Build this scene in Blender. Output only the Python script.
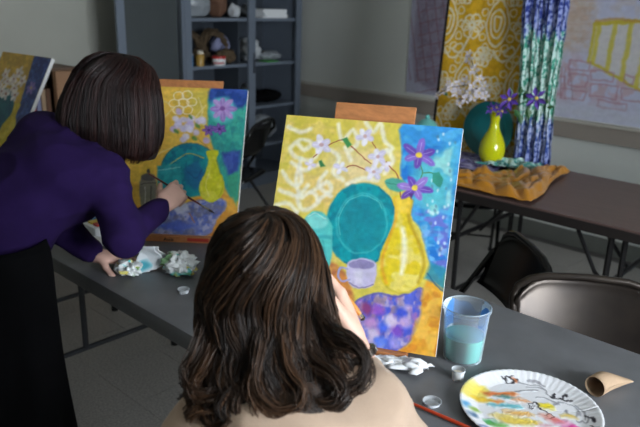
import bpy, bmesh, math, random
import numpy as np
from mathutils import Vector, Matrix, noise

random.seed(11)
RNG = np.random.default_rng(7)
SC = bpy.context.scene
for _o in list(bpy.data.objects):
    bpy.data.objects.remove(_o)

# ------------------------------------------------------------------ camera
CAM_F = Vector((-0.64130, 0.70404, -0.30506)).normalized()
CAM_R = Vector((0.73256, 0.68007, 0.02952)).normalized()
CAM_U = CAM_R.cross(CAM_F).normalized()
cam_d = bpy.data.cameras.new('camera')
cam = bpy.data.objects.new('camera', cam_d)
SC.collection.objects.link(cam)
_m = Matrix((CAM_R, CAM_U, -CAM_F)).transposed().to_4x4()
_m.translation = Vector((0, 0, 1.571))
cam.matrix_world = _m
cam_d.sensor_width = 36.0
cam_d.lens = 672.96 / 640 * 36.0
cam_d.clip_start = 0.02
cam_d.dof.use_dof = True
cam_d.dof.focus_distance = 1.55
cam_d.dof.aperture_fstop = 4.5
SC.camera = cam

# ------------------------------------------------------------------ world and window light
wd = bpy.data.worlds.new('world')
SC.world = wd
wd.use_nodes = True
wd.node_tree.nodes['Background'].inputs[0].default_value = (0.72, 0.84, 1.0, 1)
wd.node_tree.nodes['Background'].inputs[1].default_value = 1.2
WIN_Y0, WIN_Y1, WIN_Z0, WIN_Z1, WALL_X = -1.5, 3.7, 0.95, 2.35, 2.1
ld = bpy.data.lights.new('window_daylight', 'AREA')
ld.shape = 'RECTANGLE'
ld.size = WIN_Y1 - WIN_Y0
ld.size_y = WIN_Z1 - WIN_Z0
ld.energy = 860
ld.color = (0.865, 0.935, 1.0)
lo = bpy.data.objects.new('window_daylight', ld)
SC.collection.objects.link(lo)
lo.location = (WALL_X + 0.22, (WIN_Y0 + WIN_Y1) / 2, (WIN_Z0 + WIN_Z1) / 2)
lo.rotation_euler = Vector((-1, 0, -0.12)).to_track_quat('-Z', 'Z').to_euler()

vs = SC.view_settings
vs.view_transform = 'Standard'
vs.look = 'None'
vs.gamma = 1.0
vs.use_curve_mapping = False
vs.exposure = 0.0

# ------------------------------------------------------------------ helpers: objects
COL = SC.collection


def s2l(c):
    return [((x / 255.0) / 12.92 if x / 255.0 <= 0.04045 else ((x / 255.0 + 0.055) / 1.055) ** 2.4) for x in c]


def link(name, mesh, m=None, parent=None):
    o = bpy.data.objects.new(name, mesh)
    COL.objects.link(o)
    if m is not None and mesh is not None and len(mesh.materials) == 0:
        mesh.materials.append(m)
    if parent is not None:
        o.parent = parent
    return o


def empty(name, loc=(0, 0, 0), rz=0.0):
    o = bpy.data.objects.new(name, None)
    COL.objects.link(o)
    o.location = loc
    o.rotation_euler = (0, 0, rz)
    o.empty_display_size = 0.05
    return o


def tag(o, label=None, cat=None, group=None, kind=None):
    if label:
        o['label'] = label
    if cat:
        o['category'] = cat
    if group:
        o['group'] = group
    if kind:
        o['kind'] = kind
    return o


def copy_tree(o, parent=None):
    c = o.copy()
    COL.objects.link(c)
    c.parent = parent
    for ch in list(o.children):
        copy_tree(ch, c)
    return c


def pyd(name, verts, faces, m=None, parent=None, smooth=True):
    me = bpy.data.meshes.new(name)
    me.from_pydata([tuple(map(float, v)) for v in verts], [], [tuple(map(int, f)) for f in faces])
    me.update()
    if smooth:
        me.polygons.foreach_set('use_smooth', [True] * len(me.polygons))
    return link(name, me, m, parent)


class MB:
    """collects shapes into one mesh"""

    def __init__(self):
        self.bm = bmesh.new()

    def box(self, c, s, rot=None, bev=0.0):
        r = bmesh.ops.create_cube(self.bm, size=1.0)
        vs_ = r['verts']
        M = Matrix.Translation(Vector(c)) @ (rot.to_4x4() if rot else Matrix.Identity(4)) @ Matrix.Diagonal((s[0], s[1], s[2], 1))
        bmesh.ops.transform(self.bm, matrix=M, verts=vs_)
        if bev > 0:
            es = list({e for v in vs_ for e in v.link_edges})
            bmesh.ops.bevel(self.bm, geom=es, offset=bev, segments=2, affect='EDGES', profile=0.6)
        return self

    def tube(self, pts, r, n=8, caps=True):
        pts = [Vector(p) for p in pts]
        rs = r if isinstance(r, (list, tuple)) else [r] * len(pts)
        rings = []
        up = None
        for i, p in enumerate(pts):
            a = pts[max(i - 1, 0)]
            b = pts[min(i + 1, len(pts) - 1)]
            t = (b - a).normalized()
            if up is None:
                up = t.orthogonal().normalized()
            else:
                up = (up - t * up.dot(t))
                up = up.normalized() if up.length > 1e-6 else t.orthogonal().normalized()
            s = t.cross(up)
            rings.append([self.bm.verts.new(p + (up * math.cos(k * 2 * math.pi / n) + s * math.sin(k * 2 * math.pi / n)) * rs[i]) for k in range(n)])
        for i in range(len(rings) - 1):
            for k in range(n):
                self.bm.faces.new((rings[i][k], rings[i][(k + 1) % n], rings[i + 1][(k + 1) % n], rings[i + 1][k]))
        if caps:
            self.bm.faces.new(list(reversed(rings[0])))
            self.bm.faces.new(rings[-1])
        return self

    def lathe(self, prof, c=(0, 0, 0), n=32, rot=None, fl=None):
        c = Vector(c)
        R = rot or Matrix.Identity(3)
        rings = []
        for j, (r, z) in enumerate(prof):
            if r < 1e-6:
                rings.append([self.bm.verts.new(c + R @ Vector((0, 0, z)))])
            else:
                ring = []
                for k in range(n):
                    a = k * 2 * math.pi / n
                    rr, zz = (r, z) if fl is None else fl(r, z, a)
                    ring.append(self.bm.verts.new(c + R @ Vector((rr * math.cos(a), rr * math.sin(a), zz))))
                rings.append(ring)
        for a, b in zip(rings, rings[1:]):
            for k in range(n):
                q = [a[k % len(a)], a[(k + 1) % len(a)], b[(k + 1) % len(b)], b[k % len(b)]]
                u = []
                for v in q:
                    if v not in u:
                        u.append(v)
                if len(u) > 2:
                    try:
                        self.bm.faces.new(u)
                    except ValueError:
                        pass
        return self

    def poly(self, pts, thick=None):
        vs_ = [self.bm.verts.new(Vector(p)) for p in pts]
        f = self.bm.faces.new(vs_)
        if thick is not None:
            r = bmesh.ops.extrude_face_region(self.bm, geom=[f])
            bmesh.ops.translate(self.bm, verts=[g for g in r['geom'] if isinstance(g, bmesh.types.BMVert)], vec=Vector(thick))
        return self

    def build(self, name, m=None, parent=None, smooth=False, angle=40):
        bmesh.ops.recalc_face_normals(self.bm, faces=self.bm.faces[:])
        me = bpy.data.meshes.new(name)
        self.bm.to_mesh(me)
        self.bm.free()
        if smooth:
            me.polygons.foreach_set('use_smooth', [True] * len(me.polygons))
            me.set_sharp_from_angle(angle=math.radians(angle))
        return link(name, me, m, parent)


def rotz(a):
    return Matrix.Rotation(a, 3, 'Z')


# ------------------------------------------------------------------ helpers: materials
def mat(name, rgb, rough=0.5, metal=0.0, vary=0.0, scale=8.0, bump=0.0, bscale=60.0, spec=0.5, stretch=(1, 1, 1), rgb2=None, sheen=0.0, coat=0.0):
    m = bpy.data.materials.new(name)
    m.use_nodes = True
    nt = m.node_tree
    b = nt.nodes['Principled BSDF']
    c = s2l(rgb)
    b.inputs['Base Color'].default_value = (*c, 1)
    b.inputs['Roughness'].default_value = rough
    b.inputs['Metallic'].default_value = metal
    b.inputs['Specular IOR Level'].default_value = spec
    b.inputs['Sheen Weight'].default_value = sheen
    b.inputs['Coat Weight'].default_value = coat
    if vary > 0 or bump > 0 or rgb2:
        tc = nt.nodes.new('ShaderNodeTexCoord')
        mp = nt.nodes.new('ShaderNodeMapping')
        mp.inputs['Scale'].default_value = stretch
        nt.links.new(tc.outputs['Object'], mp.inputs['Vector'])
        if vary > 0 or rgb2:
            nz = nt.nodes.new('ShaderNodeTexNoise')
            nz.inputs['Scale'].default_value = scale
            nz.inputs['Detail'].default_value = 6
            nt.links.new(mp.outputs[0], nz.inputs['Vector'])
            rp = nt.nodes.new('ShaderNodeValToRGB')
            if rgb2:
                c1, c2 = c, s2l(rgb2)
            else:
                c1 = [x * (1 - vary) for x in c]
                c2 = [min(1, x * (1 + vary)) for x in c]
            rp.color_ramp.elements[0].position = 0.32
            rp.color_ramp.elements[1].position = 0.68
            rp.color_ramp.elements[0].color = (*c1, 1)
            rp.color_ramp.elements[1].color = (*c2, 1)
            nt.links.new(nz.outputs[0], rp.inputs[0])
            nt.links.new(rp.outputs[0], b.inputs['Base Color'])
        if bump > 0:
            nb = nt.nodes.new('ShaderNodeTexNoise')
            nb.inputs['Scale'].default_value = bscale
            nb.inputs['Detail'].default_value = 4
            nt.links.new(mp.outputs[0], nb.inputs['Vector'])
            bp = nt.nodes.new('ShaderNodeBump')
            bp.inputs['Strength'].default_value = bump
            bp.inputs['Distance'].default_value = 0.004
            nt.links.new(nb.outputs[0], bp.inputs['Height'])
            nt.links.new(bp.outputs[0], b.inputs['Normal'])
    return m


def mat_attr(name, rough=0.6, spec=0.4, bump=0.0, bscale=250.0, sheen=0.0):
    m = mat(name, (255, 255, 255), rough, spec=spec, bump=bump, bscale=bscale, sheen=sheen)
    nt = m.node_tree
    a = nt.nodes.new('ShaderNodeAttribute')
    a.attribute_name = 'Col'
    nt.links.new(a.outputs['Color'], nt.nodes['Principled BSDF'].inputs['Base Color'])
    return m


def mat_clear(name, rgb, fac, rough=0.15):
    m = mat(name, rgb, rough)
    nt = m.node_tree
    out = nt.nodes['Material Output']
    mx = nt.nodes.new('ShaderNodeMixShader')
    tr = nt.nodes.new('ShaderNodeBsdfTransparent')
    fr = nt.nodes.new('ShaderNodeFresnel')
    fr.inputs[0].default_value = 1.45
    ad = nt.nodes.new('ShaderNodeMath')
    ad.operation = 'ADD'
    ad.use_clamp = True
    ad.inputs[1].default_value = fac
    nt.links.new(fr.outputs[0], ad.inputs[0])
    nt.links.new(ad.outputs[0], mx.inputs[0])
    nt.links.new(tr.outputs[0], mx.inputs[1])
    nt.links.new(nt.nodes['Principled BSDF'].outputs[0], mx.inputs[2])
    nt.links.new(mx.outputs[0], out.inputs[0])
    return m


def lin(img):
    x = np.clip(img, 0, 255) / 255.0
    return np.where(x <= 0.04045, x / 12.92, ((x + 0.055) / 1.055) ** 2.4)


def set_col(me, rgb255):
    """per-vertex paint, rgb in 0-255 sRGB, shape (nverts, 3)"""
    at = me.color_attributes.new('Col', 'FLOAT_COLOR', 'POINT')
    c = np.ones((len(me.vertices), 4), np.float32)
    c[:, :3] = lin(np.asarray(rgb255))
    at.data.foreach_set('color', c.ravel())


def grid_mesh(name, P, img, m, parent=None):
    """P: (ny,nx,3) positions, img: (ny,nx,3) sRGB colours"""
    ny, nx = P.shape[:2]
    idx = np.arange(ny * nx).reshape(ny, nx)
    f = np.stack([idx[1:, :-1], idx[1:, 1:], idx[:-1, 1:], idx[:-1, :-1]], -1).reshape(-1, 4)
    me = bpy.data.meshes.new(name)
    me.vertices.add(ny * nx)
    me.vertices.foreach_set('co', P.astype(np.float32).ravel())
    me.loops.add(f.size)
    me.loops.foreach_set('vertex_index', f.astype(np.int32).ravel())
    me.polygons.add(len(f))
    me.polygons.foreach_set('loop_start', np.arange(0, f.size, 4, dtype=np.int32))
    me.update(calc_edges=True)
    me.polygons.foreach_set('use_smooth', np.ones(len(f), bool))
    if img is not None:
        set_col(me, img.reshape(-1, 3))
    return link(name, me, m, parent)


# ------------------------------------------------------------------ helpers: brush painting on a vertex grid
def vnoise(ny, nx, fy, fx, rng):
    gy, gx = int(fy) + 3, int(fx) + 3
    g = rng.random((gy, gx))
    y = np.linspace(0, fy, ny)
    x = np.linspace(0, fx, nx)
    iy, ix = y.astype(int), x.astype(int)
    ty, tx = y - iy, x - ix
    ty = (ty * ty * (3 - 2 * ty))[:, None]
    tx = (tx * tx * (3 - 2 * tx))[None]
    a, b = g[iy][:, ix], g[iy][:, ix + 1]
    c, d = g[iy + 1][:, ix], g[iy + 1][:, ix + 1]
    return (a * (1 - tx) + b * tx) * (1 - ty) + (c * (1 - tx) + d * tx) * ty


class Ras:
    def __init__(self, nx, ny, base, asp=1.0, seed=1, wob=6.0):
        self.rng = np.random.default_rng(seed)
        self.ny, self.nx, self.asp = ny, nx, asp
        self.img = np.ones((ny, nx, 3)) * np.array(base, float)
        X, Y = np.meshgrid(np.linspace(0, 1000, nx), np.linspace(0, 1000, ny))
        w = lambda f: vnoise(ny, nx, f, f, self.rng) - 0.5
        self.X = X + wob * (w(24) + 0.6 * w(60)) * 2
        self.Y = (Y + wob * (w(24) + 0.6 * w(60)) * 2) * asp

    def _seg(self, a, b):
        ax, ay, bx, by = a[0], a[1] * self.asp, b[0], b[1] * self.asp
        dx, dy = bx - ax, by - ay
        l2 = dx * dx + dy * dy + 1e-9
        t = np.clip(((self.X - ax) * dx + (self.Y - ay) * dy) / l2, 0, 1)
        return (self.X - ax - t * dx) ** 2 + (self.Y - ay - t * dy) ** 2

    def dist(self, pts, closed):
        d = np.full(self.X.shape, 1e12)
        n = len(pts)
        for i in range(n if closed else n - 1):
            d = np.minimum(d, self._seg(pts[i], pts[(i + 1) % n]))
        return np.sqrt(d)

    def inside(self, pts):
        s = np.zeros(self.X.shape, bool)
        n = len(pts)
        for i in range(n):
            x1, y1 = pts[i][0], pts[i][1] * self.asp
            x2, y2 = pts[(i + 1) % n][0], pts[(i + 1) % n][1] * self.asp
            if y1 == y2:
                continue
            c = ((y1 > self.Y) != (y2 > self.Y)) & (self.X < (x2 - x1) * (self.Y - y1) / (y2 - y1) + x1)
            s ^= c
        return s

    def mask(self, pts, soft):
        d = self.dist(pts, True)
        return np.clip(0.5 + np.where(self.inside(pts), d, -d) / max(soft, 1e-3) * 0.5, 0, 1)

    def blend(self, m, col):
        m = m[..., None]
        self.img = self.img * (1 - m) + np.array(col, float) * m

    @staticmethod
    def curve(pts, closed, n=4):
        """rounds a polyline so that drawn shapes flow"""
        m = len(pts)
        if m < (6 if closed else 3):
            return pts
        if not closed and pts[0] == pts[-1]:
            closed, pts, m = True, pts[:-1], m - 1
            again = True
        else:
            again = False
        out = []
        for i in range(m if closed else m - 1):
            g = (lambda q: pts[q % m]) if closed else (lambda q: pts[min(max(q, 0), m - 1)])
            a, b, c, d = g(i - 1), g(i), g(i + 1), g(i + 2)
            for j in range(n):
                t = j / n
                out.append(tuple(0.5 * (2 * b[e] + (c[e] - a[e]) * t + (2 * a[e] - 5 * b[e] + 4 * c[e] - d[e]) * t * t + (3 * b[e] - a[e] - 3 * c[e] + d[e]) * t ** 3) for e in (0, 1)))
        if again:
            out.append(out[0])
        elif not closed:
            out.append(pts[-1])
        return out

    def run(self, ops):
        for o in ops:
            k, col, a, soft, pts = o[:5]
            if k == 'p':
                pts = self.curve(pts, True, 3)
            elif k == 'l':
                pts = self.curve(pts, False)
            if k == 'p':
                self.blend(self.mask(pts, soft) * a, col)
            elif k in 'ls':
                self.blend(np.clip((o[5] * 0.5 - self.dist(pts, False)) / soft + 0.5, 0, 1) * a, col)
            else:
                fx, fy = o[5]
                n = vnoise(self.ny, self.nx, fy * 2.2, fx * 2.2, self.rng) * 0.6 + vnoise(self.ny, self.nx, fy * 5, fx * 5, self.rng) * 0.4
                self.blend(self.mask(pts, soft) * np.clip((n - 0.5) * 6 + 0.3, 0, 1) * a, col)
        return self

    def strokes(self, amt=0.1, fx=30, fy=80):
        n = vnoise(self.ny, self.nx, fy, fx, self.rng) * 0.5 + vnoise(self.ny, self.nx, fx * 2, fy, self.rng) * 0.5
        self.img *= (1 + (n - 0.5) * 2 * amt)[..., None]
        t = np.stack([vnoise(self.ny, self.nx, 26, 26, self.rng) for _ in range(3)], -1) - 0.5
        self.img += t * 60 * amt
        return np.clip(self.img, 0, 255)


# ------------------------------------------------------------------ helpers: smooth bodies from a distance field
class SDF:
    def __init__(self, lo_, hi_, h):
        self.o = np.array(lo_, float)
        self.h = h
        self.n = np.ceil((np.array(hi_) - self.o) / h).astype(int) + 1
        self.F = np.full(self.n, 0.06, np.float32)

    def _win(self, lo_, hi_, pad):
        a = np.clip(((np.array(lo_) - pad - self.o) / self.h).astype(int), 0, self.n)
        b = np.clip(((np.array(hi_) + pad - self.o) / self.h).astype(int) + 2, 0, self.n)
        ax = [self.o[i] + self.h * np.arange(a[i], b[i]) for i in range(3)]
        G = np.meshgrid(*ax, indexing='ij')
        return (slice(a[0], b[0]), slice(a[1], b[1]), slice(a[2], b[2])), np.stack(G, -1)

    def _un(self, sl, d, k):
        f = self.F[sl]
        hh = np.clip(k - np.abs(f - d), 0, None) / k if k > 0 else 0
        self.F[sl] = np.minimum(f, d) - hh * hh * k * 0.25

    def cap(self, a, b, ra, rb, k=0.02):
        a, b = np.array(a, float), np.array(b, float)
        r = max(ra, rb)
        sl, P = self._win(np.minimum(a, b) - r, np.maximum(a, b) + r, 0.05)
        if P.size == 0:
            return self
        ab = b - a
        t = np.clip(((P - a) @ ab) / max(ab @ ab, 1e-9), 0, 1)
        d = np.linalg.norm(P - a - t[..., None] * ab, axis=-1) - (ra + (rb - ra) * t)
        self._un(sl, d, k)
        return self

    def chain(self, pts, rs, k=0.02):
        for i in range(len(pts) - 1):
            self.cap(pts[i], pts[i + 1], rs[i], rs[i + 1], k)
        return self

    def ell(self, c, rad, rot=None, k=0.03, neg=False):
        c = np.array(c, float)
        rad = np.array(rad, float)
        sl, P = self._win(c - rad.max(), c + rad.max(), 0.05)
        if P.size == 0:
            return self
        q = P - c
        if rot is not None:
            q = q @ np.array(rot)          # columns of rot = local axes
        k0 = np.linalg.norm(q / rad, axis=-1)
        k1 = np.linalg.norm(q / (rad * rad), axis=-1) + 1e-9
        d = k0 * (k0 - 1) / k1
        if neg:
            self.F[sl] = np.maximum(self.F[sl], -d)
        else:
            self._un(sl, d, k)
        return self

    def cut(self, point, normal):
        """removes what lies on the side the normal points to"""
        sl, P = self._win(self.o, self.o + self.h * self.n, 0)
        n_ = np.array(normal, float)
        n_ /= np.linalg.norm(n_)
        self.F = np.maximum(self.F, ((P - np.array(point)) @ n_).astype(np.float32))
        return self

    def mesh(self):
        F = self.F
        F[0], F[-1] = np.maximum(F[0], 1e-3), np.maximum(F[-1], 1e-3)
        F[:, 0], F[:, -1] = np.maximum(F[:, 0], 1e-3), np.maximum(F[:, -1], 1e-3)
        F[:, :, 0], F[:, :, -1] = np.maximum(F[:, :, 0], 1e-3), np.maximum(F[:, :, -1], 1e-3)
        S = F < 0
        cnt = np.zeros(self.n - 1, np.int8)
        off = [(i, j, k) for i in (0, 1) for j in (0, 1) for k in (0, 1)]
        nx, ny, nz = self.n
        for i, j, k in off:
            cnt += S[i:nx - 1 + i, j:ny - 1 + j, k:nz - 1 + k]
        act = np.argwhere((cnt > 0) & (cnt < 8))
        idx = np.full(self.n - 1, -1, np.int64)
        idx[tuple(act.T)] = np.arange(len(act))
        acc = np.zeros((len(act), 3))
        num = np.zeros(len(act))
        for a in off:
            for ax in range(3):
                if a[ax]:
                    continue
                b = list(a)
                b[ax] = 1
                va = F[tuple((act + a).T)]
                vb = F[tuple((act + b).T)]
                x = (va < 0) != (vb < 0)
                t = np.where(x, va / np.where(x, va - vb, 1), 0)
                p = np.tile(np.array(a, float), (len(act), 1))
                p[:, ax] += t
                acc += p * x[:, None]
                num += x
        V = self.o + self.h * (act + acc / num[:, None])
        faces = []
        for ax in range(3):
            A = [slice(None)] * 3
            B = [slice(None)] * 3
            A[ax], B[ax] = slice(0, -1), slice(1, None)
            sa, sb = S[tuple(A)], S[tuple(B)]
            e = np.argwhere(sa != sb)
            o1, o2 = (ax + 1) % 3, (ax + 2) % 3
            e = e[(e[:, o1] > 0) & (e[:, o2] > 0) & (e[:, o1] < self.n[o1] - 1) & (e[:, o2] < self.n[o2] - 1)]
            q = []
            for d1, d2 in ((-1, -1), (0, -1), (0, 0), (-1, 0)):
                c = e.copy()
                c[:, o1] += d1
                c[:, o2] += d2
                q.append(idx[tuple(c.T)])
            q = np.stack(q, 1)
            fl = ~sa[tuple(e.T)]
            q[fl] = q[fl][:, ::-1]
            faces.append(q)
        f = np.concatenate(faces)
        return V, f[(f >= 0).all(1)]

    def build(self, name, m, parent=None, disp=None):
        V, f = self.mesh()
        if disp is not None:
            V = disp(V, f)
        me = bpy.data.meshes.new(name)
        me.vertices.add(len(V))
        me.vertices.foreach_set('co', V.astype(np.float32).ravel())
        me.loops.add(f.size)
        me.loops.foreach_set('vertex_index', f.astype(np.int32).ravel())
        me.polygons.add(len(f))
        me.polygons.foreach_set('loop_start', np.arange(0, f.size, 4, dtype=np.int32))
        me.update(calc_edges=True)
        me.polygons.foreach_set('use_smooth', np.ones(len(f), bool))
        return link(name, me, m, parent)


def vert_normals(V, f):
    n = np.cross(V[f[:, 2]] - V[f[:, 0]], V[f[:, 3]] - V[f[:, 1]])
    N = np.zeros_like(V)
    for k in range(4):
        np.add.at(N, f[:, k], n)
    return N / (np.linalg.norm(N, axis=1, keepdims=True) + 1e-12)


def cloth_disp(amp, freq, seed, stretch=(1, 1, 1)):
    def go(V, f):
        N = vert_normals(V, f)
        d = np.array([noise.noise(Vector((v[0] * freq * stretch[0] + seed, v[1] * freq * stretch[1], v[2] * freq * stretch[2]))) for v in V])
        d = -np.abs(d) * 2 + 0.5
        return V + N * (d * amp)[:, None]
    return go


def nrm(v):
    v = np.array(v, float)
    return v / np.linalg.norm(v)


def hand(S, wrist, f, pn, right, curls, s=1.0, spread=0.06, thumb=(0.55, 0.75, 0.35), k=0.008, thumb_curl=0.3):
    """five separate fingers rooted in a palm; f: wrist to knuckles, pn: where the palm faces"""
    w = np.array(wrist, float)
    f = nrm(f)
    pn = nrm(np.array(pn) - f * np.dot(pn, f))
    t = np.cross(f, pn) * (1 if right else -1)
    tips = []
    offs = (0.029, 0.010, -0.010, -0.028)
    lens = ((0.043, 0.026, 0.021), (0.047, 0.030, 0.022), (0.043, 0.028, 0.021), (0.034, 0.021, 0.018))
    kn = (0.088, 0.091, 0.087, 0.079)
    S.ell(w + f * 0.045 * s, np.array((0.05, 0.038, 0.0165)) * s, np.stack([f, t, pn], 1), 0.015)
    for i in range(4):
        b = w + (f * kn[i] + t * offs[i]) * s
        S.cap(w + (f * 0.01 + t * offs[i] * 0.5) * s, b, 0.014 * s, 0.0105 * s, 0.012)
        d = nrm(f + t * offs[i] * spread / 0.03)
        p = b
        a = 0
        r = (0.0095 if i < 3 else 0.0083) * s
        for j in range(3):
            a += curls[i][j]
            q = p + (d * math.cos(a) + pn * math.sin(a)) * lens[i][j] * s
            S.cap(p, q, r, r * 0.9, k * 0.5)
            p, r = q, r * 0.9
        tips.append(p)
    b = w + (f * 0.022 + t * 0.026) * s
    d = nrm(f * thumb[0] + t * thumb[1] + pn * thumb[2])
    p = b
    r = 0.0135 * s
    for j, l in enumerate((0.042, 0.033, 0.026)):
        dd = nrm(d + (f * 0.8 + pn * 0.5) * thumb_curl * j)
        q = p + dd * l * s
        S.cap(p, q, r, r * 0.86, 0.012 if j == 0 else k * 0.5)
        p, r = q, r * 0.86
    tips.append(p)
    return tips


def strand_mesh(name, lines, radii, cols, m, parent):
    """lines: (n,p,3) hair strands -> one mesh of thin three-sided tubes"""
    L = np.asarray(lines)
    n, p, _ = L.shape
    T = np.gradient(L, axis=1)
    T /= np.linalg.norm(T, axis=2, keepdims=True) + 1e-12
    ref = np.array([0.31, 0.62, 0.72])
    A = np.cross(T, ref)
    A /= np.linalg.norm(A, axis=2, keepdims=True) + 1e-12
    B = np.cross(T, A)
    tap = np.concatenate([np.linspace(0.7, 1, 4), np.ones(p - 8), np.linspace(1, 0.25, 4)])
    r = (np.asarray(radii)[:, None] * tap[None])[..., None]
    ring = np.stack([L + r * (A * math.cos(a) + B * math.sin(a)) for a in (0, 2.0944, 4.18879)], 2)
    V = ring.reshape(-1, 3)
    base = (np.arange(n)[:, None, None] * p + np.arange(p - 1)[None, :, None]) * 3
    k = np.arange(3)[None, None]
    k2 = (k + 1) % 3
    f = np.stack([base + k, base + k2, base + 3 + k2, base + 3 + k], -1).reshape(-1, 4)
    me = bpy.data.meshes.new(name)
    me.vertices.add(len(V))
    me.vertices.foreach_set('co', V.astype(np.float32).ravel())
    me.loops.add(f.size)
    me.loops.foreach_set('vertex_index', f.astype(np.int32).ravel())
    me.polygons.add(len(f))
    me.polygons.foreach_set('loop_start', np.arange(0, f.size, 4, dtype=np.int32))
    me.update(calc_edges=True)
    me.polygons.foreach_set('use_smooth', np.ones(len(f), bool))
    set_col(me, np.repeat(np.asarray(cols), p * 3, axis=0))
    return link(name, me, m, parent)

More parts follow.
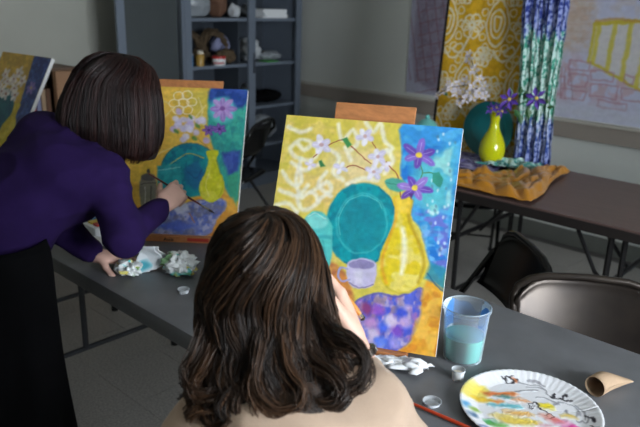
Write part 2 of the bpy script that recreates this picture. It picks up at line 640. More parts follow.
# ------------------------------------------------------------------ brush work of the three paintings
# p: filled shape, l: line, n: broken colour; (kind, colour, strength, softness, points in thousandths of the canvas, extra)
PAINT_A = [
 ('n',(228,196,96),0.7,10,[(0,0),(680,-1),(716,349),(426,958),(-4,998)],(5,9)),
 ('n',(198,178,52),0.6,10,[(0,0),(680,-1),(682,124),(6,166)],(6,4)),
 ('p',(238,214,190),0.45,60,[(621,197),(610,237),(565,273),(497,295),(416,301),(340,289),(283,260),(258,221),(269,179),(315,143),(386,121),(467,116),(543,129),(597,158)]),
 ('p',(240,190,120),0.35,60,[(421,327),(411,367),(369,403),(303,426),(226,433),(152,421),(97,392),(72,353),(82,311),(126,275),(194,252),(272,246),(344,259),(398,288)]),
 ('l',(244,238,214),0.8,16,[(49,163),(101,116),(174,122),(217,162),(177,203),(98,198),(49,163)],25),
 ('l',(244,238,214),0.8,16,[(17,58),(94,78),(151,60)],25),
 ('l',(244,238,214),0.8,16,[(72,224),(156,252),(238,213)],25),
 ('l',(244,238,214),0.8,16,[(26,270),(91,328),(142,310),(126,254)],25),
 ('l',(244,238,214),0.8,16,[(24,357),(131,377),(186,321)],25),
 ('l',(244,238,214),0.8,16,[(131,377),(172,440),(259,395),(215,352),(156,385)],25),
 ('l',(244,238,214),0.8,16,[(13,429),(83,414),(144,451)],25),
 ('l',(244,238,214),0.8,16,[(139,456),(107,539),(53,572)],25),
 ('l',(244,238,214),0.8,16,[(86,587),(140,526),(185,578)],25),
 ('l',(244,238,214),0.8,16,[(204,353),(289,299),(318,334),(257,386)],25),
 ('l',(244,238,214),0.8,16,[(124,206),(111,303),(148,376)],25),
 ('l',(244,238,214),0.8,16,[(313,28),(348,97),(398,47),(436,101),(402,141)],25),
 ('l',(244,238,214),0.8,16,[(466,5),(513,50),(552,10),(586,83),(631,118),(573,140)],25),
 ('l',(244,238,214),0.8,16,[(286,148),(339,183),(321,250),(379,283)],25),
 ('l',(244,238,214),0.8,16,[(281,253),(244,312),(323,362)],25),
 ('l',(244,238,214),0.8,16,[(371,133),(409,188)],25),
 ('l',(244,238,214),0.8,16,[(605,128),(645,172),(609,230)],25),
 ('l',(244,238,214),0.8,16,[(571,269),(480,267),(405,300)],25),
 ('l',(244,238,214),0.8,16,[(93,136),(133,158),(165,137)],25),
 ('p',(38,128,205),1,8,[(674,-1),(1000,0),(1001,623),(915,606),(850,481),(785,406),(773,327),(699,237),(688,123)]),
 ('n',(20,92,190),0.8,10,[(674,-1),(1000,0),(1001,623),(915,606),(850,481),(785,406),(773,327),(699,237),(688,123)],(5,8)),
 ('n',(70,170,225),0.7,10,[(674,-1),(1000,0),(1001,623),(915,606),(850,481),(785,406),(773,327),(699,237),(688,123)],(6,10)),
 ('p',(80,190,190),0.75,40,[(754,165),(959,88),(980,355),(886,402),(792,343)]),
 ('n',(150,215,205),0.7,10,[(807,152),(959,88),(985,354),(886,402)],(6,6)),
 ('n',(96,92,196),0.8,10,[(800,396),(974,351),(1004,640),(915,606),(850,481)],(6,12)),
 ('n',(120,190,235),0.6,10,[(829,452),(980,394),(1004,640),(915,606)],(10,14)),
 ('p',(215,235,240),0.75,5,[(881,58),(881,62),(879,64),(877,66),(875,66),(872,65),(870,62),(869,59),(869,56),(870,53),(873,52),(875,52),(878,53),(880,55)]),
 ('p',(215,235,240),0.75,5,[(950,166),(950,170),(949,172),(947,174),(944,174),(942,173),(940,170),(939,167),(939,164),(940,161),(942,160),(945,160),(947,161),(949,163)]),
 ('p',(70,110,140),0.75,5,[(1006,283),(1006,286),(1005,288),(1003,290),(1000,290),(998,289),(996,287),(995,284),(995,281),(996,278),(998,276),(1001,276),(1003,277),(1005,280)]),
 ('p',(215,235,240),0.75,5,[(889,388),(889,391),(888,394),(886,395),(883,395),(881,394),(879,392),(878,389),(878,386),(879,383),(881,382),(884,381),(886,383),(888,385)]),
 ('p',(215,235,240),0.75,5,[(947,512),(947,515),(946,517),(943,519),(941,519),(938,518),(937,516),(936,513),(936,510),(937,507),(939,506),(942,505),(944,506),(946,509)]),
 ('p',(215,235,240),0.75,5,[(958,400),(958,403),(957,406),(955,408),(952,408),(950,407),(948,404),(947,401),(947,398),(948,396),(950,394),(953,394),(955,395),(957,397)]),
 ('p',(215,235,240),0.75,5,[(956,355),(956,358),(955,361),(953,362),(950,363),(948,361),(946,359),(945,356),(945,353),(946,350),(948,349),(951,349),(953,350),(955,352)]),
 ('p',(70,110,140),0.75,5,[(895,433),(895,436),(893,438),(891,440),(889,440),(886,439),(884,437),(883,434),(883,431),(885,428),(887,426),(889,426),(892,427),(894,430)]),
 ('p',(215,235,240),0.75,5,[(971,539),(971,542),(969,545),(967,546),(965,546),(962,545),(960,543),(959,540),(960,537),(961,535),(963,533),(965,533),(968,534),(970,536)]),
 ('p',(70,110,140),0.75,5,[(955,272),(955,275),(954,278),(952,279),(949,279),(947,278),(945,276),(944,273),(944,270),(945,267),(947,266),(950,266),(953,267),(954,269)]),
 ('p',(215,235,240),0.75,5,[(948,73),(948,76),(946,79),(944,80),(942,81),(939,79),(937,77),(936,74),(936,71),(938,68),(940,66),(942,66),(945,68),(947,70)]),
 ('p',(215,235,240),0.75,5,[(878,382),(878,385),(877,387),(875,389),(872,389),(869,388),(867,386),(866,383),(867,380),(868,377),(870,376),(873,375),(875,376),(877,379)]),
 ('p',(215,235,240),0.75,5,[(877,244),(876,247),(875,250),(873,252),(870,252),(868,251),(866,248),(865,245),(865,242),(866,239),(869,238),(871,238),(874,239),(876,241)]),
 ('p',(70,110,140),0.75,5,[(912,355),(912,358),(911,361),(909,362),(906,362),(904,361),(902,359),(901,356),(901,353),(902,350),(904,349),(907,348),(909,350),(911,352)]),
 ('p',(70,110,140),0.75,5,[(963,544),(963,547),(962,550),(960,551),(957,551),(955,550),(953,548),(952,545),(952,542),(953,540),(955,538),(958,538),(960,539),(962,541)]),
 ('p',(215,235,240),0.75,5,[(1020,395),(1020,398),(1019,401),(1017,402),(1014,402),(1012,401),(1010,399),(1009,396),(1009,393),(1010,390),(1012,389),(1015,389),(1017,390),(1019,392)]),
 ('p',(70,110,140),0.75,5,[(1010,559),(1010,562),(1009,565),(1007,566),(1004,567),(1002,566),(1000,563),(999,560),(999,557),(1000,555),(1002,553),(1005,553),(1007,554),(1009,556)]),
 ('p',(215,235,240),0.75,5,[(918,428),(918,431),(917,433),(915,435),(912,435),(910,434),(908,432),(907,429),(907,426),(908,423),(910,421),(913,421),(916,422),(917,425)]),
 ('p',(215,235,240),0.75,5,[(973,344),(973,347),(972,349),(970,351),(967,351),(965,350),(963,348),(962,345),(962,342),(963,339),(965,338),(968,337),(970,339),(972,341)]),
 ('p',(70,110,140),0.75,5,[(975,66),(975,69),(974,72),(972,74),(969,74),(967,72),(965,70),(964,67),(964,64),(965,61),(967,60),(970,60),(972,61),(974,63)]),
 ('p',(215,235,240),0.75,5,[(833,111),(832,114),(831,117),(829,118),(826,119),(824,117),(822,115),(821,112),(821,109),(822,106),(824,104),(827,104),(830,106),(832,108)]),
 ('p',(215,235,240),0.75,5,[(981,511),(980,514),(979,517),(977,518),(975,519),(972,517),(970,515),(969,512),(969,509),(971,507),(973,505),(975,505),(978,506),(980,508)]),
 ('p',(70,110,140),0.75,5,[(876,47),(876,50),(875,52),(873,54),(870,54),(868,53),(866,50),(864,47),(865,44),(866,42),(868,40),(871,40),(873,41),(875,44)]),
 ('p',(70,110,140),0.75,5,[(1005,303),(1005,306),(1004,308),(1002,310),(999,310),(997,309),(995,307),(994,304),(994,301),(995,298),(997,297),(1000,296),(1002,297),(1004,300)]),
 ('p',(215,235,240),0.75,5,[(800,70),(800,73),(799,76),(797,77),(794,77),(791,76),(789,74),(788,71),(789,67),(790,65),(792,63),(795,63),(797,64),(799,67)]),
 ('p',(215,235,240),0.75,5,[(738,144),(738,147),(737,150),(735,152),(732,152),(729,151),(727,148),(726,145),(726,142),(728,139),(730,138),(733,137),(735,139),(737,141)]),
 ('p',(215,235,240),0.75,5,[(884,111),(884,114),(883,117),(881,118),(878,118),(876,117),(874,115),(873,112),(873,109),(874,106),(876,104),(879,104),(881,106),(883,108)]),
 ('p',(70,110,140),0.75,5,[(962,197),(962,200),(961,203),(959,204),(956,204),(953,203),(952,201),(951,198),(951,195),(952,192),(954,190),(957,190),(959,191),(961,194)]),
 ('p',(215,235,240),0.75,5,[(974,233),(974,236),(973,238),(971,240),(968,240),(966,239),(964,236),(963,233),(963,230),(964,228),(966,226),(969,226),(971,227),(973,230)]),
 ('p',(215,235,240),0.75,5,[(901,390),(900,393),(899,395),(897,397),(895,397),(892,396),(890,394),(889,391),(889,388),(890,385),(893,383),(895,383),(898,384),(900,387)]),
 ('p',(70,110,140),0.75,5,[(909,376),(908,379),(907,381),(905,383),(903,383),(900,382),(898,379),(897,376),(897,373),(898,371),(901,369),(903,369),(906,370),(908,373)]),
 ('p',(70,110,140),0.75,5,[(880,270),(880,273),(879,276),(877,277),(874,277),(872,276),(870,274),(869,271),(869,268),(870,265),(872,264),(875,263),(877,265),(879,267)]),
 ('p',(70,110,140),0.75,5,[(801,201),(800,204),(799,206),(797,208),(794,208),(792,207),(790,205),(789,201),(789,198),(790,196),(792,194),(795,194),(798,195),(800,198)]),
 ('p',(215,235,240),0.75,5,[(893,336),(893,339),(892,342),(890,343),(887,343),(885,342),(883,340),(882,337),(882,334),(883,331),(885,330),(888,330),(890,331),(892,333)]),
 ('p',(215,235,240),0.75,5,[(869,356),(869,359),(868,362),(865,363),(863,363),(860,362),(858,360),(857,357),(857,354),(859,351),(861,350),(863,349),(866,351),(868,353)]),
 ('p',(215,235,240),0.75,5,[(924,381),(924,384),(922,387),(920,388),(918,388),(915,387),(913,385),(912,382),(912,379),(914,376),(916,375),(918,375),(921,376),(923,378)]),
 ('p',(215,235,240),0.75,5,[(914,288),(913,291),(912,293),(910,295),(907,295),(905,294),(903,291),(902,288),(902,285),(903,283),(905,281),(908,281),(911,282),(912,285)]),
 ('p',(215,235,240),0.75,5,[(906,32),(906,35),(905,38),(902,39),(900,39),(897,38),(895,35),(894,32),(894,29),(896,27),(898,25),(900,25),(903,26),(905,29)]),
 ('p',(215,235,240),0.75,5,[(965,563),(964,566),(963,569),(961,570),(959,570),(956,569),(954,567),(953,564),(953,561),(955,559),(957,557),(959,557),(962,558),(964,560)]),
 ('p',(10,138,150),1,6,[(718,479),(707,536),(679,588),(635,628),(579,654),(518,662),(455,652),(399,625),(354,582),(325,529),(315,469),(325,410),(355,357),(401,316),(458,291),(522,284),(584,296),(639,325),(682,368),(709,421)]),
 ('n',(10,105,125),0.7,10,[(718,479),(707,536),(679,588),(635,628),(579,654),(518,662),(455,652),(399,625),(354,582),(325,529),(315,469),(325,410),(355,357),(401,316),(458,291),(522,284),(584,296),(639,325),(682,368),(709,421)],(9,9)),
 ('l',(60,175,180),0.6,10,[(657,473),(650,514),(630,551),(599,580),(560,598),(517,604),(474,597),(435,577),(404,547),(384,509),(377,466),(384,424),(405,387),(437,357),(477,339),(520,334),(564,342),(602,363),(632,394),(651,432),(657,473)],10),
 ('p',(16,120,135),0.8,10,[(647,477),(639,518),(618,553),(585,580),(545,593),(502,593),(462,578),(430,550),(408,513),(401,471),(409,429),(431,393),(464,366),(505,353),(548,354),(588,370),(620,399),(640,436)]),
 ('l',(110,200,195),0.5,4,[(406,531),(393,499),(389,465),(394,431),(409,400),(431,374),(460,355),(494,345),(528,344),(562,352),(593,368),(618,392)],6),
 ('l',(10,95,115),0.7,4,[(589,302),(630,324),(665,355),(691,392),(707,433),(713,477),(707,520),(690,561),(664,597),(630,625),(589,646),(544,656),(497,656),(451,646)],10),
 ('p',(205,120,50),1,10,[(329,665),(435,681),(518,771),(565,919),(558,1011),(40,1006),(29,825)]),
 ('n',(150,75,55),0.7,10,[(375,660),(466,696),(536,813),(536,944),(426,958)],(8,8)),
 ('n',(235,165,60),0.6,10,[(329,665),(435,681),(518,771),(558,1011),(40,1006)],(9,9)),
 ('p',(70,190,185),1,6,[(188,494),(215,450),(254,437),(302,443),(350,485),(363,525),(375,660),(336,701),(243,701),(200,660),(184,541)]),
 ('p',(120,215,205),0.8,8,[(331,477),(327,492),(310,504),(283,513),(253,516),(224,512),(202,503),(193,489),(197,475),(215,462),(241,453),(272,451),(301,454),(322,464)]),
 ('p',(40,150,160),0.7,6,[(191,545),(359,539),(363,557),(194,563)]),
 ('l',(225,240,225),0.6,4,[(212,464),(256,447),(312,465)],5),
 ('l',(35,140,150),0.5,8,[(312,566),(352,663)],9),
 ('l',(190,235,225),0.6,8,[(228,583),(238,674)],7),
 ('p',(95,90,175),1,10,[(531,849),(567,800),(661,768),(769,769),(879,718),(906,762),(890,867),(852,965),(801,1010),(684,1016),(583,995),(538,927)]),
 ('n',(60,60,165),0.8,10,[(531,849),(567,800),(661,768),(769,769),(879,718),(906,762),(890,867),(852,965),(801,1010),(684,1016),(583,995),(538,927)],(10,10)),
 ('n',(150,95,180),0.8,10,[(531,849),(567,800),(661,768),(769,769),(879,718),(906,762),(890,867),(852,965),(801,1010),(684,1016),(583,995),(538,927)],(12,9)),
 ('n',(190,170,205),0.75,10,[(531,849),(567,800),(661,768),(769,769),(879,718),(906,762),(890,867),(852,965),(801,1010),(684,1016),(583,995),(538,927)],(11,12)),
 ('n',(50,70,200),0.8,10,[(531,849),(567,800),(661,768),(769,769),(879,718),(906,762),(890,867),(852,965),(801,1010),(684,1016),(583,995),(538,927)],(14,12)),
 ('n',(140,110,130),0.8,10,[(567,796),(779,759),(816,833),(608,883)],(12,12)),
 ('p',(140,70,190),0.8,14,[(701,852),(681,861),(655,857),(640,840),(643,821),(663,812),(688,817),(704,833)]),
 ('p',(40,60,200),0.8,14,[(814,855),(792,861),(769,852),(759,834),(767,816),(788,810),(811,819),(822,838)]),
 ('p',(60,90,225),0.8,14,[(742,915),(725,928),(699,928),(679,915),(678,896),(695,883),(721,884),(740,897)]),
 ('p',(120,60,185),0.8,14,[(817,929),(800,941),(774,939),(756,925),(756,906),(774,895),(799,896),(817,910)]),
 ('p',(200,180,215),0.8,14,[(689,952),(672,965),(646,965),(626,952),(623,933),(641,920),(667,920),(687,933)]),
 ('p',(215,200,225),0.8,14,[(774,887),(756,899),(730,897),(712,883),(712,864),(730,852),(756,854),(774,869)]),
 ('p',(130,40,80),0.8,14,[(631,860),(609,866),(585,857),(574,838),(582,820),(605,814),(628,823),(639,842)]),
 ('p',(190,150,200),0.8,14,[(855,883),(838,897),(813,897),(793,884),(791,866),(807,853),(833,853),(852,865)]),
 ('p',(70,110,230),0.8,14,[(735,987),(717,998),(691,996),(673,982),(674,963),(692,952),(718,954),(736,968)]),
 ('p',(150,140,220),0.8,14,[(800,993),(777,994),(758,981),(755,960),(768,945),(791,944),(810,958),(813,978)]),
 ('p',(180,120,190),0.8,14,[(673,894),(664,912),(640,921),(615,916),(603,900),(611,883),(635,874),(661,878)]),
 ('l',(45,50,150),0.55,8,[(531,849),(567,800),(661,768),(769,769),(879,718),(906,762),(890,867),(852,965),(801,1010),(684,1016),(583,995),(538,927),(531,849)],10),
 ('p',(225,150,35),1,8,[(898,707),(934,660),(1004,717),(1003,1000),(801,1010),(862,959),(895,866)]),
 ('n',(205,115,30),0.8,10,[(898,707),(1004,717),(1003,1000),(801,1010),(862,959)],(9,14)),
 ('n',(240,185,70),0.6,10,[(898,707),(1004,717),(1003,1000),(801,1010),(862,959)],(8,10)),
 ('p',(30,120,150),0.9,10,[(915,606),(1001,623),(1004,717),(942,685),(893,673)]),
 ('l',(25,75,110),0.7,4,[(906,650),(948,689),(999,722)],8),
 ('p',(190,180,215),1,5,[(466,660),(495,635),(572,623),(630,643),(636,714),(603,748),(527,756),(482,726)]),
 ('p',(120,110,160),0.9,4,[(620,648),(614,657),(595,665),(566,670),(534,672),(505,670),(484,664),(476,656),(483,647),(502,639),(531,633),(563,631),(592,634),(612,639)]),
 ('p',(225,220,235),0.7,10,[(509,683),(559,682),(568,739),(529,738)]),
 ('l',(150,145,195),1,4,[(474,677),(435,677),(429,713),(456,737),(493,724)],11),
 ('l',(95,85,140),0.7,4,[(496,738),(560,753),(623,733)],7),
 ('p',(222,190,28),1,5,[(670,335),(774,331),(773,399),(793,459),(852,533),(891,617),(876,697),(825,745),(751,754),(681,722),(642,647),(650,561),(691,468),(697,405)]),
 ('n',(235,215,110),0.7,10,[(670,335),(774,331),(773,399),(793,459),(852,533),(891,617),(876,697),(825,745),(751,754),(681,722),(642,647),(650,561),(691,468),(697,405)],(6,10)),
 ('l',(170,132,22),0.7,14,[(776,345),(769,408),(799,468),(853,542),(881,622),(865,693)],18),
 ('l',(226,150,30),0.75,12,[(682,343),(704,413),(677,523),(656,632),(696,716)],16),
 ('l',(250,246,215),0.85,22,[(746,472),(772,576),(770,664)],26),
 ('l',(150,140,50),0.45,10,[(699,733),(778,755),(849,730)],9),
 ('p',(250,200,60),0.7,8,[(676,339),(774,336),(773,399),(703,404)]),
 ('l',(140,60,35),0.95,4,[(192,188),(239,151),(281,120),(336,98),(372,105)],6),
 ('l',(140,60,35),0.95,4,[(372,105),(412,131),(475,169),(525,194)],6),
 ('l',(140,60,35),0.95,4,[(387,227),(425,210),(502,228)],6),
 ('l',(140,60,35),0.95,4,[(607,179),(645,209),(684,243),(714,331)],6),
 ('l',(140,60,35),0.95,4,[(515,97),(549,132)],6),
 ('l',(60,120,70),0.95,4,[(776,163),(810,207),(805,252)],6),
 ('l',(60,120,70),0.95,4,[(811,216),(859,212),(888,228)],6),
 ('p',(45,120,60),1,4,[(341,93),(369,82),(404,117),(383,133)]),
 ('p',(40,110,55),1,4,[(225,204),(242,199),(270,225),(242,232)]),
 ('p',(60,150,130),1,5,[(615,266),(663,249),(725,263),(750,283),(710,309),(654,304)]),
 ('l',(30,100,90),0.7,4,[(628,274),(729,285)],4),
 ('p',(40,130,110),1,4,[(864,212),(901,205),(926,234),(916,275),(875,252)]),
 ('p',(206,196,228),0.95,5,[(285,157),(270,162),(248,156),(232,142),(231,129),(246,124),(268,130),(284,144)]),
 ('l',(255,255,255),0.3,4,[(245,136),(274,151)],4),
 ('p',(232,226,240),0.95,5,[(215,171),(203,161),(203,145),(213,132),(229,129),(240,139),(241,155),(230,168)]),
 ('l',(255,255,255),0.3,4,[(225,140),(218,162)],4),
 ('p',(206,196,228),0.95,5,[(172,128),(179,117),(198,112),(218,117),(227,128),(220,139),(201,144),(181,139)]),
 ('l',(255,255,255),0.3,4,[(213,128),(183,128)],4),
 ('p',(232,226,240),0.95,5,[(204,79),(220,82),(234,98),(238,116),(229,127),(212,123),(198,108),(195,89)]),
 ('l',(255,255,255),0.3,4,[(222,114),(209,89)],4),
 ('p',(206,196,228),0.95,5,[(273,102),(276,115),(264,127),(246,132),(231,127),(229,114),(240,102),(258,97)]),
 ('l',(255,255,255),0.3,4,[(242,121),(265,107)],4),
 ('p',(190,150,150),1,4,[(241,127),(239,133),(231,136),(222,134),(217,129),(220,122),(228,119),(237,121)]),
 ('p',(206,196,228),0.95,5,[(216,225),(211,231),(198,233),(186,229),(182,222),(188,216),(200,214),(212,218)]),
 ('l',(255,255,255),0.3,4,[(191,223),(210,225)],4),
 ('p',(232,226,240),0.95,5,[(177,251),(169,246),(167,235),(171,226),(180,222),(188,228),(190,238),(185,248)]),
 ('l',(255,255,255),0.3,4,[(179,230),(177,245)],4),
 ('p',(206,196,228),0.95,5,[(147,218),(153,212),(164,211),(175,214),(179,222),(174,228),(162,229),(151,225)]),
 ('l',(255,255,255),0.3,4,[(171,221),(154,219)],4),
 ('p',(232,226,240),0.95,5,[(184,195),(192,200),(194,209),(189,218),(180,221),(173,216),(170,206),(175,198)]),
 ('l',(255,255,255),0.3,4,[(181,214),(183,200)],4),
 ('p',(206,196,228),0.95,5,[(402,239),(394,245),(378,244),(364,238),(360,229),(369,223),(385,224),(399,231)]),
 ('l',(255,255,255),0.3,4,[(371,232),(394,237)],4),
 ('p',(232,226,240),0.95,5,[(347,259),(339,252),(340,241),(347,231),(358,229),(366,236),(365,248),(358,257)]),
 ('l',(255,255,255),0.3,4,[(355,237),(349,253)],4),
 ('p',(206,196,228),0.95,5,[(314,217),(322,212),(339,212),(353,219),(356,228),(348,234),(332,233),(318,226)]),
 ('l',(255,255,255),0.3,4,[(346,225),(322,220)],4),
 ('p',(232,226,240),0.95,5,[(369,200),(377,207),(377,218),(369,226),(359,228),(351,221),(351,210),(358,202)]),
 ('l',(255,255,255),0.3,4,[(361,221),(367,206)],4),
 ('p',(206,196,228),0.95,5,[(524,85),(514,93),(494,92),(478,83),(473,72),(484,64),(503,65),(520,74)]),
 ('l',(255,255,255),0.3,4,[(486,75),(514,83)],4),
 ('p',(232,226,240),0.95,5,[(473,118),(460,111),(455,95),(459,78),(471,72),(483,79),(489,95),(484,111)]),
 ('l',(255,255,255),0.3,4,[(471,84),(472,108)],4),
 ('p',(206,196,228),0.95,5,[(421,83),(424,72),(439,64),(458,64),(469,72),(466,83),(451,90),(432,91)]),
 ('l',(255,255,255),0.3,4,[(457,74),(431,80)],4),
 ('p',(232,226,240),0.95,5,[(440,39),(454,38),(468,46),(475,60),(470,70),(456,71),(442,63),(435,49)]),
 ('l',(255,255,255),0.3,4,[(462,62),(446,45)],4),
 ('p',(206,196,228),0.95,5,[(498,41),(504,52),(499,64),(485,72),(472,70),(466,60),(471,47),(485,39)]),
 ('l',(255,255,255),0.3,4,[(479,63),(493,47)],4),
 ('p',(190,150,150),1,4,[(481,70),(479,76),(472,79),(464,77),(461,72),(463,66),(470,63),(477,65)]),
 ('p',(206,196,228),0.95,5,[(601,179),(589,185),(573,181),(561,171),(561,160),(572,155),(589,158),(600,168)]),
 ('l',(255,255,255),0.3,4,[(571,165),(593,175)],4),
 ('p',(232,226,240),0.95,5,[(547,203),(537,194),(536,178),(545,164),(559,160),(569,169),(569,185),(560,199)]),
 ('l',(255,255,255),0.3,4,[(556,171),(549,194)],4),
 ('p',(206,196,228),0.95,5,[(502,162),(508,152),(527,147),(547,150),(556,159),(550,169),(531,174),(511,171)]),
 ('l',(255,255,255),0.3,4,[(543,160),(513,161)],4),
 ('p',(232,226,240),0.95,5,[(539,124),(553,125),(564,136),(566,150),(559,158),(545,157),(534,146),(531,132)]),
 ('l',(255,255,255),0.3,4,[(553,149),(543,131)],4),
 ('p',(206,196,228),0.95,5,[(596,135),(598,146),(589,157),(573,162),(560,158),(558,147),(567,136),(583,130)]),
 ('l',(255,255,255),0.3,4,[(569,152),(589,139)],4),
 ('p',(190,150,150),1,4,[(569,159),(567,164),(560,167),(553,165),(549,160),(551,154),(558,152),(565,153)]),
 ('p',(206,196,228),0.95,5,[(583,263),(570,264),(554,255),(545,241),(549,230),(563,229),(578,238),(587,252)]),
 ('l',(255,255,255),0.3,4,[(558,239),(576,256)],4),
 ('p',(232,226,240),0.95,5,[(518,267),(512,256),(518,241),(532,230),(547,231),(552,241),(546,256),(532,267)]),
 ('l',(255,255,255),0.3,4,[(539,240),(524,259)],4),
 ('p',(206,196,228),0.95,5,[(498,219),(508,211),(526,211),(541,218),(545,229),(536,237),(519,237),(503,230)]),
 ('l',(255,255,255),0.3,4,[(534,226),(508,221)],4),
 ('p',(232,226,240),0.95,5,[(544,192),(556,197),(562,210),(559,223),(548,229),(535,224),(529,211),(532,198)]),
 ('l',(255,255,255),0.3,4,[(547,219),(545,200)],4),
 ('p',(206,196,228),0.95,5,[(593,216),(591,227),(578,235),(561,236),(550,229),(552,218),(565,210),(582,209)]),
 ('l',(255,255,255),0.3,4,[(561,226),(584,219)],4),
 ('p',(190,150,150),1,4,[(558,229),(556,234),(549,237),(541,235),(538,230),(540,225),(546,222),(554,224)]),
 ('p',(206,196,228),0.95,5,[(630,221),(620,223),(608,217),(602,207),(605,199),(615,197),(627,203),(633,213)]),
 ('l',(255,255,255),0.3,4,[(612,204),(625,216)],4),
 ('p',(232,226,240),0.95,5,[(575,217),(573,208),(581,199),(593,195),(603,199),(605,207),(598,216),(585,220)]),
 ('l',(255,255,255),0.3,4,[(596,203),(581,213)],4),
 ('p',(206,196,228),0.95,5,[(578,174),(588,172),(600,178),(607,189),(604,197),(593,198),(581,192),(575,182)]),
 ('l',(255,255,255),0.3,4,[(597,191),(583,179)],4),
 ('p',(232,226,240),0.95,5,[(634,178),(636,187),(628,196),(616,200),(606,197),(604,188),(612,179),(624,175)]),
 ('l',(255,255,255),0.3,4,[(613,192),(628,182)],4),
 ('p',(92,52,160),0.95,5,[(867,109),(861,124),(835,138),(804,143),(786,135),(792,119),(818,105),(849,101)]),
 ('l',(255,255,255),0.3,4,[(807,128),(850,114)],4),
 ('p',(120,84,190),0.95,5,[(873,177),(854,182),(819,172),(790,153),(784,136),(804,131),(838,141),(867,160)]),
 ('l',(255,255,255),0.3,4,[(808,147),(853,168)],4),
 ('p',(92,52,160),0.95,5,[(776,200),(762,188),(758,163),(767,140),(783,132),(797,144),(801,168),(792,192)]),
 ('l',(255,255,255),0.3,4,[(781,152),(778,182)],4),
 ('p',(120,84,190),0.95,5,[(707,160),(712,144),(735,131),(764,128),(780,137),(775,152),(752,165),(724,168)]),
 ('l',(255,255,255),0.3,4,[(762,142),(722,155)],4),
 ('p',(92,52,160),0.95,5,[(690,93),(711,88),(746,99),(776,118),(782,135),(762,140),(727,130),(697,110)]),
 ('l',(255,255,255),0.3,4,[(758,124),(711,102)],4),
 ('p',(120,84,190),0.95,5,[(792,57),(806,71),(808,101),(799,130),(782,140),(769,126),(766,96),(775,67)]),
 ('l',(255,255,255),0.3,4,[(785,116),(789,79)],4),
 ('p',(230,190,60),1,4,[(801,134),(797,145),(785,149),(771,146),(764,137),(768,127),(781,122),(794,125)]),
 ('p',(92,52,165),0.95,5,[(883,288),(869,299),(836,303),(802,298),(788,286),(802,274),(836,270),(869,276)]),
 ('l',(255,255,255),0.3,4,[(812,286),(864,288)],4),
 ('p',(140,100,195),0.95,5,[(826,338),(807,336),(786,318),(774,295),(779,280),(797,282),(819,300),(831,323)]),
 ('l',(255,255,255),0.3,4,[(794,298),(813,322)],4),
 ('p',(92,52,165),0.95,5,[(720,339),(719,323),(738,300),(766,283),(786,283),(786,300),(768,323),(740,339)]),
 ('l',(255,255,255),0.3,4,[(767,300),(736,325)],4),
 ('p',(140,100,195),0.95,5,[(683,283),(697,271),(731,267),(765,273),(779,285),(765,297),(731,301),(697,295)]),
 ('l',(255,255,255),0.3,4,[(755,285),(702,283)],4),
 ('p',(92,52,165),0.95,5,[(742,235),(761,237),(781,254),(792,276),(787,290),(769,289),(748,272),(737,250)]),
 ('l',(255,255,255),0.3,4,[(773,273),(755,251)],4),
 ('p',(140,100,195),0.95,5,[(843,234),(844,250),(826,273),(800,288),(781,288),(779,271),(797,249),(823,234)]),
 ('l',(255,255,255),0.3,4,[(799,272),(827,248)],4),
 ('p',(230,200,60),1,4,[(800,284),(797,294),(785,298),(772,295),(766,287),(770,277),(781,273),(794,275)]),
 ('p',(70,40,110),1,4,[(755,315),(781,308),(775,340)]),
]
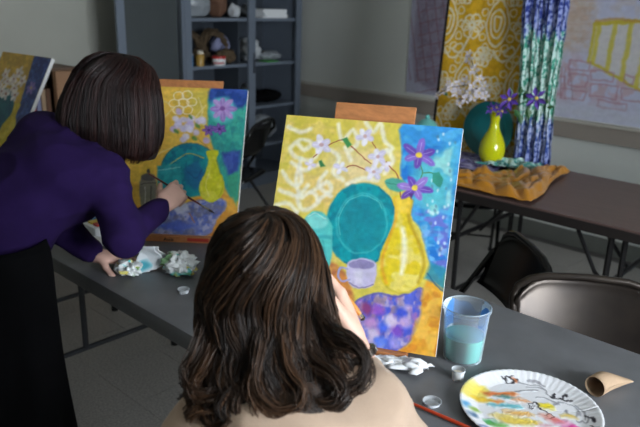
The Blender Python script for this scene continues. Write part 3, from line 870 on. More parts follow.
PAINT_B = [
 ('n',(240,190,70),0.7,10,[(0,0),(711,-4),(760,964),(0,1000)],(6,9)),
 ('n',(205,165,50),0.6,10,[(0,0),(711,-4),(701,434),(21,730)],(5,5)),
 ('p',(205,185,70),0.7,20,[(491,18),(696,11),(717,281),(610,264)]),
 ('l',(240,225,190),0.8,4,[(480,62),(477,75),(467,85),(451,91),(433,92),(416,87),(403,77),(398,65),(400,53),(410,42),(426,36),(444,35),(462,40),(474,50),(480,62)],9),
 ('l',(240,225,190),0.8,4,[(553,52),(550,65),(540,75),(524,81),(506,82),(489,77),(476,68),(471,55),(473,43),(483,32),(499,26),(517,25),(535,30),(547,40),(553,52)],9),
 ('l',(240,225,190),0.8,4,[(453,113),(450,126),(440,136),(425,142),(406,143),(389,138),(377,129),(371,116),(374,104),(384,94),(400,87),(418,87),(435,92),(447,101),(453,113)],9),
 ('l',(240,225,190),0.8,4,[(527,111),(524,123),(514,134),(498,140),(480,140),(463,135),(450,126),(445,114),(447,101),(457,91),(473,85),(491,84),(509,89),(521,99),(527,111)],9),
 ('l',(240,225,190),0.8,4,[(591,101),(588,114),(578,124),(563,130),(544,131),(527,126),(515,116),(509,104),(512,92),(522,81),(538,75),(556,75),(573,79),(586,89),(591,101)],9),
 ('l',(240,225,190),0.8,4,[(492,162),(489,174),(479,185),(463,191),(445,191),(428,187),(416,177),(410,165),(413,153),(423,142),(438,136),(457,135),(474,140),(486,150),(492,162)],9),
 ('l',(240,225,190),0.8,4,[(565,159),(562,172),(552,182),(537,188),(518,189),(502,184),(489,174),(484,162),(486,150),(496,140),(512,133),(530,133),(547,138),(560,147),(565,159)],9),
 ('l',(235,215,150),0.7,10,[(223,172),(278,98),(363,117)],12),
 ('l',(235,215,150),0.7,10,[(610,264),(648,170),(604,72)],12),
 ('l',(235,215,150),0.7,10,[(575,244),(667,120)],12),
 ('l',(235,215,150),0.7,10,[(270,519),(381,446),(459,429)],12),
 ('l',(235,215,150),0.7,10,[(180,453),(267,381)],12),
 ('l',(235,215,150),0.7,10,[(350,210),(400,151)],12),
 ('p',(40,150,140),1,10,[(703,-4),(1000,0),(996,492),(989,760),(896,697),(774,431),(711,295)]),
 ('n',(60,175,150),0.7,10,[(703,-4),(1000,0),(996,492),(989,760),(896,697),(774,431),(711,295)],(12,8)),
 ('n',(30,120,130),0.6,10,[(703,-4),(1000,0),(996,492),(989,760),(896,697),(774,431),(711,295)],(14,10)),
 ('p',(22,52,130),1,16,[(703,-4),(1000,0),(993,108),(889,133),(801,65),(715,111)]),
 ('n',(50,80,170),0.7,10,[(703,-4),(1000,0),(993,108),(715,111)],(10,8)),
 ('p',(90,200,205),0.9,20,[(915,146),(908,187),(882,220),(842,239),(795,241),(751,224),(718,194),(704,154),(710,114),(736,80),(777,61),(824,59),(868,76),(901,107)]),
 ('p',(40,60,150),0.95,16,[(832,450),(982,424),(980,574),(902,597)]),
 ('n',(60,90,180),0.7,10,[(832,450),(982,424),(980,574),(886,597)],(12,10)),
 ('p',(50,155,120),1,14,[(887,604),(987,573),(984,793),(933,749)]),
 ('p',(150,110,190),0.95,5,[(928,139),(913,154),(873,161),(832,157),(814,143),(830,128),(869,121),(910,125)]),
 ('l',(255,255,255),0.3,4,[(843,142),(905,140)],4),
 ('p',(175,135,205),0.95,5,[(897,208),(874,209),(840,192),(814,165),(812,146),(835,144),(869,161),(895,188)]),
 ('l',(255,255,255),0.3,4,[(834,162),(879,195)],4),
 ('p',(150,110,190),0.95,5,[(818,236),(800,223),(790,192),(794,159),(809,145),(827,158),(837,190),(833,222)]),
 ('l',(255,255,255),0.3,4,[(811,169),(816,217)],4),
 ('p',(175,135,205),0.95,5,[(741,207),(738,188),(756,162),(784,145),(806,146),(809,164),(791,190),(763,208)]),
 ('l',(255,255,255),0.3,4,[(790,161),(755,194)],4),
 ('p',(150,110,190),0.95,5,[(704,147),(717,132),(752,125),(788,130),(804,143),(790,158),(756,166),(720,161)]),
 ('l',(255,255,255),0.3,4,[(779,144),(724,146)],4),
 ('p',(175,135,205),0.95,5,[(730,86),(751,83),(782,98),(805,122),(806,141),(784,144),(753,129),(731,105)]),
 ('l',(255,255,255),0.3,4,[(786,127),(746,97)],4),
 ('p',(150,110,190),0.95,5,[(800,61),(818,72),(828,100),(824,129),(808,141),(791,130),(781,102),(785,73)]),
 ('l',(255,255,255),0.3,4,[(806,120),(802,78)],4),
 ('p',(175,135,205),0.95,5,[(882,74),(884,94),(864,121),(834,141),(811,141),(809,121),(829,93),(860,73)]),
 ('l',(255,255,255),0.3,4,[(829,124),(868,88)],4),
 ('p',(120,70,150),1,4,[(830,142),(825,154),(810,160),(795,156),(787,144),(792,132),(807,127),(822,131)]),
 ('p',(200,190,225),0.9,8,[(544,368),(536,383),(516,389),(495,382),(486,368),(493,353),(514,347),(535,353)]),
 ('p',(200,190,225),0.9,8,[(571,248),(552,244),(540,228),(542,209),(556,199),(575,203),(587,219),(586,238)]),
 ('p',(200,190,225),0.9,8,[(643,256),(626,262),(605,255),(593,239),(597,223),(614,216),(635,223),(647,240)]),
 ('p',(200,190,225),0.9,8,[(630,339),(611,340),(593,329),(586,311),(595,296),(614,295),(632,306),(638,324)]),
 ('p',(185,165,215),0.9,8,[(484,279),(474,293),(453,296),(433,288),(426,272),(435,258),(457,255),(477,263)]),
 ('p',(185,165,215),0.9,8,[(724,383),(707,389),(686,383),(674,367),(678,351),(695,344),(716,351),(728,367)]),
 ('p',(200,190,225),0.9,8,[(578,239),(567,252),(546,256),(526,247),(519,231),(529,218),(551,214),(571,223)]),
 ('p',(200,190,225),0.9,8,[(580,287),(560,285),(545,271),(543,252),(555,240),(575,241),(590,256),(592,274)]),
 ('p',(200,190,225),0.9,8,[(686,250),(668,257),(648,249),(636,233),(640,217),(657,211),(678,218),(690,234)]),
 ('p',(220,212,236),0.9,8,[(490,270),(477,282),(455,282),(437,270),(434,253),(447,242),(469,242),(487,254)]),
 ('p',(200,190,225),0.9,8,[(485,259),(468,266),(447,259),(434,243),(438,227),(455,220),(476,227),(488,243)]),
 ('p',(200,190,225),0.9,8,[(552,301),(533,300),(517,286),(514,267),(526,254),(545,255),(561,269),(563,288)]),
 ('p',(220,212,236),0.9,8,[(568,309),(550,303),(540,286),(544,267),(560,259),(578,265),(588,282),(584,300)]),
 ('p',(185,165,215),0.9,8,[(580,280),(563,286),(542,279),(530,262),(534,246),(552,240),(573,247),(584,264)]),
 ('p',(220,212,236),0.9,8,[(575,316),(556,318),(538,307),(531,289),(540,275),(559,272),(577,284),(584,302)]),
 ('p',(200,190,225),0.9,8,[(474,284),(455,278),(446,260),(450,242),(466,234),(485,240),(494,258),(490,276)]),
 ('p',(200,190,225),0.9,8,[(517,315),(498,315),(481,303),(476,284),(486,271),(506,270),(522,283),(527,302)]),
 ('p',(200,190,225),0.9,8,[(545,295),(537,310),(517,316),(496,309),(487,294),(495,280),(515,274),(536,281)]),
 ('p',(185,165,215),0.9,8,[(453,315),(437,324),(415,320),(400,305),(401,289),(417,280),(438,284),(453,299)]),
 ('p',(220,212,236),0.9,8,[(596,215),(588,230),(567,235),(546,228),(537,213),(545,198),(566,193),(587,200)]),
 ('p',(220,212,236),0.9,8,[(461,239),(444,247),(423,242),(409,226),(411,210),(427,202),(449,207),(463,223)]),
 ('p',(200,190,225),0.9,8,[(530,238),(517,250),(496,250),(477,239),(473,223),(485,211),(507,210),(526,221)]),
 ('p',(220,212,236),0.9,8,[(561,353),(548,365),(527,365),(508,354),(504,338),(517,326),(539,326),(557,337)]),
 ('p',(220,212,236),0.9,8,[(578,301),(563,310),(541,306),(526,292),(527,275),(542,266),(564,270),(579,285)]),
 ('p',(220,212,236),0.9,8,[(676,228),(666,242),(645,245),(625,236),(618,220),(628,207),(650,203),(670,212)]),
 ('p',(185,165,215),0.9,8,[(473,196),(454,198),(436,186),(429,168),(438,153),(457,151),(475,163),(482,182)]),
 ('p',(80,130,60),0.9,6,[(575,222),(569,225),(561,225),(551,222),(542,216),(535,209),(533,202),(534,196),(540,193),(548,193),(558,197),(567,202),(574,210),(576,217)]),
 ('p',(80,130,60),0.9,6,[(473,324),(468,327),(459,327),(449,324),(440,318),(434,311),(431,304),(433,299),(438,296),(447,296),(456,299),(465,305),(472,312),(475,319)]),
 ('p',(80,130,60),0.9,6,[(624,367),(618,370),(610,370),(600,367),(591,362),(585,355),(582,348),(584,342),(589,339),(598,339),(607,342),(616,348),(623,355),(625,362)]),
 ('p',(80,130,60),0.9,6,[(639,283),(633,286),(625,286),(615,283),(606,277),(600,270),(597,263),(598,258),(604,255),(612,255),(622,258),(631,264),(638,271),(640,278)]),
 ('p',(100,55,150),0.95,5,[(766,293),(759,301),(741,305),(722,303),(713,295),(720,287),(738,282),(757,285)]),
 ('l',(255,255,255),0.3,4,[(726,294),(755,293)],4),
 ('p',(100,55,150),0.95,5,[(743,332),(731,331),(716,320),(708,305),(711,295),(723,296),(737,307),(745,322)]),
 ('l',(255,255,255),0.3,4,[(719,305),(736,324)],4),
 ('p',(100,55,150),0.95,5,[(687,333),(682,323),(687,308),(699,297),(710,295),(715,305),(711,320),(699,331)]),
 ('l',(255,255,255),0.3,4,[(704,305),(692,324)],4),
 ('p',(100,55,150),0.95,5,[(657,297),(664,289),(681,285),(700,287),(708,295),(701,304),(684,308),(666,305)]),
 ('l',(255,255,255),0.3,4,[(695,296),(667,297)],4),
 ('p',(100,55,150),0.95,5,[(680,260),(692,261),(706,271),(713,285),(710,295),(698,294),(685,284),(677,270)]),
 ('l',(255,255,255),0.3,4,[(702,285),(687,268)],4),
 ('p',(100,55,150),0.95,5,[(730,263),(736,272),(732,285),(722,294),(711,295),(705,286),(709,273),(719,263)]),
 ('l',(255,255,255),0.3,4,[(716,286),(726,270)],4),
 ('p',(60,20,90),1,4,[(720,295),(718,300),(711,303),(704,301),(701,295),(703,290),(710,287),(717,289)]),
 ('p',(105,60,160),0.95,5,[(857,297),(847,304),(826,303),(807,295),(801,285),(811,279),(832,279),(851,287)]),
 ('l',(255,255,255),0.3,4,[(815,288),(845,295)],4),
 ('p',(105,60,160),0.95,5,[(812,323),(801,319),(792,306),(790,291),(798,283),(809,286),(818,299),(820,315)]),
 ('l',(255,255,255),0.3,4,[(802,294),(809,312)],4),
 ('p',(105,60,160),0.95,5,[(759,311),(759,300),(770,288),(786,282),(798,285),(799,296),(788,308),(771,314)]),
 ('l',(255,255,255),0.3,4,[(788,292),(768,305)],4),
 ('p',(105,60,160),0.95,5,[(737,272),(748,265),(770,266),(790,274),(796,284),(786,291),(764,290),(744,282)]),
 ('l',(255,255,255),0.3,4,[(781,281),(750,275)],4),
 ('p',(105,60,160),0.95,5,[(785,246),(796,250),(806,264),(807,279),(799,287),(788,283),(779,270),(777,254)]),
 ('l',(255,255,255),0.3,4,[(795,275),(789,257)],4),
 ('p',(105,60,160),0.95,5,[(838,259),(838,270),(827,282),(811,288),(799,285),(798,274),(809,262),(826,256)]),
 ('l',(255,255,255),0.3,4,[(809,278),(829,265)],4),
 ('p',(60,20,90),1,4,[(810,284),(807,291),(800,294),(791,291),(787,285),(790,279),(798,276),(806,278)]),
 ('l',(150,110,60),0.8,4,[(628,354),(724,419)],6),
 ('p',(20,135,145),1,8,[(828,566),(822,622),(795,674),(748,715),(688,743),(618,754),(547,748),(480,725),(424,688),(385,639),(367,583),(371,526),(397,474),(443,431),(505,402),(576,390),(649,397),(716,421),(772,460),(810,510)]),
 ('n',(15,100,130),0.8,10,[(828,566),(822,622),(795,674),(748,715),(688,743),(618,754),(547,748),(480,725),(424,688),(385,639),(367,583),(371,526),(397,474),(443,431),(505,402),(576,390),(649,397),(716,421),(772,460),(810,510)],(10,10)),
 ('l',(40,85,95),0.7,4,[(367,583),(367,546),(376,511),(394,478),(421,448),(455,424),(495,406),(539,394),(585,390),(632,394),(678,405),(720,422),(757,446),(787,475)],9),
 ('l',(200,180,60),0.8,4,[(419,554),(492,497),(584,459),(699,489)],8),
 ('p',(25,90,140),0.8,14,[(548,563),(653,504),(720,604),(660,706),(577,676)]),
 ('l',(25,60,110),0.7,8,[(583,588),(651,626),(693,571)],9),
 ('p',(40,160,165),1,8,[(331,557),(512,530),(551,724),(478,766),(365,751)]),
 ('n',(30,130,140),0.7,10,[(331,557),(512,530),(551,724),(365,751)],(12,8)),
 ('l',(150,215,205),0.7,4,[(343,584),(515,557)],8),
 ('p',(120,115,100),1,6,[(211,670),(237,628),(299,613),(336,652),(358,817),(307,845),(242,835)]),
 ('p',(70,70,70),0.9,6,[(325,632),(321,644),(307,654),(286,660),(261,661),(238,656),(221,647),(214,636),(218,624),(232,614),(254,608),(278,607),(302,612),(318,620)]),
 ('l',(45,45,45),0.8,4,[(221,683),(338,665)],7),
 ('l',(215,210,195),0.8,4,[(255,702),(271,814)],7),
 ('l',(50,50,48),0.7,4,[(302,693),(319,818)],9),
 ('p',(60,58,55),1,4,[(282,593),(281,600),(277,605),(270,608),(262,608),(255,606),(249,601),(247,594),(248,588),(252,583),(258,579),(266,579),(273,582),(279,587)]),
 ('l',(90,90,85),0.8,4,[(241,828),(306,839),(357,810)],6),
 ('p',(215,140,45),1,10,[(0,1000),(61,835),(233,828),(474,858),(696,745),(916,736),(1006,858),(1004,1000)]),
 ('n',(190,110,40),0.7,10,[(0,1000),(61,835),(474,858),(1004,1000)],(9,8)),
 ('p',(235,170,60),0.8,14,[(853,739),(949,748),(998,858),(926,841)]),
 ('p',(120,130,190),1,8,[(330,955),(436,873),(562,809),(699,771),(871,758),(907,803),(838,897),(764,1003),(336,1000)]),
 ('n',(80,100,190),0.85,10,[(330,955),(436,873),(562,809),(699,771),(871,758),(907,803),(838,897),(764,1003),(336,1000)],(10,14)),
 ('n',(175,175,205),0.8,10,[(330,955),(436,873),(562,809),(699,771),(871,758),(907,803),(838,897),(764,1003),(336,1000)],(12,12)),
 ('n',(100,100,130),0.7,10,[(330,955),(436,873),(562,809),(699,771),(871,758),(907,803),(838,897),(764,1003),(336,1000)],(11,14)),
 ('p',(70,95,200),0.85,14,[(368,954),(542,902),(687,941),(552,985)]),
 ('p',(200,205,225),0.9,8,[(486,832),(592,795),(628,839),(538,876)]),
 ('l',(170,110,50),0.9,4,[(623,859),(677,922)],8),
 ('p',(205,205,30),1,5,[(710,441),(806,437),(797,499),(828,566),(875,645),(875,725),(825,773),(755,776),(695,732),(686,659),(724,570),(733,501)]),
 ('n',(225,220,70),0.7,10,[(710,441),(806,437),(797,499),(828,566),(875,645),(875,725),(825,773),(755,776),(695,732),(686,659),(724,570),(733,501)],(8,10)),
 ('l',(170,165,25),0.6,8,[(797,499),(837,579),(870,672),(846,746)],10),
 ('l',(240,235,130),0.7,8,[(750,582),(736,677),(767,742)],8),
]
PAINT_C = [
 ('n',(205,165,60),0.7,10,[(0,0),(750,0),(700,491),(0,1000)],(6,8)),
 ('n',(150,120,50),0.5,10,[(0,0),(750,0),(700,491),(0,1000)],(5,6)),
 ('p',(40,62,120),1,10,[(660,0),(1000,0),(1000,1000),(780,1000),(760,491)]),
 ('n',(70,95,150),0.8,10,[(660,0),(1000,0),(1000,1000),(780,1000),(760,491)],(8,12)),
 ('n',(30,40,90),0.7,10,[(660,0),(1000,0),(1000,1000),(780,1000),(760,491)],(10,10)),
 ('p',(25,95,105),1,8,[(680,590),(650,696),(567,782),(446,829),(313,829),(192,782),(109,696),(80,590),(109,483),(192,397),(313,350),(446,350),(567,397),(650,483)]),
 ('n',(20,75,95),0.8,10,[(680,590),(650,696),(567,782),(446,829),(313,829),(192,782),(109,696),(80,590),(109,483),(192,397),(313,350),(446,350),(567,397),(650,483)],(9,9)),
 ('l',(60,140,140),0.5,4,[(580,590),(560,661),(504,718),(424,749),(335,749),(255,718),(199,661),(180,590),(199,519),(255,461),(335,430),(424,430),(504,461),(560,519),(580,590)],8),
 ('p',(200,190,185),0.95,5,[(167,224),(174,207),(197,197),(223,200),(236,213),(230,230),(207,240),(181,237)]),
 ('l',(255,255,255),0.3,4,[(219,216),(181,222)],4),
 ('p',(225,215,205),0.95,5,[(192,152),(215,153),(238,170),(248,195),(239,212),(216,212),(193,194),(183,169)]),
 ('l',(255,255,255),0.3,4,[(226,196),(203,165)],4),
 ('p',(200,190,185),0.95,5,[(291,170),(297,187),(285,206),(261,216),(241,212),(235,195),(247,176),(271,165)]),
 ('l',(255,255,255),0.3,4,[(254,201),(280,179)],4),
 ('p',(225,215,205),0.95,5,[(306,234),(289,246),(264,244),(244,231),(242,213),(258,202),(284,204),(303,217)]),
 ('l',(255,255,255),0.3,4,[(258,219),(293,230)],4),
 ('p',(200,190,185),0.95,5,[(230,282),(212,270),(208,245),(220,221),(240,212),(257,224),(261,250),(250,274)]),
 ('l',(255,255,255),0.3,4,[(237,232),(232,266)],4),
 ('p',(150,80,50),1,4,[(256,213),(251,221),(240,224),(228,221),(224,213),(228,204),(240,201),(251,204)]),
 ('p',(200,190,185),0.95,5,[(299,230),(320,228),(341,242),(348,262),(339,278),(318,279),(297,266),(289,246)]),
 ('l',(255,255,255),0.3,4,[(328,265),(308,241)],4),
 ('p',(225,215,205),0.95,5,[(399,226),(404,244),(389,266),(363,280),(341,277),(336,259),(351,237),(377,223)]),
 ('l',(255,255,255),0.3,4,[(356,264),(387,237)],4),
 ('p',(200,190,185),0.95,5,[(420,302),(403,313),(373,311),(348,297),(343,279),(361,268),(391,270),(415,285)]),
 ('l',(255,255,255),0.3,4,[(362,285),(405,298)],4),
 ('p',(225,215,205),0.95,5,[(333,348),(315,337),(310,311),(320,287),(340,278),(357,289),(363,315),(352,339)]),
 ('l',(255,255,255),0.3,4,[(338,297),(334,332)],4),
 ('p',(200,190,185),0.95,5,[(249,295),(258,278),(286,266),(319,266),(335,279),(327,296),(298,308),(266,307)]),
 ('l',(255,255,255),0.3,4,[(314,283),(266,292)],4),
 ('p',(150,80,50),1,4,[(356,278),(351,287),(340,290),(328,287),(324,278),(328,270),(340,266),(351,270)]),
 ('p',(200,190,185),0.95,5,[(493,195),(500,212),(487,234),(462,247),(440,245),(434,227),(447,205),(471,192)]),
 ('l',(255,255,255),0.3,4,[(454,231),(482,206)],4),
 ('p',(225,215,205),0.95,5,[(524,268),(506,279),(475,278),(449,264),(443,246),(461,235),(492,237),(518,250)]),
 ('l',(255,255,255),0.3,4,[(464,252),(508,264)],4),
 ('p',(200,190,185),0.95,5,[(437,301),(419,293),(412,272),(420,253),(440,245),(458,254),(465,274),(456,294)]),
 ('l',(255,255,255),0.3,4,[(439,261),(437,289)],4),
 ('p',(225,215,205),0.95,5,[(354,264),(361,246),(388,234),(419,234),(436,246),(428,264),(401,276),(370,276)]),
 ('l',(255,255,255),0.3,4,[(415,251),(370,260)],4),
 ('p',(200,190,185),0.95,5,[(391,193),(413,191),(436,206),(447,228),(439,245),(417,246),(394,232),(383,210)]),
 ('l',(255,255,255),0.3,4,[(426,231),(402,204)],4),
 ('p',(150,80,50),1,4,[(456,245),(451,254),(440,257),(428,254),(424,245),(428,237),(440,234),(451,237)]),
 ('p',(200,190,185),0.95,5,[(607,332),(594,347),(564,351),(535,343),(524,328),(537,313),(567,308),(596,316)]),
 ('l',(255,255,255),0.3,4,[(544,329),(590,331)],4),
 ('p',(225,215,205),0.95,5,[(538,383),(518,379),(503,361),(504,339),(519,327),(540,331),(554,349),(553,371)]),
 ('l',(255,255,255),0.3,4,[(525,342),(534,370)],4),
 ('p',(200,190,185),0.95,5,[(444,362),(445,344),(467,327),(497,320),(517,329),(515,347),(493,364),(463,371)]),
 ('l',(255,255,255),0.3,4,[(498,337),(459,355)],4),
 ('p',(225,215,205),0.95,5,[(447,283),(469,277),(498,287),(518,308),(518,326),(496,332),(466,322),(446,301)]),
 ('l',(255,255,255),0.3,4,[(499,315),(462,292)],4),
 ('p',(200,190,185),0.95,5,[(548,275),(561,289),(558,310),(541,326),(520,327),(507,313),(510,292),(527,277)]),
 ('l',(255,255,255),0.3,4,[(527,313),(542,287)],4),
 ('p',(150,80,50),1,4,[(536,327),(531,336),(520,339),(508,336),(504,327),(508,319),(520,316),(531,319)]),
 ('p',(200,190,185),0.95,5,[(230,347),(249,338),(276,342),(296,358),(297,376),(279,385),(252,381),(232,365)]),
 ('l',(255,255,255),0.3,4,[(280,368),(244,353)],4),
 ('p',(225,215,205),0.95,5,[(318,313),(333,326),(334,350),(320,371),(299,377),(284,364),(283,340),(297,319)]),
 ('l',(255,255,255),0.3,4,[(305,359),(314,327)],4),
 ('p',(200,190,185),0.95,5,[(389,370),(378,386),(349,394),(318,390),(304,376),(314,360),(344,351),(375,355)]),
 ('l',(255,255,255),0.3,4,[(325,375),(372,371)],4),
 ('p',(225,215,205),0.95,5,[(332,431),(311,429),(292,413),(288,391),(300,377),(321,378),(340,394),(344,416)]),
 ('l',(255,255,255),0.3,4,[(308,391),(325,418)],4),
 ('p',(200,190,185),0.95,5,[(242,415),(239,397),(253,379),(278,371),(298,378),(302,395),(287,413),(262,421)]),
 ('l',(255,255,255),0.3,4,[(283,387),(254,407)],4),
 ('p',(150,80,50),1,4,[(316,377),(311,385),(300,388),(288,385),(284,377),(288,368),(300,365),(311,368)]),
 ('p',(200,190,185),0.95,5,[(414,334),(430,346),(432,368),(420,387),(399,393),(383,382),(381,359),(393,340)]),
 ('l',(255,255,255),0.3,4,[(403,377),(410,348)],4),
 ('p',(225,215,205),0.95,5,[(484,384),(475,401),(447,410),(418,406),(403,393),(413,376),(440,367),(470,370)]),
 ('l',(255,255,255),0.3,4,[(424,390),(468,386)],4),
 ('p',(200,190,185),0.95,5,[(440,454),(418,452),(397,434),(389,409),(400,393),(422,395),(443,413),(450,438)]),
 ('l',(255,255,255),0.3,4,[(411,410),(431,440)],4),
 ('p',(225,215,205),0.95,5,[(340,435),(337,418),(352,398),(377,388),(398,394),(402,412),(387,431),(361,441)]),
 ('l',(255,255,255),0.3,4,[(383,405),(353,426)],4),
 ('p',(200,190,185),0.95,5,[(328,365),(346,355),(374,359),(395,374),(397,392),(379,402),(351,398),(330,383)]),
 ('l',(255,255,255),0.3,4,[(379,385),(343,371)],4),
 ('p',(150,80,50),1,4,[(416,393),(411,401),(400,405),(388,401),(384,393),(388,385),(400,381),(411,385)]),
 ('p',(200,190,185),0.95,5,[(637,437),(616,442),(591,431),(576,411),(581,394),(602,389),(627,399),(641,419)]),
 ('l',(255,255,255),0.3,4,[(595,405),(625,427)],4),
 ('p',(225,215,205),0.95,5,[(541,447),(530,431),(537,409),(558,393),(579,393),(590,409),(583,431),(562,447)]),
 ('l',(255,255,255),0.3,4,[(569,408),(549,435)],4),
 ('p',(200,190,185),0.95,5,[(500,383),(514,369),(542,366),(568,376),(576,392),(562,406),(534,409),(508,399)]),
 ('l',(255,255,255),0.3,4,[(557,390),(515,385)],4),
 ('p',(225,215,205),0.95,5,[(569,337),(589,343),(600,362),(596,383),(580,393),(560,387),(548,368),(552,347)]),
 ('l',(255,255,255),0.3,4,[(577,378),(571,350)],4),
 ('p',(200,190,185),0.95,5,[(655,366),(651,384),(629,399),(600,402),(582,392),(585,374),(608,359),(636,356)]),
 ('l',(255,255,255),0.3,4,[(601,385),(640,371)],4),
 ('p',(150,80,50),1,4,[(596,393),(591,401),(580,405),(568,401),(564,393),(568,385),(580,381),(591,385)]),
 ('p',(200,190,185),0.95,5,[(126,373),(126,354),(146,333),(176,323),(198,329),(198,347),(178,368),(148,378)]),
 ('l',(255,255,255),0.3,4,[(179,340),(142,363)],4),
 ('p',(225,215,205),0.95,5,[(130,295),(149,287),(177,292),(196,308),(197,326),(178,335),(151,330),(131,313)]),
 ('l',(255,255,255),0.3,4,[(180,318),(144,302)],4),
 ('p',(200,190,185),0.95,5,[(222,261),(237,275),(236,300),(221,322),(199,327),(185,314),(185,288),(201,267)]),
 ('l',(255,255,255),0.3,4,[(206,309),(217,276)],4),
 ('p',(225,215,205),0.95,5,[(274,324),(265,339),(240,347),(215,342),(203,327),(212,311),(237,304),(263,309)]),
 ('l',(255,255,255),0.3,4,[(221,326),(260,324)],4),
 ('p',(200,190,185),0.95,5,[(234,390),(212,387),(193,367),(188,343),(200,328),(222,330),(241,350),(246,374)]),
 ('l',(255,255,255),0.3,4,[(209,344),(226,376)],4),
 ('p',(150,80,50),1,4,[(216,327),(211,336),(200,339),(188,336),(184,327),(188,319),(200,316),(211,319)]),
 ('p',(200,190,185),0.95,5,[(645,311),(624,306),(607,285),(605,260),(619,245),(641,250),(657,272),(659,297)]),
 ('l',(255,255,255),0.3,4,[(626,263),(639,296)],4),
 ('p',(225,215,205),0.95,5,[(547,282),(547,263),(568,246),(597,239),(617,247),(616,265),(596,283),(567,290)]),
 ('l',(255,255,255),0.3,4,[(599,256),(561,274)],4),
 ('p',(200,190,185),0.95,5,[(553,207),(573,200),(600,208),(619,226),(618,244),(597,251),(570,243),(552,225)]),
 ('l',(255,255,255),0.3,4,[(601,235),(566,215)],4),
 ('p',(225,215,205),0.95,5,[(649,186),(662,200),(659,224),(641,242),(620,245),(607,231),(610,207),(627,189)]),
 ('l',(255,255,255),0.3,4,[(628,229),(642,199)],4),
 ('p',(200,190,185),0.95,5,[(705,248),(693,263),(664,268),(635,261),(624,246),(636,231),(665,225),(694,232)]),
 ('l',(255,255,255),0.3,4,[(644,246),(689,247)],4),
 ('p',(150,80,50),1,4,[(636,245),(631,254),(620,257),(608,254),(604,245),(608,237),(620,234),(631,237)]),
 ('p',(200,190,185),0.95,5,[(590,168),(580,185),(551,195),(519,193),(504,179),(513,163),(543,152),(574,155)]),
 ('l',(255,255,255),0.3,4,[(525,176),(573,170)],4),
 ('p',(225,215,205),0.95,5,[(536,230),(515,231),(495,216),(489,195),(500,180),(521,180),(541,194),(547,215)]),
 ('l',(255,255,255),0.3,4,[(510,194),(528,219)],4),
 ('p',(200,190,185),0.95,5,[(447,220),(442,203),(455,184),(478,175),(498,181),(504,198),(491,216),(467,225)]),
 ('l',(255,255,255),0.3,4,[(485,191),(458,211)],4),
 ('p',(225,215,205),0.95,5,[(419,151),(438,141),(469,145),(493,161),(496,179),(478,189),(447,185),(423,169)]),
 ('l',(255,255,255),0.3,4,[(477,172),(435,157)],4),
 ('p',(200,190,185),0.95,5,[(513,109),(529,122),(532,148),(520,172),(499,180),(483,167),(480,141),(493,117)]),
 ('l',(255,255,255),0.3,4,[(503,161),(510,125)],4),
 ('p',(150,80,50),1,4,[(516,180),(511,188),(500,192),(488,188),(484,180),(488,171),(500,168),(511,171)]),
 ('p',(190,165,35),1,6,[(660,459),(770,459),(750,540),(840,688),(820,852),(700,901),(580,852),(570,704),(660,557)]),
 ('n',(215,195,80),0.7,10,[(660,459),(770,459),(750,540),(840,688),(820,852),(700,901),(580,852),(570,704),(660,557)],(8,10)),
 ('p',(170,100,40),1,10,[(0,852),(500,819),(600,918),(1000,901),(1000,1000),(0,1000)]),
 ('p',(200,195,195),1,6,[(450,852),(439,888),(408,916),(364,932),(315,932),(271,916),(240,888),(230,852),(240,816),(271,788),(315,772),(364,772),(408,788),(439,816)]),
 ('p',(150,120,110),1,4,[(430,803),(421,815),(396,825),(360,831),(319,831),(283,825),(258,815),(250,803),(258,790),(283,780),(319,775),(360,775),(396,780),(421,790)]),
 ('p',(110,90,140),1,8,[(400,918),(700,901),(800,1000),(400,1000)]),
 ('p',(120,100,160),0.95,5,[(933,295),(920,309),(888,315),(857,309),(844,295),(857,280),(888,274),(920,280)]),
 ('l',(255,255,255),0.3,4,[(866,295),(915,295)],4),
 ('p',(120,100,160),0.95,5,[(887,355),(865,354),(843,336),(832,312),(840,295),(862,296),(884,314),(895,339)]),
 ('l',(255,255,255),0.3,4,[(853,311),(877,342)],4),
 ('p',(120,100,160),0.95,5,[(788,360),(781,343),(793,317),(817,297),(839,295),(846,312),(834,339),(810,358)]),
 ('l',(255,255,255),0.3,4,[(825,313),(800,346)],4),
 ('p',(120,100,160),0.95,5,[(754,295),(766,280),(795,274),(824,280),(835,295),(824,309),(795,315),(766,309)]),
 ('l',(255,255,255),0.3,4,[(815,295),(771,295)],4),
 ('p',(120,100,160),0.95,5,[(794,237),(816,237),(838,254),(847,278),(839,294),(818,293),(796,276),(786,253)]),
 ('l',(255,255,255),0.3,4,[(827,279),(804,250)],4),
 ('p',(120,100,160),0.95,5,[(884,238),(892,254),(883,277),(861,294),(840,294),(832,278),(841,255),(863,238)]),
 ('l',(255,255,255),0.3,4,[(852,279),(874,250)],4),
 ('p',(190,170,90),1,4,[(858,295),(852,304),(840,308),(827,304),(822,295),(827,285),(840,281),(852,285)]),
]

# ================================================================== materials
M = {}
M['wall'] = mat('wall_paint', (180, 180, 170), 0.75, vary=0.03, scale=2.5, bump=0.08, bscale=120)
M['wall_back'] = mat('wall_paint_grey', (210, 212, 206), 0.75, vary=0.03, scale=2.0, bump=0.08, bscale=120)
M['ceil'] = mat('ceiling_paint', (215, 213, 205), 0.85, vary=0.02)
M['grout'] = mat('grout', (104, 101, 98), 0.9, vary=0.1)
M['tile'] = mat('vinyl_tile', (150, 146, 142), 0.42, rgb2=(190, 186, 180), scale=110, bump=0.03)
M['rail'] = mat('rail_paint', (158, 148, 138), 0.5, vary=0.05, scale=5)
M['lip'] = mat('rail_lip', (196, 190, 178), 0.5, vary=0.04)
M['base'] = mat('baseboard_vinyl', (112, 114, 108), 0.5, vary=0.08, scale=6)
M['plastic_grey'] = mat('charcoal_tabletop', (102, 103, 106), 0.42, vary=0.10, scale=14, bump=0.06, bscale=420)
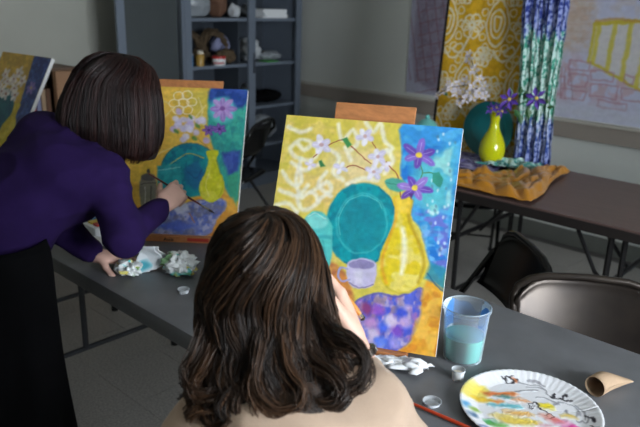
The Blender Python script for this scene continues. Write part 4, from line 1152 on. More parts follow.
M['leg_grey'] = mat('table_leg_steel', (62, 64, 68), 0.4, 0.4, vary=0.08)
M['laminate'] = mat('brown_laminate', (96, 76, 72), 0.38, vary=0.12, scale=5, stretch=(1, 9, 1), bump=0.02)
M['edge_dark'] = mat('dark_table_edge', (34, 29, 28), 0.45, vary=0.1)
M['leg_black'] = mat('black_leg_steel', (26, 25, 26), 0.4, 0.3, vary=0.1)
M['wood'] = mat('easel_wood', (186, 122, 74), 0.5, vary=0.16, scale=6, stretch=(2, 14, 14), bump=0.05)
M['wood_lt'] = mat('pale_easel_wood', (196, 150, 104), 0.55, vary=0.14, scale=6, stretch=(2, 14, 14), bump=0.05)
M['canvas'] = mat('primed_canvas', (238, 238, 236), 0.8, vary=0.02, bump=0.1, bscale=600)
M['paint'] = mat_attr('acrylic_paint', 0.42, 0.4, bump=0.12, bscale=260)
M['cabinet'] = mat('cabinet_steel', (116, 126, 140), 0.45, 0.15, vary=0.05, scale=4)
M['cab_in'] = mat('cabinet_interior', (66, 73, 82), 0.55, 0.1, vary=0.05, scale=4)
M['smoke'] = mat('smoked_panel', (70, 76, 78), 0.3, vary=0.12, scale=2.5, stretch=(1, 1, .3))
M['glass'] = mat_clear('clear_glass', (190, 205, 210), 0.03, 0.05)
M['steel_black'] = mat('black_chair_steel', (14, 14, 15), 0.25, 0.2, vary=0.1)
M['steel_brown'] = mat('worn_brown_chair_steel', (46, 40, 37), 0.3, 0.6, rgb2=(66, 58, 52), scale=7, bump=0.10, bscale=9)
M['rubber'] = mat('rubber', (20, 20, 20), 0.8, vary=0.05)
M['skin'] = mat('skin', (226, 182, 160), 0.5, vary=0.05, scale=30, bump=0.05, bscale=300)
M['skin2'] = mat('skin_cool', (214, 172, 156), 0.5, vary=0.05, scale=30, bump=0.05, bscale=300)
M['purple'] = mat('purple_knit', (33, 17, 62), 0.9, vary=0.12, scale=20, bump=0.25, bscale=500, spec=0.15)
M['black_cloth'] = mat('black_cloth', (9, 9, 11), 0.95, vary=0.15, scale=10, bump=0.15, bscale=300, spec=0.08)
M['tan'] = mat('tan_knit', (186, 160, 138), 0.85, vary=0.06, scale=18, bump=0.3, bscale=420, sheen=0.1)
M['collar'] = mat('pale_collar', (205, 212, 232), 0.8, vary=0.04)
M['denim'] = mat('dark_trousers', (40, 44, 58), 0.85, vary=0.12, scale=25)
M['hair'] = mat_attr('hair_strands', 0.42, 0.4)
M['hair_in1'] = mat('hair_underlayer_dark', (26, 16, 16), 0.6, vary=0.2, scale=20)
M['hair_in2'] = mat('hair_underlayer_brown', (34, 24, 18), 0.6, vary=0.2, scale=20)
M['white_cer'] = mat('white_ceramic', (232, 230, 228), 0.3, vary=0.02)
M['paper'] = mat('white_paper', (236, 238, 240), 0.85, vary=0.03, scale=30)
M['tissue'] = mat_attr('paint_stained_tissue', 0.9, 0.2)
M['card'] = mat('cardboard_tube', (178, 150, 122), 0.8, vary=0.08, scale=20, stretch=(1, 1, 6))
M['card_in'] = mat('cardboard_dark', (120, 98, 76), 0.85, vary=0.1)
M['box_brown'] = mat('brown_cardboard', (160, 122, 92), 0.8, vary=0.08, scale=5)
M['shelf_brown'] = mat('dark_brown_wood', (104, 82, 66), 0.6, vary=0.15, scale=6, stretch=(1, 1, 8))
M['cup'] = mat_clear('hazy_plastic', (215, 228, 236), 0.17, 0.3)
M['water'] = mat('milky_turquoise_water', (104, 190, 180), 0.15, vary=0.06, scale=16)
M['blue_smear'] = mat_clear('blue_paint_smear', (90, 145, 210), 0.22, 0.3)
M['clearcap'] = mat_clear('clear_plastic_cap', (225, 230, 235), 0.40, 0.25)
M['paste'] = mat('cream_paint', (214, 205, 188), 0.5, vary=0.05)
M['red_handle'] = mat('red_brush_handle', (196, 66, 34), 0.3, vary=0.06)
M['dark_handle'] = mat('dark_red_brush_handle', (92, 30, 26), 0.3, vary=0.1)
M['ferrule'] = mat('brush_ferrule', (190, 185, 170), 0.25, 0.9)
M['bristle'] = mat('brush_bristle', (60, 50, 45), 0.8, vary=0.2)
M['orange_handle'] = mat('orange_wood_handle', (206, 138, 58), 0.35, vary=0.08)
M['teal'] = mat('teal_glaze', (20, 104, 108), 0.3, vary=0.08, scale=4)
M['yellow'] = mat('yellow_glaze', (206, 208, 22), 0.16, vary=0.03, coat=0.4)
M['turq'] = mat('turquoise_glaze', (110, 190, 185), 0.3, vary=0.05)
M['satin'] = mat('ochre_satin', (180, 118, 12), 0.32, vary=0.10, scale=9, sheen=0.2)
M['attr_cloth'] = mat_attr('printed_cloth', 0.85, 0.2)
M['attr_paper'] = mat_attr('crayon_paper', 0.8, 0.2)
M['lav_petal'] = mat('violet_petals', (98, 66, 172), 0.6, vary=0.15, scale=40)
M['white_petal'] = mat('white_petals', (224, 216, 226), 0.6, vary=0.05, scale=40)
M['leaf'] = mat('green_leaf', (58, 104, 58), 0.5, vary=0.2, scale=40)
M['stem'] = mat('brown_stem', (70, 56, 44), 0.7, vary=0.15)
M['pistil'] = mat('yellow_pistil', (226, 200, 90), 0.6, vary=0.1)
M['ink'] = mat('ink', (40, 26, 20), 0.7)
M['red_ink'] = mat('red_pencil', (176, 52, 40), 0.6)
M['silver'] = mat('watch_silver', (188, 186, 182), 0.22, 0.95)
M['watch_dark'] = mat('watch_links_dark', (92, 84, 78), 0.3, 0.8)
M['frame_white'] = mat('window_frame_paint', (222, 222, 218), 0.5, vary=0.02)
M['grey_chair'] = mat('grey_moulded_plastic', (128, 132, 134), 0.5, vary=0.04)
M['wicker'] = mat('dried_vine', (92, 76, 56), 0.85, vary=0.3, scale=40)
M['bag_grey'] = mat('grey_plastic_bag', (150, 156, 162), 0.35, vary=0.08)
M['bag_white'] = mat('white_plastic_bag', (200, 204, 208), 0.35, vary=0.06)
M['bag_brown'] = mat('brown_paper_bag', (112, 80, 62), 0.8, vary=0.1)
M['lav_cloth'] = mat('lavender_cloth', (140, 144, 178), 0.8, vary=0.1)
M['blue_can'] = mat('blue_label', (60, 130, 190), 0.4, vary=0.05)
M['amber'] = mat('amber_glass', (176, 140, 70), 0.2, vary=0.1)
M['red_lid'] = mat('red_lid', (190, 50, 44), 0.4, vary=0.05)
M['green_card'] = mat('green_card', (70, 170, 70), 0.6, vary=0.05)

# ================================================================== the room
XL, XR, YF, YB, ZC = -4.72, WALL_X, -1.9, 4.385, 2.75


def struct(name, mb, m, parent=None):
    o = mb.build(name, m, parent)
    o['kind'] = 'structure'
    return o


fl = struct('floor', MB().box(((XL + XR) / 2, (YF + YB) / 2, -0.056), (XR - XL + 0.2, YB - YF + 0.2, 0.1)), M['grout'])
TS = 0.305
TX0, TY0 = -2.096 - TS * 9, 1.25 - TS * 10
tile_me = MB().box((0, 0, -0.003), (TS - 0.002, TS - 0.002, 0.006)).build('floor_tile', M['tile'])
tile_me_data = tile_me.data
bpy.data.objects.remove(tile_me)
rest = MB()
for i in range(0, 23):
    for j in range(0, 21):
        cx, cy = TX0 + TS * (i + 0.5), TY0 + TS * (j + 0.5)
        if not (XL < cx - TS / 2 + .12 and cx + TS / 2 < XR + .12 and cy - TS / 2 > YF - .12 and cy + TS / 2 < YB + .12):
            continue
        if cx < -0.3 and cy > 0.25:
            t = link('floor_tile', tile_me_data, None, fl)
            t.location = (cx, cy, random.uniform(-0.0006, 0))
        else:
            rest.box((cx, cy, -0.003), (TS - 0.002, TS - 0.002, 0.006))
r_ = rest.build('floor_tile_field', M['tile'], fl)
r_['kind'] = 'stuff'
struct('ceiling', MB().box(((XL + XR) / 2, (YF + YB) / 2, ZC + 0.05), (XR - XL + 0.2, YB - YF + 0.2, 0.1)), M['ceil'])
struct('wall_back', MB().box(((XL + XR) / 2, YB + 0.05, ZC / 2), (XR - XL + 0.2, 0.1, ZC)), M['wall_back'])
struct('wall_left', MB().box((XL - 0.05, (YF + YB) / 2, ZC / 2), (0.1, YB - YF, ZC)), M['wall'])
struct('wall_front', MB().box(((XL + XR) / 2, YF - 0.05, ZC / 2), (XR - XL + 0.2, 0.1, ZC)), M['wall'])
w = MB()
w.box((XR + 0.05, (YF + YB) / 2, WIN_Z0 / 2), (0.1, YB - YF, WIN_Z0))
w.box((XR + 0.05, (YF + YB) / 2, (WIN_Z1 + ZC) / 2), (0.1, YB - YF, ZC - WIN_Z1))
w.box((XR + 0.05, (YF + WIN_Y0) / 2, (WIN_Z0 + WIN_Z1) / 2), (0.1, WIN_Y0 - YF, WIN_Z1 - WIN_Z0))
w.box((XR + 0.05, (YB + WIN_Y1) / 2, (WIN_Z0 + WIN_Z1) / 2), (0.1, YB - WIN_Y1, WIN_Z1 - WIN_Z0))
struct('wall_right', w, M['wall'])
# windows in the right wall, four sashes
nwin = 4
ww = (WIN_Y1 - WIN_Y0) / nwin
for i in range(nwin):
    y0 = WIN_Y0 + ww * i
    f = MB()
    for yy in (y0 + 0.025, y0 + ww - 0.025):
        f.box((XR + 0.05, yy, (WIN_Z0 + WIN_Z1) / 2), (0.06, 0.05, WIN_Z1 - WIN_Z0))
    for zz in (WIN_Z0 + 0.025, (WIN_Z0 + WIN_Z1) / 2, WIN_Z1 - 0.025):
        f.box((XR + 0.05, y0 + ww / 2, zz), (0.05, ww - 0.1, 0.05))
    fo = struct('window_%d' % (i + 1), f, M['frame_white'])
    MB().box((XR + 0.03, y0 + ww / 2, (WIN_Z0 + WIN_Z1) / 2), (0.004, ww - 0.1, WIN_Z1 - WIN_Z0 - 0.1)).build('pane', M['glass'], fo)
struct('trim_1', MB().box(((XL + XR) / 2, YB - 0.018, 0.790), (XR - XL, 0.036, 0.105), bev=0.006), M['rail'])
struct('trim_2', MB().box(((XL + XR) / 2, YB - 0.026, 0.851), (XR - XL, 0.052, 0.016), bev=0.004), M['lip'])
struct('baseboard_back', MB().box(((XL + XR) / 2, YB - 0.006, 0.055), (XR - XL, 0.012, 0.11)), M['base'])
struct('baseboard_left', MB().box((XL + 0.006, (YF + YB) / 2, 0.055), (0.012, YB - YF - .03, 0.11)), M['base'])


# ================================================================== tables
def folding_table(label, x0, x1, y0, y1, top_m, edge_m, leg_m, legs, th=0.045, double=False, bar_z=0.15, group=None, name='folding_table'):
    cx, cy = (x0 + x1) / 2, (y0 + y1) / 2
    t = tag(empty(name, (cx, cy, 0)), label, 'table', group)
    L, W = x1 - x0, y1 - y0
    if edge_m is None:
        MB().box((0, 0, 0.74 - th / 2), (L, W, th), bev=0.014).build('tabletop', top_m, t, True)
    else:
        MB().box((0, 0, 0.74 - 0.004), (L - 0.006, W - 0.006, 0.008)).build('tabletop', top_m, t)
        MB().box((0, 0, 0.732 - (th - 0.008) / 2), (L, W, th - 0.008), bev=0.003).build('apron', edge_m, t)
    zt = 0.74 - th
    for lx in legs:
        lx -= cx
        s = 1 if lx > 0 else -1
        for yy in (-W / 2 + 0.07, W / 2 - 0.04):
            lg = MB().tube([(lx, yy, zt), (lx, yy, 0.012)], 0.0135).build('leg', leg_m, t, True)
            MB().tube([(lx, yy, 0.03), (lx, yy, 0.0)], 0.017).build('foot_cap', M['rubber'], lg, True)
            if double:
                MB().tube([(lx + 0.055, yy, zt), (lx + 0.06, yy, 0.0)], 0.012).build('leg', leg_m, t, True)
        MB().tube([(lx, -W / 2 + 0.07, bar_z), (lx, W / 2 - 0.04, bar_z)], 0.011).build('crossbar', leg_m, t, True)
        if not double:
            MB().tube([(lx, -0.1, zt), (lx, -0.1, bar_z)], 0.0125).build('centre_post', leg_m, t, True)
        else:
            MB().tube([(lx, -W / 2 + 0.07, 0.45), (lx, W / 2 - 0.04, 0.45)], 0.012).build('crossbar', leg_m, t, True)
        MB().tube([(lx, 0, bar_z + 0.28), (lx - s * 0.12, 0, bar_z + 0.42), (lx - s * 0.30, 0, zt + 0.005)], 0.009).build('brace', leg_m, t, True)
        if double:
            MB().tube([(lx - s * 0.16, -W / 2 + 0.08, zt), (lx - s * 0.13, -W / 2 + 0.08, zt - .05), (lx - s * 0.05, -W / 2 + 0.08, 0.50), (lx, -W / 2 + 0.08, 0.46)], 0.009).build('brace', leg_m, t, True)
            MB().box((lx - s * 0.14, -W / 2 + 0.1, zt - .012), (0.09, 0.05, 0.024)).build('hinge', leg_m, t)
    return t


T1 = folding_table('long charcoal plastic folding table in front holding the big painting and paint plate', -2.545, -0.10, 0.923, 1.677,
                   M['plastic_grey'], None, M['leg_grey'], (-2.39, -0.26), th=0.056)
T3 = folding_table('charcoal folding table at the far left behind the woman in purple', -4.39, -2.56, 0.93, 1.67,
                   M['plastic_grey'], None, M['leg_grey'], (-2.90, -4.1), th=0.056)
T2 = folding_table('brown laminate table with black edge holding the still life display', -2.36, -0.22, 2.667, 3.445,
                   M['laminate'], M['edge_dark'], M['leg_black'], (-1.64, -0.87), th=0.05, double=True)


# ================================================================== folding chairs
def folding_chair(label, x, y, face, m, seat_m=None, group=None):
    """face: world angle (radians) the sitter looks towards"""
    t = tag(empty('folding_chair', (x, y, 0), face - math.pi / 2), label, 'chair', group)
    seat_m = seat_m or m
    # front tube: inverted U from the front feet over the back
    U = [(-0.215, 0.23, 0.0), (-0.212, -0.02, 0.46), (-0.207, -0.17, 0.70)]
    arc = []
    for k in range(9):
        a = math.pi - k * math.pi / 8
        arc.append((0.15 * math.cos(a) + (-0.057 if k < 4 else 0.057 if k > 4 else 0), -0.205 - 0.012 * math.sin(a), 0.735 + 0.075 * math.sin(a) ** 0.8 if 0 < k < 8 else 0.735))
    MB().tube(U + arc + [(0.207, -0.17, 0.70), (0.212, -0.02, 0.46), (0.215, 0.23, 0.0)], 0.0115).build('front_frame', m, t, True, 70)
    for s in (-1, 1):
        MB().tube([(s * 0.19, 0.04, 0.45), (s * 0.2, -0.3, 0.0)], 0.0105).build('rear_leg', m, t, True)
        MB().tube([(s * 0.215, 0.23, 0.02), (s * 0.215, 0.24, 0.0)], 0.015).build('foot_cap', M['rubber'], t, True)
        MB().tube([(s * 0.199, -0.285, 0.02), (s * 0.2, -0.3, 0.0)], 0.0145).build('foot_cap', M['rubber'], t, True)
    MB().tube([(-0.197, -0.2, 0.13), (0.197, -0.2, 0.13)], 0.007).build('stretcher', m, t, True)
    # seat: dished plate with rolled edge
    n, k = 15, 13
    V, F = [], []
    for i in range(n):
        for j in range(k):
            a, b = i / (n - 1) * 2 - 1, j / (k - 1) * 2 - 1
            sx = 0.195 * a * (1 - 0.10 * max(0, b) ** 4)
            e = max(abs(a), abs(b)) ** 6
            V.append((sx, 0.02 + 0.195 * b * (1 - 0.12 * abs(a) ** 5), 0.455 - 0.018 * (1 - a * a) * (1 - b * b) - 0.02 * (e > 0.99)))
    for i in range(n - 1):
        for j in range(k - 1):
            q = i * k + j
            F.append((q, q + k, q + k + 1, q + 1))
    so = pyd('seat', V, F, seat_m, t)
    md = so.modifiers.new('thick', 'SOLIDIFY')
    md.thickness = 0.006
    # backrest: curved pressed panel with rounded upper corners
    V, F = [], []
    n, k = 21, 11
    for i in range(n):
        a = i / (n - 1) * 2 - 1
        top = 0.80 - 0.065 * max(0, abs(a) - 0.55) ** 2 / 0.2025
        for j in range(k):
            b = j / (k - 1)
            z = 0.585 + (top - 0.585) * b
            rim = 0.008 * (1 if (j == k - 1 or j == 0) else 0)
            V.append((0.205 * a, -0.132 - (z - 0.585) * 0.36 - 0.035 * (1 - a * a) + rim, z))
    for i in range(n - 1):
        for j in range(k - 1):
            q = i * k + j
            F.append((q, q + k, q + k + 1, q + 1))
    bo = pyd('backrest', V, F, seat_m, t)
    md = bo.modifiers.new('thick', 'SOLIDIFY')
    md.thickness = 0.005
    return t


def chair_at_back(label, bx, by, face, m, **k):
    """place by where the middle of the backrest top stands"""
    d = 0.225
    return folding_chair(label, bx + math.cos(face) * d, by + math.sin(face) * d, face, m, **k)


ch_brown = chair_at_back('worn brown metal folding chair tucked against the front table edge', -0.655, 1.90, math.radians(-56), M['steel_brown'])
ch_black = chair_at_back('small black metal folding chair just behind the worn brown chair', -0.895, 2.035, math.radians(228), M['steel_black'])
ch_far = chair_at_back('dark folding chair standing between the two easels before the cabinet', -3.16, 2.92, math.radians(205), M['steel_black'])
ch_far2 = chair_at_back('black folding chair near the cabinet, half hidden by the middle painting', -3.62, 2.62, math.radians(160), M['steel_black'])
ch_wall = chair_at_back('black folding chair behind the still life table with only legs showing', -2.13, 3.72, math.radians(-60), M['steel_black'])
ch_sit = folding_chair('folding chair under the seated woman in the tan sweater', -0.575, 0.545, math.radians(135), M['steel_brown'])

# grey moulded chair by the back wall with a dark bag on it
g = tag(empty('moulded_chair', (-3.24, 4.03, 0), 0.12), 'grey moulded plastic chair against the back wall under the rail', 'chair')
V, F = [], []
n, k = 19, 9
for i in range(n):
    a = i / (n - 1) * 2 - 1
    for j in range(k):
        b = j / (k - 1)
        top = 0.79 - 0.09 * abs(a) ** 4
        z = 0.46 + (top - 0.46) * b
        V.append((0.25 * a * (1 - 0.12 * b), 0.20 + 0.06 * b - 0.05 * (1 - a * a), z))
for i in range(n - 1):
    for j in range(k - 1):
        q = i * k + j
        F.append((q, q + k, q + k + 1, q + 1))
o = pyd('backrest', V, F, M['grey_chair'], g)
md = o.modifiers.new('thick', 'SOLIDIFY')
md.thickness = 0.012
MB().box((0, -0.01, 0.45), (0.46, 0.42, 0.022), bev=0.01).build('seat', M['grey_chair'], g, True)
for sx in (-0.19, 0.19):
    for sy in (-0.18, 0.18):
        MB().tube([(sx, sy, 0.44), (sx * 1.12, sy * 1.12, 0)], 0.012).build('leg', M['leg_grey'], g, True)
S = SDF((-3.62, 3.75, 0.44), (-3.0, 4.2, 0.86), 0.012)
S.ell((-3.33, 3.98, 0.60), (0.13, 0.08, 0.13), k=.03).ell((-3.34, 3.97, 0.71), (0.10, 0.07, 0.10), k=.05)
o = S.build('shoulder_bag', M['black_cloth'], None, cloth_disp(0.012, 14, 3))
tag(o, 'black cloth bag slumped on the grey chair by the wall', 'bag')

# ================================================================== steel cabinet
CX, CY0, CY1, CH, CD = -4.2, 3.065, 4.285, 1.92, 0.46
cb = tag(empty('storage_cabinet', (CX - CD / 2, (CY0 + CY1) / 2, 0)), 'tall grey steel storage cabinet with one door swung open in the corner', 'cabinet')
hw = (CY1 - CY0) / 2
b = MB()
b.box((-CD / 2 + 0.006, 0, CH / 2), (0.012, hw * 2, CH))
b.build('back_panel', M['cab_in'], cb)
for s in (-1, 1):
    MB().box((0, s * (hw - 0.012), CH / 2), (CD, 0.024, CH)).build('side_panel', M['cabinet'], cb)
    MB().box((CD / 2 + 0.008, s * (hw - 0.03), CH / 2), (0.02, 0.06, CH)).build('stile', M['cabinet'], cb)
MB().box((0, 0, CH - 0.012), (CD, hw * 2 - 0.05, 0.024)).build('top_panel', M['cabinet'], cb)
MB().box((0, 0, 0.05), (CD, hw * 2 - 0.05, 0.1)).build('plinth', M['cabinet'], cb)
MB().box((-0.06, 0.03, CH / 2), (CD - 0.14, 0.015, CH - 0.05)).build('divider', M['cab_in'], cb)
SHELF = (0.36, 0.69, 1.045, 1.40)
for z in SHELF:
    MB().box((0.0, 0, z - 0.012), (CD - 0.03, hw * 2 - 0.05, 0.024)).build('shelf', M['cabinet'], cb)
MB().box((CD / 2 + 0.008, 0.045, CH / 2), (0.02, 0.07, CH)).build('centre_stile', M['cabinet'], cb)
MB().box((CD / 2 + 0.026, 0.06, 1.05), (0.014, 0.014, 0.16), bev=0.004).build('handle', M['cab_in'], cb)
# the other door stands swung right open beside the cabinet
dr = MB()
DW = 0.545
for yy in (0.012, DW - 0.03):
    dr.box((0, -yy, CH / 2), (0.022, 0.02 if yy < .1 else 0.06, CH - 0.06))
for zz in (0.14, CH - 0.07):
    dr.box((0, -DW / 2, zz), (0.022, DW - 0.1, 0.08))
d2 = dr.build('door', M['cabinet'], cb)
d2.location = (CD / 2 + 0.005, -hw, 0)
d2.rotation_euler = (0, 0, math.radians(-1))
MB().box((0, -DW / 2, CH / 2), (0.008, DW - 0.12, CH - 0.2)).build('pane', M['smoke'], d2)


def lump(name, label, cat, c, rad, m, amp=0.02, freq=14, seed=1, extra=(), h=0.012, kind=None, group=None):
    c = np.array(c, float)
    R = max(rad) + 0.12
    S_ = SDF(c - R, c + R, h)
    S_.ell(c, rad)
    for (dc, rr) in extra:
        S_.ell(c + np.array(dc), rr, k=0.04)
    S_.cut((0, 0, c[2] - rad[2] * 0.85), (0, 0, -1))
    o_ = S_.build(name, m, None, cloth_disp(amp, freq, seed))
    V = [v.co.z for v in o_.data.vertices]
    zb = min(V)
    z0 = c[2] - rad[2]
    o_.location.z = z0 - zb + 0.001
    return tag(o_, label, cat, group, kind)


def shp(y, x=0.0):
    return (CX - CD / 2 + x, y)


def on_shelf(i, y, x, rad, **k):
    return (CX - CD / 2 + x, y, SHELF[i] + rad[2])


lump('plastic_bag', 'grey plastic bag slumped on the upper cabinet shelf', 'bag', on_shelf(3, 3.265, .08, (0.10, 0.13, 0.12)), (0.10, 0.13, 0.12), M['bag_grey'], 0.015, 12, 2, [((0, 0.04, -0.03), (.08, .10, .08))])
lump('paper_bag', 'brown paper bag beside the grey bag on the upper shelf', 'bag', on_shelf(3, 3.515, .06, (0.09, 0.075, 0.17)), (0.09, 0.075, 0.17), M['bag_brown'], 0.02, 10, 5)
lump('plastic_bag', 'small pale bag right of the brown paper bag', 'bag', on_shelf(3, 3.64, .12, (0.05, 0.04, 0.06)), (0.05, 0.04, 0.06), M['bag_white'], 0.02, 16, 8)
st = tag(empty('paper_stack', (CX - CD / 2 + .1, 4.02, SHELF[3])), 'stack of white paper sheets on the upper right shelf', 'paper')
for i in range(6):
    MB().box((random.uniform(-.01, .01), random.uniform(-.015, .015), 0.006 + i * 0.0115), (0.2, 0.26, 0.011), rotz(random.uniform(-.08, .08))).build('sheet_bundle', M['paper'], st)
lump('plastic_bag', 'crumpled clear bag lying behind the paper stack', 'bag', on_shelf(3, 3.84, .04, (0.07, 0.06, 0.05)), (0.07, 0.06, 0.05), M['bag_grey'], 0.02, 18, 4)


def vine_wreath(label, y, R, z, seed):
    rr = random.Random(seed)
    mb = MB()
    for q in range(16):
        pts = []
        ph = rr.uniform(0, 6.28)
        tw = rr.choice((2, 3, 4))
        off = rr.uniform(0.01, 0.035)
        for k_ in range(25):
            a = k_ * 2 * math.pi / 24
            r = R + off * math.cos(tw * a + ph)
            pts.append((off * math.sin(tw * a + ph) + 0.02 * math.sin(a + ph), r * math.cos(a), z + R + 0.03 + r * math.sin(a) * 0.95))
        mb.tube(pts, 0.006, 5, False)
    o_ = mb.build('vine_wreath', M['wicker'], None, True, 80)
    o_.location = (CX - CD / 2 + 0.02, y, 0.0)
    return tag(o_, label, 'wreath')


vine_wreath('dried brown vine wreath at the left of the middle shelf', 3.27, 0.10, SHELF[2], 1)
vine_wreath('dried vine wreath leaning right of the other wreath', 3.50, 0.11, SHELF[2], 2)
lump('dried_moss', 'tan dried moss bundle in front of the wreaths', 'moss', on_shelf(2, 3.545, .13, (0.06, 0.09, 0.05)), (0.06, 0.09, 0.05), M['wicker'], 0.03, 30, 7)
lump('folded_cloth', 'lavender cloth heap on the middle shelf near the centre post', 'cloth', on_shelf(2, 3.60, -.02, (0.08, 0.07, 0.11)), (0.08, 0.07, 0.11), M['lav_cloth'], 0.03, 14, 9)


def canister(name, label, cat, c, prof, m, lid=None, lid_m=None):
    t_ = tag(empty(name, c), label, cat)
    MB().lathe([(0, 0)] + prof + [(0, prof[-1][1])], n=18).build('body', m, t_, True)
    if lid:
        MB().lathe([(0, lid[0][1])] + lid + [(0, lid[-1][1])], n=18).build('lid', lid_m, t_, True)
    return t_


zs = SHELF[2]
canister('paint_can', 'small blue paint can at the front left of the middle shelf', 'can', (CX - .06, 3.155, zs), [(.028, 0), (.028, .085)], M['blue_can'], [(.03, .085), (.03, .095)], M['bag_white'])
canister('glass_jar', 'amber glass jar with pale lid beside the blue can', 'jar', (CX - .06, 3.255, zs), [(.032, 0), (.034, .07), (.022, .09)], M['amber'], [(.024, .09), (.024, .115)], M['paste'])
canister('plastic_tub', 'white tub with a red lid on the middle shelf', 'tub', (CX - .05, 3.43, zs), [(.05, 0), (.055, .05)], M['paper'], [(.058, .05), (.058, .068)], M['red_lid'])
canister('plastic_tub', 'low white dish with red rim in front of the red lidded tub', 'tub', (CX - .015, 3.40, zs), [(.04, 0), (.045, .015)], M['paper'], [(.046, .015), (.04, .024)], M['red_lid'])
lump('plastic_bag', 'white plastic bag heap on the middle right shelf', 'bag', on_shelf(2, 3.88, .03, (0.09, 0.10, 0.09)), (0.09, 0.10, 0.09), M['bag_white'], 0.03, 14, 12)
lump('plastic_bag', 'flattened clear bag at the right end of the middle shelf', 'bag', on_shelf(2, 4.06, .06, (0.10, 0.13, 0.035)), (0.10, 0.13, 0.035), M['bag_grey'], 0.02, 16, 15)
tag(MB().box((CX - .07, 3.99, zs + .004), (.1, .13, .006)).build('card_sheet', M['green_card']), 'bright green card at the front of the right shelf', 'card')
lump('folded_cloth', 'dark folded cloth on the lower right cabinet shelf', 'cloth', on_shelf(1, 4.0, .05, (0.13, 0.20, 0.05)), (0.13, 0.20, 0.05), M['black_cloth'], 0.02, 12, 18)
lump('plastic_bag', 'pale crumpled bag left of the dark folded cloth', 'bag', on_shelf(1, 3.80, .08, (0.06, 0.05, 0.09)), (0.06, 0.05, 0.09), M['bag_grey'], 0.02, 16, 21)
lump('plastic_bag', 'white bag bundle on the lowest right shelf', 'bag', on_shelf(0, 3.95, .06, (0.12, 0.18, 0.11)), (0.12, 0.18, 0.11), M['bag_grey'], 0.03, 14, 24)
lump('plastic_bag', 'pale bag on the lower left shelf behind the easel top', 'bag', on_shelf(1, 3.35, .06, (0.10, 0.15, 0.10)), (0.10, 0.15, 0.10), M['bag_white'], 0.03, 14, 27)

# low brown bookcase with cardboard leaning on it, beside the open cabinet door
bk = tag(empty('bookcase', (-4.56, 2.12, 0)), 'low dark brown wooden bookcase against the left wall', 'bookcase')
for s in (-1, 1):
    MB().box((0, s * 0.19, 0.535), (0.28, 0.02, 1.07)).build('side_panel', M['shelf_brown'], bk)
for z in (0.03, 0.36, 0.70, 1.06):
    MB().box((0, 0, z), (0.28, 0.36, 0.02)).build('shelf', M['shelf_brown'], bk)
MB().box((-0.13, 0, 0.535), (0.012, 0.36, 1.04)).build('back_panel', M['shelf_brown'], bk)
for i, (yy, col) in enumerate(((-.14, M['red_lid']), (-.10, M['lav_cloth']), (-.065, M['card']), (-.03, M['bag_brown']))):
    tag(MB().box((-4.53, 2.12 + yy + .03, 0.71 + .11), (0.16, 0.028, 0.22)).build('book', col), ['worn red book in the low bookcase', 'lavender book between the red and tan ones', 'tan book beside the lavender one', 'brown book at the end of the bookcase row'][i], 'book')
tag(MB().box((-4.365, 2.30, 0.53), (0.05, 0.34, 1.05), bev=0.004).build('cardboard_box', M['box_brown']), 'flat brown cardboard box standing on end before the bookcase', 'box')


